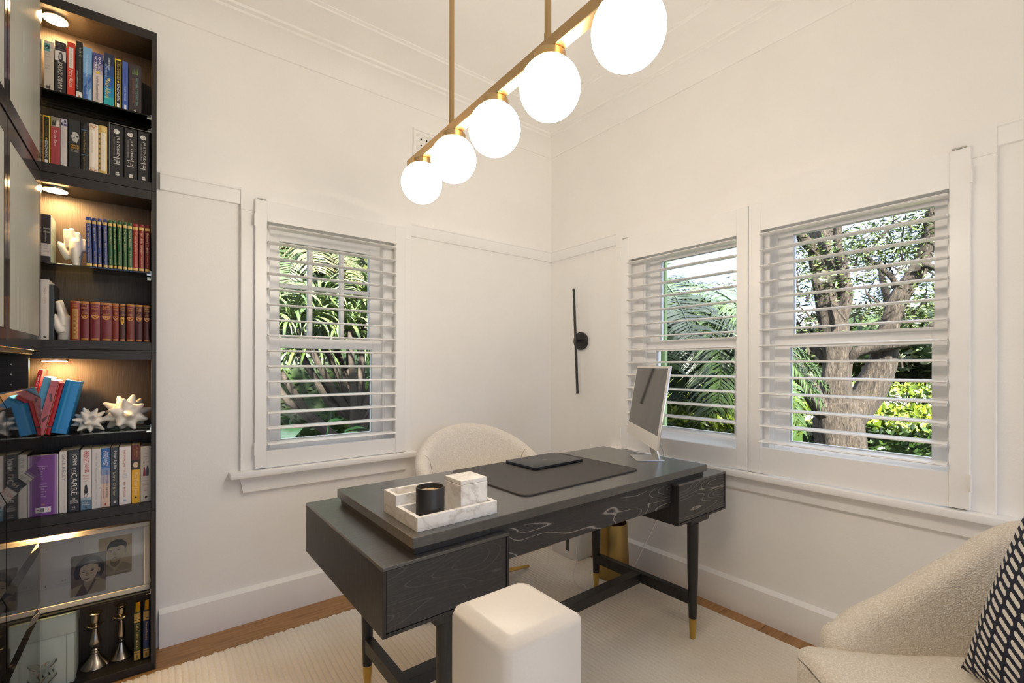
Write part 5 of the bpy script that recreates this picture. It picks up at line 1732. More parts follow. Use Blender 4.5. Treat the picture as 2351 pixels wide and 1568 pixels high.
M_URCHIN = plain('pearly_glaze', (0.80, 0.75, 0.68), 0.28, 0.0, 0.5, 0.3)
def urchin(label, loc, core, spike, nsp, rz, seed):
    rnd = random.Random(seed)
    t = thing('spiky_ornament', label, 'ornament', loc, rz, 'spiky white ornaments')
    bm = BM()
    bmesh.ops.create_icosphere(bm, subdivisions=3, radius=core * 1.02)
    dirs = []
    for k in range(nsp):
        z_ = 1 - 2 * (k + 0.5) / nsp
        a = k * 2.399963 + seed
        q = math.sqrt(1 - z_ * z_)
        dirs.append(Vector((q * math.cos(a), q * math.sin(a), z_)).normalized())
    foot = min(v_.z * spike for v_ in dirs)
    for v_ in dirs:
        Ls = spike * (1 + 0.06 * rnd.uniform(-1, 1))
        tip = v_ * Ls
        if tip.z < -0.90 * spike * 0.80:
            tip = v_ * (-0.80 * 0.9 * spike / v_.z)
        bm_tube(bm, [v_ * core * 0.6, v_ * core * 1.05, v_ * (core + (tip.length - core) * 0.5), tip * 0.95, tip], [core * 0.66, core * 0.54, core * 0.30, core * 0.17, core * 0.10], 12)
    o = fuse('urchin_body', bm, M_URCHIN, t, core * 0.075)
    zs = [v_.co.z for v_ in o.data.vertices]
    mz = min(zs)
    for v_ in o.data.vertices:
        v_.co.z -= mz
    return t
urchin('smaller white spiky urchin ornament beside the blue notebook', (-2.500, -0.112, Z3), 0.026, 0.056, 21, 0.3, 3)
urchin('larger white spiky urchin ornament at the right of its shelf', (-2.392, -0.098, Z3), 0.041, 0.082, 21, 1.1, 5)

# ---- third unit, bottom board
Z3B = 1 * UH + TH - 0.0016
G3B = 'paperbacks on the floor of the third unit'
pb = book(-2.6600, -2.5810, Z3B, 0.218, '#7d4a94', 'purple book facing out with barcode label, beside the drawer cabinet', G3B, y=-0.150, d=0.030, items=[
    ('band', 0.86, 0.95, '#ece6ea', 0.06, 0.76), ('band', 0.0, 1.0, '#c9b2d2', 0.885, 0.90), ('band', 0.0, 1.0, '#b08fbe', 0.93, 0.945), ('band', 0.0, 1.0, '#efeaf2', 0.96, 1.0)] + [('htxt', s_, 0.17 + 0.042 * k, 0.19 + 0.042 * k, '#e9dcef', 0.30, 0.30 + w_) for k, (s_, w_) in enumerate((('recognise', 0.34), ('me as', 0.26), ('to be', 0.18), ('us in', 0.16), ('as in', 0.18), ('self a', 0.2), ('or', 0.1), ('in turn', 0.32), ('maintain', 0.34), ('giving', 0.24), ('others', 0.3), ('things', 0.24), ('family', 0.3)))] + [('band', 0.875, 0.935, '#3c3440', 0.28 + 0.028 * k, 0.288 + 0.028 * k + 0.006 * (k % 3)) for k in range(10)] + [('disc', 0.90, '#c2485a', 0.14, 0.0022, 1.0), ('disc', 0.90, '#c2485a', 0.68, 0.0022, 1.0), ('txt', 'promise', 0.80, 0.83, '#d8b25a', 0.5, 0.2)])
book(-2.5795, -2.5576, Z3B, 0.226, '#e4ded6', 'cream paperback with grey capitals beside the purple book', G3B, y=-0.150, items=[('txt', 'GAIL KELLY', 0.04, 0.48, '#8a9294', 0.60, 0.46), ('txt', 'LIVE LEAD LEARN', 0.50, 0.86, '#cfc8c0', 0.58, 0.26), ('txt', 'VIKING', 0.88, 0.96, '#bdb6ae', 0.62, 0.2)])
book(-2.5551, -2.5244, Z3B, 0.230, '#2a2e34', 'thick charcoal paperback with large white capitals, lower row', G3B, y=-0.150, items=[('txt', 'JOHN', 0.06, 0.25, '#e6e2da', 0.55, 0.52), ('txt', 'LE', 0.305, 0.365, '#e6e2da', 0.50, 0.36), ('txt', 'CARRE', 0.38, 0.735, '#e6e2da', 0.55, 0.52), ('poly', [(0.84, 0.70), (0.88, 0.685), (0.95, 0.715), (0.9, 0.715)], '#e6e2da'), ('htxt', 'THE', 0.785, 0.81, '#d8d4cc', 0.35, 0.65), ('htxt', 'CONSTANT', 0.815, 0.84, '#d8d4cc', 0.14, 0.9), ('htxt', 'GARDENER', 0.845, 0.87, '#d8d4cc', 0.14, 0.9), ('htxt', 'H', 0.92, 0.945, '#d8d4cc', 0.38, 0.62), ('htxt', 'HODDER', 0.955, 0.97, '#d8d4cc', 0.3, 0.75)])
book(-2.5210, -2.4904, Z3B, 0.227, '#e9e4df', 'white paperback with red capitals and a seated silhouette', G3B, y=-0.150, items=[('band', 0.84, 1.0, '#5e8198'), ('band', 0.80, 0.84, '#a9bac4'), ('txt', 'BRIDGET', 0.03, 0.22, '#c9342e', 0.50, 0.50), ('txt', 'JONES', 0.235, 0.385, '#c9342e', 0.50, 0.50), ('htxt', 'Mad', 0.42, 0.45, '#d98a7c', 0.2, 0.72), ('htxt', 'About', 0.465, 0.495, '#d98a7c', 0.2, 0.8), ('htxt', 'The Boy', 0.51, 0.545, '#d98a7c', 0.2, 0.8), ('poly', [(0.30, 0.72), (0.36, 0.64), (0.36, 0.61), (0.44, 0.59), (0.58, 0.59), (0.62, 0.64), (0.68, 0.72), (0.5, 0.735)], '#26262c'), ('poly', [(0.34, 0.73), (0.25, 0.83), (0.27, 0.83), (0.40, 0.73)], '#26262c'), ('poly', [(0.62, 0.73), (0.74, 0.83), (0.72, 0.83), (0.56, 0.73)], '#26262c'), ('poly', [(0.30, 0.785), (0.70, 0.785), (0.70, 0.79), (0.30, 0.79)], '#26262c'), ('htxt', 'Helen', 0.865, 0.895, '#e6eef2', 0.2, 0.7), ('htxt', 'Fielding', 0.90, 0.93, '#e6eef2', 0.15, 0.85), ('disc', 0.962, '#2c4454', 0.5, 0.0028, 1.0)])
book(-2.4896, -2.4644, Z3B, 0.227, '#ded9d6', 'pale paperback with faint grey lettering, lower row', G3B, y=-0.150, items=[('txt', 'under the microscope', 0.07, 0.58, '#a9a3a2', 0.50, 0.34), ('txt', 'EARL OWEN', 0.61, 0.85, '#bdb7b6', 0.50, 0.26), ('txt', 'VINTAGE', 0.89, 0.96, '#bdb7b6', 0.5, 0.16)])
book(-2.4635, -2.4379, Z3B, 0.226, '#e2c3ae', 'blue to peach paperback with bold white title, lower row', G3B, y=-0.150, items=[('band', 0.0, 0.16, '#2f69b4'), ('band', 0.16, 0.34, '#4a7cc0'), ('band', 0.34, 0.46, '#8b9fc6'), ('band', 0.46, 0.60, '#bfb5c0'), ('txt', 'HOPE', 0.05, 0.165, '#f2f2f0', 0.55, 0.62), ('txt', 'IN THE', 0.18, 0.24, '#f2f2f0', 0.5, 0.42), ('txt', 'SKY', 0.245, 0.31, '#f2f2f0', 0.5, 0.62), ('txt', 'HOW TO CHANGE THE WORLD', 0.38, 0.84, '#4a4a58', 0.66, 0.26), ('txt', 'BECAUSE A VOICE OF A WOMAN', 0.39, 0.84, '#6d6878', 0.30, 0.18), ('poly', [(0.4, 0.955), (0.5, 0.93), (0.62, 0.945), (0.55, 0.975)], '#c2402c')])
book(-2.4361, -2.4127, Z3B, 0.226, '#3f434a', 'dark grey paperback with white script and gold author, lower row', G3B, y=-0.150, items=[('txt', 'Never Say Die', 0.065, 0.37, '#ecebe6', 0.55, 0.46, 0.1), ('txt', "Chris O'Brien", 0.42, 0.83, '#b5a77e', 0.50, 0.44), ('band', 0.915, 0.955, '#e6e4e0', 0.38, 0.64)])
book(-2.4109, -2.3751, Z3B, 0.226, '#ebe4de', 'wide white paperback with red capitals, lower row', G3B, y=-0.150, items=[('txt', 'THE WORLD AS IT IS', 0.05, 0.44, '#c64440', 0.46, 0.16), ('htxt', 'INSIDE', 0.47, 0.485, '#8fa3bd', 0.3, 0.66), ('htxt', 'THE OBAMA', 0.50, 0.515, '#8fa3bd', 0.25, 0.7), ('htxt', 'WHITE HOUSE', 0.53, 0.545, '#8fa3bd', 0.25, 0.7), ('txt', 'BEN RHODES', 0.61, 0.87, '#c64440', 0.46, 0.17), ('htxt', 'BH', 0.91, 0.95, '#4a94c2', 0.38, 0.60)])
book(-2.3732, -2.3478, Z3B, 0.230, '#f0b429', 'yellow hardback with brown head panel and small face, lower row', G3B, y=-0.150, hard=True, items=[('band', 0.0, 0.26, '#6a2c22'), ('band', 0.26, 0.43, '#2e2018'), ('disc', 0.345, '#d9bb98', 0.5, 0.0085, 1.35), ('poly', [(0.36, 0.33), (0.45, 0.325), (0.45, 0.335), (0.36, 0.34)], '#5a4030'), ('poly', [(0.56, 0.325), (0.65, 0.33), (0.65, 0.34), (0.56, 0.335)], '#5a4030'), ('poly', [(0.4, 0.385), (0.6, 0.385), (0.5, 0.395)], '#8a5040'), ('txt', 'MY SPIRITUAL', 0.05, 0.22, '#b98a4a', 0.64, 0.2), ('txt', 'JOURNEY', 0.07, 0.19, '#b98a4a', 0.34, 0.2), ('txt', 'The Dalai Lama', 0.47, 0.86, '#f6e6c0', 0.52, 0.40), ('disc', 0.905, '#3a2a14', 0.5, 0.0036, 1.0)])
book(-2.3459, -2.3124, Z3B, 0.221, '#bdb3a6', 'beige hardback with two small standing figures at lower row end', G3B, y=-0.150, hard=True, items=[('htxt', 'The', 0.12, 0.145, '#8a6a58', 0.36, 0.64), ('htxt', 'Book', 0.175, 0.2, '#8a6a58', 0.28, 0.72), ('htxt', 'of', 0.225, 0.25, '#8a6a58', 0.42, 0.58), ('htxt', 'JOY', 0.275, 0.315, '#8a4a38', 0.2, 0.82), ('poly', [(0.22, 0.54), (0.27, 0.43), (0.26, 0.39), (0.34, 0.36), (0.42, 0.39), (0.46, 0.43), (0.5, 0.54)], '#7d2028'), ('poly', [(0.52, 0.54), (0.54, 0.43), (0.58, 0.37), (0.66, 0.35), (0.74, 0.38), (0.8, 0.44), (0.78, 0.54)], '#23222c'), ('htxt', 'HIS HOLINESS', 0.58, 0.595, '#9a6a5c', 0.24, 0.76), ('htxt', 'THE DALAI LAMA', 0.612, 0.628, '#9a6a5c', 0.2, 0.8), ('htxt', 'ARCHBISHOP', 0.66, 0.675, '#9a6a5c', 0.25, 0.76), ('htxt', 'DESMOND TUTU', 0.69, 0.708, '#9a4a40', 0.2, 0.8), ('htxt', 'DOUGLAS', 0.76, 0.775, '#9a6a5c', 0.3, 0.7), ('htxt', 'ABRAMS', 0.79, 0.81, '#9a4a40', 0.3, 0.7), ('poly', [(0.38, 0.93), (0.45, 0.905), (0.6, 0.90), (0.68, 0.92), (0.5, 0.945)], '#2c2622')])

# ---- lowest unit: framed portraits on the glass shelf
Z4 = GLASS_Z[0] + 0.0058
fr = thing('picture_frame', 'cream framed picture with two sepia portraits on the lowest glass shelf', 'picture frame', (-2.490, -0.138, Z4))
FT = math.radians(-7)
fm = Matrix.Rotation(FT, 4, 'X')
M_FRAMEC = plain('cream_frame', (0.66, 0.58, 0.44), 0.4)
M_MATC = plain('cream_mount', (0.76, 0.70, 0.60), 0.8)
def fpart(name, dims, mat, bev=0.0, parent=None):
    bm = BM()
    bm_box(bm, *dims, bev=bev, mtx=fm)
    return obj(name, bm, mat, parent or fr)
FW0, FW1, FH = -0.165, 0.174, 0.268
fpart('frame_bar', (FW0, FW1, -0.004, 0.014, 0.0, 0.020), M_FRAMEC, 0.002)
fpart('frame_bar', (FW0, FW1, -0.004, 0.014, FH - 0.018, FH), M_FRAMEC, 0.002)
fpart('frame_bar', (FW0, FW0 + 0.018, -0.004, 0.014, 0.020, FH - 0.018), M_FRAMEC, 0.002)
fpart('frame_bar', (FW1 - 0.018, FW1, -0.004, 0.014, 0.020, FH - 0.018), M_FRAMEC, 0.002)
fpart('mount', (FW0 + 0.017, FW1 - 0.017, 0.006, 0.008, 0.019, FH - 0.017), M_MATC)
fpart('card', (-0.139, -0.026, 0.0048, 0.0056, 0.078, 0.234), hx('#d9d2c8', 0.8))
def flat_poly(name, pts, y, mat, parent):
    bm = BM()
    a = [bm.verts.new(fm @ Vector((x_, y, z_))) for x_, z_ in pts]
    bm.faces.new(a)
    finish(bm)
    for f in bm.faces:
        if f.normal.y > 0:
            f.normal_flip()
    return obj(name, bm, mat, parent, recalc=False)
def ell(cx_, cz_, rx, rz_, n=22, a0=0.0, a1=2 * PI):
    return [(cx_ + rx * math.cos(a0 + (a1 - a0) * k / n), cz_ + rz_ * math.sin(a0 + (a1 - a0) * k / n)) for k in range(n + (0 if abs(a1 - a0 - 2 * PI) < 1e-6 else 1))]
# man portrait (behind), woman portrait (in front)
SEP = lambda h_: hx(h_, 0.55)
mp = fpart('portrait_print', (0.017, 0.117, 0.0036, 0.0046, 0.082, 0.229), SEP('#b39c76'))
def at(o, x_, z_):
    return (o[0] + x_, o[1] + z_)
MO = (0.017, 0.082)
def P_(o, pts):
    return [at(o, a, b) for a, b in pts]
y_ = 0.0034
flat_poly('shirt', P_(MO, [(0.0, 0.0), (0.099, 0.0), (0.099, 0.030), (0.080, 0.042), (0.066, 0.048), (0.050, 0.030), (0.030, 0.048), (0.016, 0.040), (0.0, 0.030)]), y_, SEP('#8d7d60'), mp)
flat_poly('collar', P_(MO, [(0.026, 0.045), (0.048, 0.014), (0.070, 0.046), (0.064, 0.052), (0.048, 0.030), (0.032, 0.052)]), y_ - 0.0002, SEP('#a8977a'), mp)
flat_poly('neck', P_(MO, [(0.033, 0.060), (0.036, 0.040), (0.048, 0.028), (0.061, 0.042), (0.066, 0.064)]), y_ - 0.0003, SEP('#75644a'), mp)
flat_poly('ear', P_(MO, ell(0.0805, 0.086, 0.005, 0.009)), y_ - 0.0003, SEP('#92805f'), mp)
flat_poly('face', P_(MO, [(0.026, 0.100), (0.027, 0.075), (0.034, 0.058), (0.045, 0.050), (0.056, 0.052), (0.068, 0.064), (0.077, 0.084), (0.078, 0.105), (0.060, 0.118), (0.040, 0.118)]), y_ - 0.0004, SEP('#a8936e'), mp)
flat_poly('hair', P_(MO, [(0.024, 0.090), (0.025, 0.112), (0.035, 0.128), (0.052, 0.135), (0.070, 0.131), (0.083, 0.118), (0.084, 0.103), (0.079, 0.090), (0.077, 0.104), (0.068, 0.110), (0.050, 0.106), (0.034, 0.108), (0.028, 0.102)]), y_ - 0.0005, SEP('#241d16'), mp)
for (ex, ez) in ((0.036, 0.0915), (0.059, 0.0950)):
    flat_poly('brow', P_(MO, [(ex - 0.008, ez + 0.003), (ex, ez + 0.006), (ex + 0.009, ez + 0.004), (ex, ez + 0.003)]), y_ - 0.0005, SEP('#2e251b'), mp)
    flat_poly('eye', P_(MO, ell(ex, ez - 0.0015, 0.0042, 0.0020, 12)), y_ - 0.0005, SEP('#33291e'), mp)
flat_poly('nose', P_(MO, [(0.045, 0.092), (0.042, 0.076), (0.048, 0.073), (0.054, 0.076)]), y_ - 0.00045, SEP('#8e7a58'), mp)
flat_poly('mouth', P_(MO, [(0.038, 0.0655), (0.047, 0.068), (0.058, 0.0665), (0.047, 0.063)]), y_ - 0.0005, SEP('#5a4634'), mp)
wp = fpart('portrait_print', (-0.060, 0.039, 0.0014, 0.0026, 0.032, 0.180), SEP('#6d5d50'))
WO = (-0.060, 0.032)
y_ = 0.0012
flat_poly('hair_back', P_(WO, [(0.012, 0.062), (0.007, 0.085), (0.016, 0.118), (0.034, 0.138), (0.055, 0.143), (0.078, 0.135), (0.092, 0.112), (0.094, 0.080), (0.086, 0.058), (0.068, 0.064), (0.030, 0.060)]), y_, SEP('#2a201c'), wp)
flat_poly('dress', P_(WO, [(0.0, 0.0), (0.099, 0.0), (0.099, 0.040), (0.082, 0.052), (0.070, 0.056), (0.045, 0.028), (0.030, 0.040), (0.0, 0.030)]), y_ - 0.0001, SEP('#a18d72'), wp)
flat_poly('lapel', P_(WO, [(0.012, 0.0), (0.030, 0.036), (0.040, 0.038), (0.045, 0.014), (0.066, 0.052), (0.072, 0.050), (0.058, 0.018), (0.045, 0.0)]), y_ - 0.0002, SEP('#5e4c40'), wp)
flat_poly('neck', P_(WO, [(0.036, 0.056), (0.038, 0.034), (0.046, 0.012), (0.062, 0.046), (0.070, 0.066)]), y_ - 0.0003, SEP('#a08a72'), wp)
flat_poly('ear', P_(WO, ell(0.0785, 0.084, 0.005, 0.009)), y_ - 0.0003, SEP('#b59f82'), wp)
flat_poly('face', P_(WO, [(0.024, 0.098), (0.024, 0.076), (0.032, 0.056), (0.045, 0.046), (0.057, 0.049), (0.069, 0.062), (0.077, 0.082), (0.077, 0.104), (0.062, 0.115), (0.038, 0.112)]), y_ - 0.0004, SEP('#c9b294'), wp)
flat_poly('hair', P_(WO, [(0.015, 0.070), (0.011, 0.098), (0.024, 0.124), (0.044, 0.136), (0.066, 0.134), (0.086, 0.120), (0.094, 0.096), (0.090, 0.070), (0.084, 0.090), (0.074, 0.106), (0.056, 0.112), (0.036, 0.108), (0.026, 0.100), (0.023, 0.080)]), y_ - 0.0005, SEP('#2c211c'), wp)
flat_poly('hair_roll', P_(WO, [(0.030, 0.112), (0.046, 0.118), (0.066, 0.118), (0.080, 0.110), (0.066, 0.122), (0.046, 0.123)]), y_ - 0.0006, SEP('#7d6a58'), wp)
for (ex, ez) in ((0.034, 0.0850), (0.060, 0.0875)):
    flat_poly('brow', P_(WO, [(ex - 0.008, ez + 0.003), (ex, ez + 0.0065), (ex + 0.009, ez + 0.004), (ex, ez + 0.0045)]), y_ - 0.0006, SEP('#3a2c24'), wp)
    flat_poly('eye', P_(WO, ell(ex, ez - 0.0012, 0.0044, 0.0022, 12)), y_ - 0.0006, SEP('#3a2d26'), wp)
flat_poly('nose', P_(WO, [(0.044, 0.086), (0.040, 0.070), (0.046, 0.067), (0.053, 0.070)]), y_ - 0.0005, SEP('#ab9276'), wp)
flat_poly('mouth', P_(WO, [(0.035, 0.0575), (0.042, 0.0605), (0.047, 0.0595), (0.055, 0.060), (0.046, 0.0535)]), y_ - 0.0006, SEP('#5e443a'), wp)
lettering('lettering', '6.7', hx('#8c5a4a'), fr, tuple(fm @ Vector((-0.085, 0.0044, 0.098))), (1, 0, 0), tuple(fm.to_3x3() @ Vector((0, 0, 1))), 0.011, 0.006)
lettering('lettering', 'PALESTRINA', hx('#a8988a'), fr, tuple(fm @ Vector((-0.098, 0.0044, 0.088))), (1, 0, 0), tuple(fm.to_3x3() @ Vector((0, 0, 1))), 0.036, 0.002)
for (x_, z_) in ((-0.128, 0.222), (-0.038, 0.228), (-0.128, 0.090)):
    flat_poly('pin_mark', ell(x_, z_, 0.0016, 0.0016, 10), 0.0044, hx('#6a5a4c'), fr)
fpart('glass', (FW0 + 0.017, FW1 - 0.017, -0.0016, -0.0006, 0.0195, FH - 0.0175), M_PICGLASS)

# ---- lowest unit, bottom board: storage box, candlesticks, two hardbacks, plastic bag
Z5 = TH - 0.0016
t = thing('storage_box', 'pale green storage box with lid on the bookcase floor', 'box', (-2.592, -0.150, Z5))
M_GREENBOX = plain('sage_board', (0.42, 0.48, 0.44), 0.6)
box('body', (-0.075, 0.055, 0.004, 0.134, 0.0, 0.192), M_GREENBOX, t, 0.003, 2)
box('lid', (-0.077, 0.0575, 0.0, 0.137, 0.186, 0.262), M_GREENBOX, t, 0.003, 2)
box('seam', (0.0330, 0.0334, 0.0026, 0.0036, 0.01, 0.184), hx('#71807a'), t)
t = thing('plastic_bag', 'crumpled clear plastic bag propped against the pale green box', 'bag', (-2.620, -0.160, Z5))
bm = BM()
n = 9
g = [[bm.verts.new((-0.035 + 0.070 * i / n + 0.004 * math.sin(j * 1.7) + (0.0 if j > 2 else -0.004 * j), -0.006 - 0.004 * abs(math.sin(i * 1.3 + j * 0.9)) + 0.0012 * ((i * 7 + j * 5) % 4), 0.001 + 0.118 * j / n * (0.8 + 0.2 * i / n))) for i in range(n + 1)] for j in range(n + 1)]
for j in range(n):
    for i in range(n):
        bm.faces.new((g[j][i], g[j][i + 1], g[j + 1][i + 1], g[j + 1][i]))
bm2 = bmesh.ops.solidify(bm, geom=bm.faces[:], thickness=0.0004)
obj('film', bm, M_PLASTICBAG, t)

M_TARNISH = plain('tarnished_silver', (0.42, 0.36, 0.30), 0.24, 1.0)
def candlestick(label, loc, prof_, tray_z, tray_r, rz):
    t = thing('candlestick', label, 'candlestick', loc, rz, 'silver candlesticks')
    bm = BM()
    bm_lathe(bm, prof_, 28)
    obj('stem', bm, M_TARNISH, t, True, 30)
    bm = BM()
    pts = []
    for k in range(33):
        a = 2 * PI * k / 32
        pts.append((tray_r * (1 + 0.10 * math.cos(5 * a)) * math.cos(a), tray_r * (1 + 0.10 * math.cos(5 * a)) * math.sin(a), tray_z + 0.003 * math.cos(5 * a)))
    bm_tube(bm, pts, 0.0018, 6, False)
    bm_lathe(bm, [(0.0, tray_z - 0.004), (tray_r * 0.9, tray_z - 0.001), (tray_r * 0.9, tray_z + 0.0005), (0.0, tray_z - 0.0025)], 28)
    obj('drip_tray', bm, M_TARNISH, t, True)
    bm = BM()
    bm_lathe(bm, [(0.0075, prof_[-2][1] - 0.006), (0.0075, prof_[-2][1] + 0.0005), (0.0, prof_[-2][1] + 0.0005)], 16)
    obj('candle_socket', bm, M_VOID, t)
    return t
pr1 = [(0.0, 0.0), (0.041, 0.0), (0.043, 0.004), (0.040, 0.010), (0.030, 0.024), (0.018, 0.040), (0.012, 0.052), (0.014, 0.056), (0.009, 0.061), (0.0125, 0.066), (0.009, 0.071), (0.011, 0.076), (0.018, 0.090), (0.019, 0.100), (0.014, 0.116), (0.010, 0.136), (0.0085, 0.148), (0.0115, 0.152), (0.0085, 0.156), (0.010, 0.170), (0.0135, 0.178), (0.0135, 0.200), (0.021, 0.206), (0.022, 0.211), (0.019, 0.213), (0.0, 0.213)]
pr2 = [(0.0, 0.0), (0.036, 0.0), (0.037, 0.004), (0.030, 0.014), (0.020, 0.032), (0.012, 0.052), (0.0085, 0.062), (0.011, 0.068), (0.008, 0.074), (0.0125, 0.086), (0.0120, 0.096), (0.0090, 0.130), (0.0070, 0.152), (0.0095, 0.157), (0.0070, 0.162), (0.0090, 0.172), (0.0135, 0.182), (0.0135, 0.202), (0.0185, 0.208), (0.0190, 0.213), (0.0, 0.213)]
candlestick('tarnished silver candlestick beside the pale green box', (-2.4850, -0.072, Z5), pr1, 0.163, 0.024, 0.0)
candlestick('slimmer tarnished silver candlestick beside the two gilt hardbacks', (-2.4070, -0.060, Z5), pr2, 0.166, 0.022, 0.4)
for (xa, xb, c, ti, lab) in ((-2.3659, -2.3452, '#2c3a22', 'GREAT EXPECTATIONS', 'green and gold hardback standing on the bookcase floor'), (-2.3371, -2.3178, '#22345f', 'Pride and Prejudice', 'navy and gold hardback in the bottom corner of the bookcase')):
    book(xa, xb, Z5, 0.193, c, lab, 'gilt hardbacks on the bookcase floor', y=-0.130, d=0.115, hard=True, spine_round=0.002, pages='#c9962e', items=[
        ('band', 0.02, 0.15, '#b3924a'), ('band', 0.165, 0.205, '#c9a04a'), ('band', 0.80, 0.83, '#c9a04a'), ('band', 0.845, 0.98, '#c29a48'), ('txt', ti, 0.24, 0.76 if ti[0] == 'G' else 0.62, '#d9bb6a', 0.5, 0.42), ('band', 0.88, 0.95, '#7a6030', 0.35, 0.65)])

bpy.data.scenes.remove(_TSC)

# ================================================================== OUTSIDE
gx, gy = np.meshgrid(np.linspace(-40, 70, 56), np.linspace(-40, 60, 51))
gz = -0.42 + 0.05 * np.sin(gx * 0.6) * np.cos(gy * 0.5)
inside = (gx > -6) & (gx < 2) & (gy > -8) & (gy < 2)
gz = np.where(inside, -0.42, gz)
V = np.stack([gx, gy, gz], -1).reshape(-1, 3)
nx_ = gx.shape[1]
ii = (np.arange(gx.shape[0] - 1)[:, None] * nx_ + np.arange(nx_ - 1)[None, :]).ravel()
F = np.stack([ii, ii + 1, ii + nx_ + 1, ii + nx_], 1)
ground = np_mesh('ground', V, F.ravel(), np.full(len(F), 4), M_SOIL)
struct(ground)

# green painted shutter leaf fixed outside the right-hand windows
t = thing('outside_shutter', 'pale green painted shutter board outside the window behind the computer', 'outside shutter', (0.255, -0.560, 0.70))
box('leaf_board', (-0.013, 0.013, -0.238, 0.238, 0.0, 1.32), M_GREENPAINT, t, 0.003)
for zz in (0.25, 0.85, 1.12):
    box('hinge_plate', (-0.016, -0.012, -0.236, -0.218, zz, zz + 0.07), plain('green_iron', (0.20, 0.30, 0.12), 0.5), t)

# ------------------------------------------------------------------ big rough-barked tree
TREE = {
    'trunk': [(4.768, -0.386, -0.418, 0.330), (4.758, -0.379, 0.091, 0.277), (4.731, -0.357, 0.459, 0.266), (4.713, -0.343, 0.760, 0.235)],
    'a': [(4.704, -0.336, 0.601, 0.192), (4.694, -0.329, 0.997, 0.170), (4.712, -0.343, 1.280, 0.153), (4.699, -0.307, 1.677, 0.159), (4.670, -0.247, 2.079, 0.143), (4.668, -0.182, 2.489, 0.138), (4.640, -0.161, 2.771, 0.132), (4.692, -0.138, 3.062, 0.110), (4.711, -0.089, 3.445, 0.094), (4.720, 0.030, 3.956, 0.065), (4.894, 0.149, 4.534, 0.037)],
    'a2': [(4.693, -0.328, 1.676, 0.091), (4.678, -0.443, 2.097, 0.078), (4.570, -0.422, 2.531, 0.061), (4.476, -0.413, 2.782, 0.049), (4.393, -0.475, 3.159, 0.038), (4.281, -0.641, 3.506, 0.021)],
    'a3': [(4.645, -0.164, 2.719, 0.086), (4.443, -0.072, 2.849, 0.068), (4.275, -0.005, 3.033, 0.057), (4.011, 0.072, 3.281, 0.039), (3.773, 0.129, 3.629, 0.022)],
    'a4': [(4.681, -0.192, 2.920, 0.086), (4.897, -0.233, 3.153, 0.082), (5.074, -0.243, 3.482, 0.071), (5.428, -0.264, 4.044, 0.043)],
    'd': [(4.794, -0.406, 0.544, 0.204), (4.970, -0.568, 0.801, 0.169), (5.023, -0.646, 1.016, 0.168), (5.049, -0.729, 1.280, 0.150), (5.046, -0.752, 1.457, 0.133), (5.060, -0.801, 1.743, 0.105), (5.092, -0.889, 2.083, 0.098), (5.217, -1.048, 2.423, 0.092), (5.223, -1.117, 2.671, 0.075), (5.195, -1.158, 2.914, 0.064), (5.141, -1.179, 3.179, 0.053), (4.938, -1.149, 3.611, 0.031)],
    'd2': [(5.187, -1.000, 2.313, 0.044), (5.071, -1.125, 2.440, 0.037), (5.062, -1.245, 2.377, 0.031), (5.090, -1.393, 2.244, 0.015)],
    'd3': [(5.109, -0.902, 2.045, 0.044), (5.157, -0.813, 2.337, 0.033), (5.182, -0.579, 2.605, 0.029), (5.286, -0.407, 2.888, 0.018)],
    'd4': [(5.067, -0.769, 1.501, 0.055), (5.537, -0.727, 1.926, 0.058), (5.819, -0.566, 2.328, 0.043), (6.142, -0.436, 2.764, 0.026)],
    'e': [(4.668, -0.309, 0.544, 0.125), (4.494, -0.238, 0.656, 0.095), (4.318, -0.165, 0.927, 0.100), (4.135, -0.087, 1.189, 0.083), (4.002, -0.047, 1.468, 0.049), (3.874, -0.011, 1.764, 0.027)],
    'f': [(4.756, -0.440, 1.251, 0.051), (4.724, -0.542, 1.389, 0.061), (4.777, -0.645, 1.437, 0.066), (4.859, -0.835, 1.487, 0.070), (4.947, -1.029, 1.525, 0.058), (5.063, -1.246, 1.718, 0.047), (5.131, -1.424, 1.938, 0.025)],
    'g': [(4.667, -0.308, 1.110, 0.057), (4.697, -0.205, 1.309, 0.052), (4.714, -0.092, 1.439, 0.047), (4.723, 0.028, 1.579, 0.036), (4.739, 0.142, 1.826, 0.024)],
}
TO = Vector((4.768, -0.386, -0.43))
tr = thing('big_tree', 'big rough-barked tree with forking limbs outside the right-hand window', 'tree', TO)
def smooth_path(pts, res=5):
    P = [np.array(q) for q in pts]
    out = []
    n = len(P)
    for i in range(n - 1):
        p0, p1, p2, p3 = P[max(i - 1, 0)], P[i], P[i + 1], P[min(i + 2, n - 1)]
        for k in range(res):
            t_ = k / res
            out.append(0.5 * ((2 * p1) + (-p0 + p2) * t_ + (2 * p0 - 5 * p1 + 4 * p2 - p3) * t_ ** 2 + (-p0 + 3 * p1 - 3 * p2 + p3) * t_ ** 3))
    out.append(P[-1])
    return out
ends = []
for k, L in TREE.items():
    sp_ = smooth_path(L)
    bm = BM()
    seg = 22 if L[0][3] > 0.12 else 12
    rings = bm_tube(bm, [tuple(Vector(q[:3]) - TO) for q in sp_], [q[3] for q in sp_], seg)
    for rg in rings:
        c = sum((v_.co for v_ in rg), Vector()) / len(rg)
        for j, v_ in enumerate(rg):
            a = 2 * PI * j / len(rg)
            v_.co = c + (v_.co - c) * (1 + 0.07 * math.sin(5 * a + c.z * 1.3) + 0.04 * math.sin(9 * a - c.z * 2.1) + random.uniform(-0.03, 0.03))
    obj('trunk' if k == 'trunk' else 'limb', bm, M_BARK, tr, True, 180)
    ends.append(Vector(L[-1][:3]))
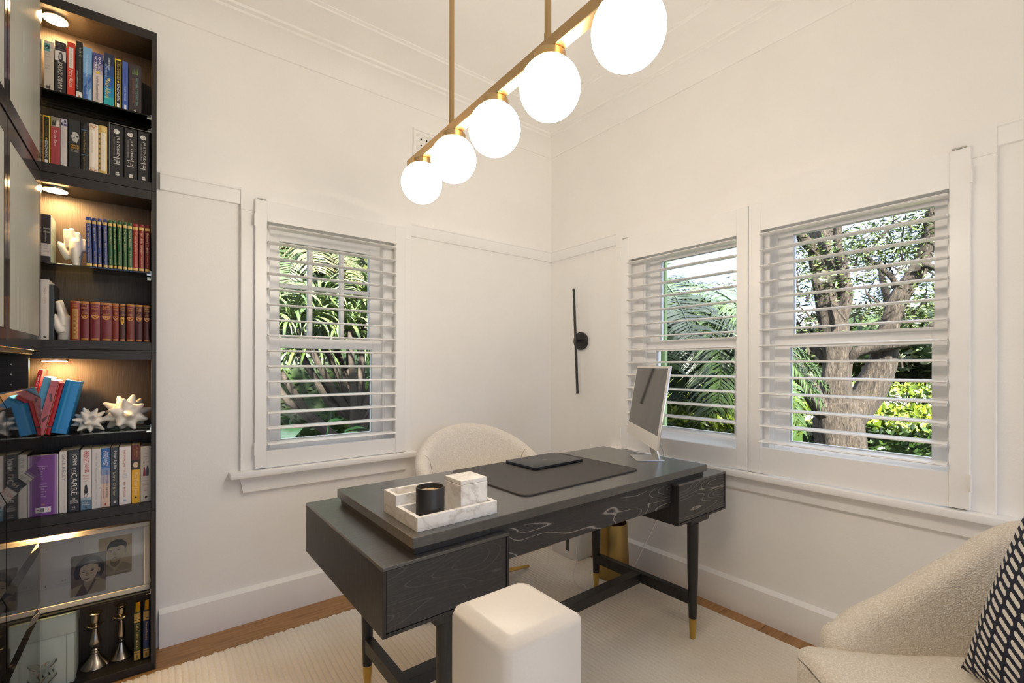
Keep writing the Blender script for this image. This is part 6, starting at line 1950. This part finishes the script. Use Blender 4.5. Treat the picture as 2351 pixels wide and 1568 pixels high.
# fine twigs and foliage
tw = BM()
tips = []
rt_ = random.Random(4)
for (c, rad, n) in (((5.10, -0.645, 2.75), (0.75, 0.75, 0.36), 26), ((4.56, 0.024, 2.57), (0.5, 0.45, 0.4), 12), ((5.3, -0.85, 3.3), (0.9, 0.9, 0.5), 26), ((5.25, -1.35, 2.0), (0.5, 0.35, 0.35), 9), ((6.0, -0.5, 2.1), (0.7, 0.6, 0.4), 12), ((4.4, 0.15, 2.05), (0.35, 0.3, 0.3), 8)):
    for _ in range(n):
        p1 = Vector((c[0] + rt_.gauss(0, 0.6) * rad[0], c[1] + rt_.gauss(0, 0.6) * rad[1], c[2] + rt_.gauss(0, 0.6) * rad[2]))
        p0 = p1 + Vector((rt_.uniform(-0.25, 0.25), rt_.uniform(-0.25, 0.25), rt_.uniform(-0.4, -0.1)))
        pm_ = (p0 + p1) / 2 + Vector((rt_.uniform(-0.08, 0.08), rt_.uniform(-0.08, 0.08), rt_.uniform(-0.05, 0.05)))
        bm_tube(tw, [tuple(p0 - TO), tuple(pm_ - TO), tuple(p1 - TO)], [0.014, 0.010, 0.004], 5)
        tips.append((p1, 1.0 if c[2] < 3.0 else 0.5))
o = obj('twigs', tw, M_BARK, tr, True)
o['kind'] = 'stuff'
cl = []
for (p1, dens) in tips:
    cl.append(RNG.normal(size=(int(85 * dens), 3)) * np.array([0.16, 0.16, 0.085]) + np.array(p1 - TO))
leaf_cloud('foliage', np.concatenate(cl), 0.075, M_TREELEAF, tr, 0.4, 0.26)

# ------------------------------------------------------------------ hedges
def hedge(label, x0, x1, y0, y1, z0, z1, n, size, nb=3.0):
    cx_, cy_ = (x0 + x1) / 2, (y0 + y1) / 2
    t = thing('hedge', label, 'hedge', (cx_, cy_, z0))
    w, e, h = (x1 - x0) / 2, (y1 - y0) / 2, z1 - z0
    gx_, gy_ = np.meshgrid(np.linspace(-w, w, 24), np.linspace(-e, e, 40))
    hz = h - size * 0.9 + 0.35 * size * np.sin(gx_ * nb + 1.0) * np.cos(gy_ * nb * 0.8)
    V = np.stack([gx_, gy_, hz], -1).reshape(-1, 3)
    m_ = gx_.shape[1]
    ii = (np.arange(gx_.shape[0] - 1)[:, None] * m_ + np.arange(m_ - 1)[None, :]).ravel()
    F = [list(q) for q in np.stack([ii, ii + 1, ii + m_ + 1, ii + m_], 1)]
    ring = list(range(m_)) + [r_ * m_ + m_ - 1 for r_ in range(1, 40)] + [39 * m_ + c for c in range(m_ - 2, -1, -1)] + [r_ * m_ for r_ in range(38, 0, -1)]
    k0 = len(V)
    low = V[ring].copy()
    low[:, 2] = 0.0
    V = np.concatenate([V, low])
    q = len(ring)
    F += [[ring[j], k0 + j, k0 + (j + 1) % q, ring[(j + 1) % q]] for j in range(q)]
    core = np_mesh('core', V, np.array(F).ravel(), np.full(len(F), 4), M_LEAFSHADE, t, True)
    xx = RNG.uniform(-w, w, n)
    yy2 = RNG.uniform(-e, e, n)
    zz = h - size * 0.75 + 0.35 * size * np.sin(xx * nb + 1.0) * np.cos(yy2 * nb * 0.8) + RNG.normal(size=n) * size * 0.28
    leaf_cloud('top_foliage', np.stack([xx, yy2, zz], 1), size, M_HEDGE, t, 0.85, 0.5)
    k = n // 3
    yy3 = RNG.uniform(-e, e, k)
    zz3 = RNG.uniform(0, h - size * 0.6, k)
    leaf_cloud('side_foliage', np.stack([np.full(k, -w) + RNG.normal(size=k) * size * 0.3, yy3, zz3], 1), size, M_LEAFSHADE, t, 0.3, 0.5)  # sides get the dark leaf, shade put into the colour
    return t
hedge('bright green hedge right below the window behind the computer', 1.55, 2.50, -0.75, 1.30, -0.42, 0.74, 5200, 0.105)
hedge('low lime green hedge around the foot of the big tree', 5.20, 8.8, -5.0, 4.0, -0.42, 0.50, 15000, 0.12, 1.6)
hedge('far lime green hedge strip behind the big tree', 9.6, 13.5, -6.0, 6.5, -0.42, 0.74, 12000, 0.15, 1.2)

# ------------------------------------------------------------------ bushes and distant trees
def bush(name, label, cat, c, rad, n, size, mat, group=None, trunk=None, up=0.4, width=0.45, core=0.80):
    base = (c[0], c[1], -0.42)
    t = thing(name, label, cat, base, 0.0, group)
    bm = BM()
    bmesh.ops.create_icosphere(bm, subdivisions=3, radius=1.0)
    sd = random.uniform(0, 9)
    for v_ in bm.verts:
        p_ = v_.co.copy()
        k = core * (1 + 0.16 * math.sin(5 * p_.x + sd) * math.sin(4 * p_.y + 2 * sd) + 0.12 * math.sin(7 * p_.z + sd))
        v_.co = Vector((p_.x * rad[0] * k, p_.y * rad[1] * k, p_.z * rad[2] * k + c[2] + 0.42))
    obj('inner_crown', bm, M_LEAFSHADE, t, True, 180)
    d_ = RNG.normal(size=(n, 3))
    d_ /= np.linalg.norm(d_, axis=1)[:, None]
    rr = (RNG.uniform(0.66, 1.04, size=(n, 1)))
    lump = 1 + 0.16 * np.sin(5 * d_[:, :1] + sd) * np.sin(4 * d_[:, 1:2] + 2 * sd) + 0.12 * np.sin(7 * d_[:, 2:3] + sd)
    pts = d_ * rr * lump * np.array(rad) + np.array([0, 0, c[2] + 0.42])
    pts = pts[pts[:, 2] > 0.02]
    leaf_cloud('foliage', pts, size, mat, t, up, width)
    bm = BM()
    bm_tube(bm, [(0, 0, 0), (0.05, 0.02, max(c[2] + 0.42, 0.3))], [0.10, 0.06], 8)
    obj('trunk', bm, M_BARK2, t, True)
    return t
GT = 'garden trees beyond the windows'
bush('garden_tree', 'dark leafy shrub behind the pandanus, lower left', 'shrub', (-2.2, 4.6, 0.75), (1.5, 0.9, 1.2), 4200, 0.11, M_DARKLEAF, GT)
bush('garden_tree', 'dark leafy shrub behind the pandanus trunks, centre', 'shrub', (-0.3, 4.8, 0.80), (1.5, 0.9, 1.25), 4200, 0.11, M_DARKLEAF, GT)
bush('garden_tree', 'dark leafy shrub behind the pandanus, toward the room corner', 'shrub', (1.5, 4.9, 0.95), (1.4, 0.9, 1.3), 3600, 0.11, M_DARKLEAF, GT)
bush('garden_tree', 'tall dark tree filling the left window background', 'tree', (-1.0, 8.2, 3.2), (3.2, 1.6, 2.6), 5200, 0.24, M_FARLEAF, GT)
bush('garden_tree', 'tall green tree right of the left window background', 'tree', (2.8, 8.6, 3.0), (2.8, 1.6, 2.6), 4200, 0.24, M_FARLEAF, GT)
bush('garden_tree', 'mid green tree far behind the big tree, right edge of window', 'tree', (11.5, -3.0, 1.7), (2.2, 1.8, 1.7), 3600, 0.20, M_TREELEAF, GT)
bush('garden_tree', 'yellow-green tree crown low on the horizon behind the big tree', 'tree', (17.0, -1.2, 2.1), (3.4, 3.2, 1.9), 3600, 0.28, M_FARLEAF, GT)
bush('garden_tree', 'olive green tree between the far house and the big tree', 'tree', (17.5, 2.6, 1.9), (2.4, 2.2, 1.5), 2600, 0.26, M_FARLEAF, GT)
bush('garden_tree', 'leafy bush in front of the far grey house', 'shrub', (13.2, 3.6, 0.55), (1.7, 1.5, 0.9), 2200, 0.18, M_DARKLEAF, GT)
bush('garden_tree', 'dark green bush behind the hedge at the window edge', 'shrub', (9.6, -2.2, 0.9), (1.3, 1.1, 1.1), 2600, 0.14, M_TREELEAF, GT)
bush('garden_tree', 'round green tree behind the palm beside the far white house', 'tree', (12.0, 6.4, 1.2), (1.6, 1.5, 1.0), 2200, 0.2, M_FARLEAF, GT)

# bare bleached shrubs
def bare_shrub(label, c, n, h, spread, seed):
    rnd = random.Random(seed)
    t = thing('bare_shrub', label, 'shrub', c, 0.0, 'bare white shrubs')
    bm = BM()
    for _ in range(n):
        p0 = Vector((rnd.gauss(0, spread * 0.5), rnd.gauss(0, spread * 0.5), 0))
        d_ = Vector((rnd.gauss(0, 0.6), rnd.gauss(0, 0.6), rnd.uniform(0.5, 1.0))).normalized()
        L_ = h * rnd.uniform(0.5, 1.0)
        pts = [p0]
        for k in range(4):
            d_ = (d_ + Vector((rnd.gauss(0, 0.35), rnd.gauss(0, 0.35), rnd.gauss(0, 0.2)))).normalized()
            pts.append(pts[-1] + d_ * L_ / 4)
        bm_tube(bm, [tuple(q) for q in pts], [0.022, 0.018, 0.014, 0.010, 0.006], 5)
        for k in (2, 3):
            e = pts[k] + Vector((rnd.gauss(0, 0.18), rnd.gauss(0, 0.18), rnd.uniform(0.02, 0.2)))
            bm_tube(bm, [tuple(pts[k]), tuple(e)], [0.012, 0.005], 4)
    o = obj('branches', bm, M_WHITETWIG, t, True)
    o['kind'] = 'stuff'
    return t
bare_shrub('bleached bare shrub left of the big tree trunk', (9.2, 1.75, 0.15), 34, 1.0, 1.1, 1)
bare_shrub('bleached bare shrub just right of the big tree trunk', (9.6, 0.45, 0.15), 40, 1.0, 1.2, 2)
bare_shrub('bleached bare shrub near the window edge behind the hedge', (9.4, -0.75, 0.15), 34, 0.95, 1.1, 3)

# ------------------------------------------------------------------ houses in the distance
def house(label, loc, rz, w, d_, h, wallm, roofm, wins, flat=False):
    t = thing('far_house', label, 'house', loc, rz)
    box('wall', (-w / 2, w / 2, -d_ / 2, d_ / 2, 0, h), wallm, t)
    if flat:
        box('roof', (-w / 2 - 0.4, w / 2 + 0.4, -d_ / 2 - 0.5, d_ / 2 + 0.3, h, h + 0.28), M_RENDERWALL, t)
    else:
        bm = BM()
        bm_prism(bm, [(-d_ / 2 - 0.5, h), (d_ / 2 + 0.5, h), (0, h + 1.1)], lambda q: (-w / 2 - 0.4, q[0], q[1]), lambda q: (w / 2 + 0.4, q[0], q[1]))
        obj('roof', bm, roofm, t)
    for (a0, a1, z0, z1) in wins:
        f = box('window', (a0, a1, -d_ / 2 - 0.06, -d_ / 2 + 0.02, z0, z1), M_RENDERWALL, t)
        box('pane', (a0 + 0.08, a1 - 0.08, -d_ / 2 - 0.075, -d_ / 2 - 0.05, z0 + 0.08, z1 - 0.08), M_DARKPANE, f)
    box('balcony_slab', (-w / 2, w / 2, -d_ / 2 - 0.9, -d_ / 2, h * 0.47, h * 0.47 + 0.2), M_RENDERWALL, t)
    return t
house('grey and white house far behind the big tree at left', (19.8, 5.4, -0.4), math.radians(-72), 7.5, 4.0, 3.1, M_GREYRENDER, M_ROOF, [(-3.2, -2.2, 0.5, 1.3), (-1.4, -0.2, 0.4, 1.35), (0.6, 1.8, 0.5, 1.3), (2.2, 3.3, 0.5, 1.3), (-3.0, -1.8, 1.9, 2.8), (-0.8, 0.6, 1.9, 2.8), (1.4, 2.9, 1.9, 2.8)])
house('white flat-roofed house behind the palm fronds', (14.6, 7.9, -0.4), math.radians(-62), 6.0, 3.5, 3.3, M_RENDERWALL, M_ROOF, [(-2.6, -1.6, 0.6, 1.4), (-0.9, 0.2, 0.5, 1.4), (0.9, 2.0, 0.6, 1.4), (-2.4, -1.2, 2.0, 3.0), (0.2, 1.6, 2.0, 3.0)], True)
house('slate-roofed house low behind the right limb of the tree', (24.0, 0.6, -0.4), math.radians(-86), 7.0, 4.0, 2.3, M_RENDERWALL, M_ROOF, [(-2.8, -1.7, 0.9, 1.9), (-0.6, 0.6, 0.9, 1.9), (1.6, 2.7, 0.9, 1.9)])

# ------------------------------------------------------------------ palms
def frond_mesh(name, L, n, leaf, droop, mat, seed, width=0.020, fold=0.5):
    rnd = np.random.default_rng(seed)
    V, F = [], []
    # rachis curve
    ts = np.linspace(0, 1, 26)
    ang0 = 1.0
    xs, zs = [0.0], [0.0]
    for i in range(25):
        a = ang0 * 0.62 - droop * ts[i]
        xs.append(xs[-1] + math.cos(a) * L / 25)
        zs.append(zs[-1] + math.sin(a) * L / 25)
    xs, zs = np.array(xs), np.array(zs)
    # rachis as a thin three sided tube
    for i in range(26):
        r_ = 0.014 * (1 - 0.85 * ts[i]) + 0.002
        for k in range(3):
            a = 2 * PI * k / 3
            V.append((xs[i], r_ * math.cos(a), zs[i] + r_ * math.sin(a)))
    for i in range(25):
        for k in range(3):
            F.append((i * 3 + k, i * 3 + (k + 1) % 3, i * 3 + 3 + (k + 1) % 3, i * 3 + 3 + k))
    for j in range(n):
        t_ = 0.14 + 0.84 * j / (n - 1)
        x_, z_ = np.interp(t_, ts, xs), np.interp(t_, ts, zs)
        a = ang0 * 0.62 - droop * t_
        ll = leaf * math.sin(PI * (0.12 + 0.80 * t_)) ** 0.7 * rnd.uniform(0.88, 1.1)
        for s_ in (-1, 1):
            out = np.array([0.62 * math.cos(a), s_ * (0.78 + 0.06 * rnd.normal()), 0.62 * math.sin(a) + fold * 0.35 + 0.08 * rnd.normal()])
            out /= np.linalg.norm(out)
            p0 = np.array([x_, s_ * 0.006, z_])
            side = np.array([math.cos(a), 0, math.sin(a)]) * width * 0.5
            mid = p0 + out * ll * 0.5
            tip = p0 + out * ll + np.array([0, 0, -0.22 * ll])
            k = len(V)
            V += [tuple(p0 - side * 0.6), tuple(p0 + side * 0.6), tuple(mid + side), tuple(mid - side), tuple(tip)]
            F += [(k, k + 1, k + 2, k + 3), (k + 3, k + 2, k + 4)]
    me = bpy.data.meshes.new(name)
    me.from_pydata([tuple(map(float, q)) for q in V], [], [tuple(int(i_) for i_ in f) for f in F])
    me.update()
    me.materials.append(mat)
    return me

def palm(label, crown, base_z, scale, n, meshes, seed, trunk_r=0.13, tilt=(-0.55, 0.85)):
    rnd = random.Random(seed)
    t = thing('palm', label, 'palm', (crown[0], crown[1], base_z))
    bm = BM()
    hz = crown[2] - base_z
    bm_tube(bm, [(0, 0, 0), (0.03, 0, hz * 0.5), (0, 0, hz + 0.05)], [trunk_r * 1.2, trunk_r, trunk_r * 1.25], 14)
    obj('trunk', bm, M_BARK, t, True)
    for k in range(n):
        o = bpy.data.objects.new('frond', meshes[k % len(meshes)])
        COL.objects.link(o)
        o.parent = t
        o.location = (0, 0, hz)
        lift = tilt[0] + (tilt[1] - tilt[0]) * ((k * 0.618) % 1.0)
        o.rotation_euler = (rnd.uniform(-0.25, 0.25), -lift, k * 2.39996 + rnd.uniform(-0.15, 0.15))
        s_ = scale * rnd.uniform(0.88, 1.1)
        o.scale = (s_, s_, s_)
    return t
fm1 = [frond_mesh('frond', 2.1, 62, 0.46, 1.5, M_PALM, 1, 0.026), frond_mesh('frond', 2.0, 58, 0.44, 1.9, M_PALM, 2, 0.026), frond_mesh('frond', 2.2, 64, 0.42, 1.1, M_PALM, 3, 0.026)]
palm('dark green feathery palm outside the window behind the computer', (2.12, 0.70, 1.98), -0.42, 1.0, 54, fm1, 3, 0.16, (-1.05, 0.80))
fm2 = [frond_mesh('frond', 2.4, 60, 0.50, 1.7, M_PALMYEL, 5, 0.03), frond_mesh('frond', 2.4, 60, 0.50, 2.1, M_PALM, 6, 0.03)]
palm('yellowing palm high behind the pandanus in the left window', (-0.75, 5.3, 2.75), -0.42, 0.95, 18, fm2, 9, 0.12, (-0.3, 0.9))

# ------------------------------------------------------------------ pandanus outside the left window
def rosette_mesh(name, n, L, w, seed):
    rnd = np.random.default_rng(seed)
    V, F = [], []
    for j in range(n):
        az = j * 2.39996 + rnd.uniform(-0.2, 0.2)
        el0 = rnd.uniform(0.15, 1.35)
        ll = L * rnd.uniform(0.75, 1.15)
        el = el0
        p_ = np.array([0.0, 0.0, 0.0])
        k0 = len(V)
        m_ = 8
        tw_ = rnd.uniform(-0.4, 0.4)
        for i in range(m_ + 1):
            t_ = i / m_
            ww = w * (0.75 + 0.4 * t_) * (1 - t_ ** 3) + 0.002
            sd = np.array([-math.sin(az + tw_ * t_), math.cos(az + tw_ * t_), 0.0])
            V.append(tuple(p_ + sd * ww / 2 + np.array([0, 0, 0.012])))
            V.append(tuple(p_))
            V.append(tuple(p_ - sd * ww / 2 + np.array([0, 0, 0.012])))
            p_ = p_ + np.array([math.cos(az) * math.cos(el), math.sin(az) * math.cos(el), math.sin(el)]) * ll / m_
            el -= (0.16 + 0.34 * t_) * rnd.uniform(0.7, 1.2)
        for i in range(m_):
            a = k0 + i * 3
            F += [(a, a + 1, a + 4, a + 3), (a + 1, a + 2, a + 5, a + 4)]
    me = bpy.data.meshes.new(name)
    me.from_pydata([tuple(map(float, q)) for q in V], [], F)
    me.update()
    me.materials.append(M_PAND)
    return me
PO = Vector((-0.62, 2.55, -0.42))
pt = thing('pandanus_tree', 'pandanus with strap-leaf rosettes on forked trunks outside the left window', 'tree', PO)
rms = [rosette_mesh('rosette', 40, 0.66, 0.040, s_) for s_ in (1, 2, 3)]
heads = [(-1.55, 2.55, 1.55), (-1.22, 2.30, 1.62), (-0.98, 2.62, 1.72), (-0.72, 2.25, 1.58), (-0.45, 2.55, 1.70), (-0.20, 2.35, 1.62), (0.05, 2.70, 1.72), (-1.38, 2.95, 1.85), (-0.80, 3.00, 1.92), (-0.30, 3.05, 1.90), (-1.10, 2.70, 1.38), (-0.55, 2.80, 1.42), (-1.75, 2.85, 1.70), (0.25, 3.0, 1.75), (-0.9, 2.4, 1.42)]
for k, hd in enumerate(heads):
    o = bpy.data.objects.new('rosette', rms[k % 3])
    COL.objects.link(o)
    o.parent = pt
    o.location = Vector(hd) - PO
    o.rotation_euler = (random.uniform(-0.35, 0.35), random.uniform(-0.35, 0.35), random.uniform(0, 6.28))
    s_ = random.uniform(0.85, 1.1)
    o.scale = (s_, s_, s_)
fork = Vector((-0.55, 2.5, 0.62))
bm = BM()
bm_tube(bm, [(0, 0, 0), (0.03, -0.02, 0.5), tuple(fork - PO)], [0.085, 0.070, 0.062], 12)
obj('trunk', bm, M_BARK2, pt, True)
for k, hd in enumerate(heads):
    bm = BM()
    e = Vector(hd)
    st = fork if k % 3 else Vector((-0.60, 2.52, 0.30))
    mid = st.lerp(e, 0.5) + Vector((0.06 * math.sin(k), 0.05 * math.cos(k), -0.16))
    bm_tube(bm, [tuple(st - PO), tuple(st.lerp(mid, 0.5) - PO + Vector((0, 0, -0.02))), tuple(mid - PO), tuple(e - PO)], [0.050, 0.042, 0.036, 0.030], 9)
    obj('branch', bm, M_BARK2, pt, True)
# broad-leaved plant low outside the left window
t = thing('broadleaf_plant', 'broad glossy leaves low in the left window', 'plant', (-1.25, 1.75, -0.42))
M_BROAD = leaf_mat('broad_leaf', (0.02, 0.07, 0.02), (0.07, 0.17, 0.05), 0.3)
for k in range(9):
    az = k * 2.399
    h_ = 1.02 + 0.16 * math.sin(k * 1.9)
    rr = 0.22 + 0.10 * math.cos(k)
    bx_, by_ = rr * math.cos(az), rr * math.sin(az)
    lf = BM()
    rows_ = []
    for i in range(11):
        t_ = i / 10
        w_ = 0.085 * math.sin(PI * min(t_ * 0.93 + 0.05, 1.0)) ** 0.8 + 0.003
        c = Vector((bx_ + math.cos(az) * 0.36 * t_, by_ + math.sin(az) * 0.36 * t_, h_ + 0.16 * t_ - 0.26 * t_ * t_))
        sd = Vector((-math.sin(az), math.cos(az), 0))
        rows_.append([lf.verts.new(c + sd * w_ + Vector((0, 0, 0.02))), lf.verts.new(c), lf.verts.new(c - sd * w_ + Vector((0, 0, 0.02)))])
    for a, b in zip(rows_, rows_[1:]):
        for q in range(2):
            lf.faces.new((a[q], a[q + 1], b[q + 1], b[q]))
    lo = obj('leaf', lf, M_BROAD, t, True, 180)
    bm = BM()
    bm_tube(bm, [(0.03 * math.cos(az), 0.03 * math.sin(az), 0), (bx_ * 0.6, by_ * 0.6, h_ * 0.6), (bx_, by_, h_)], [0.014, 0.010, 0.006], 6)
    obj('stalk', bm, M_BROAD, lo, True)
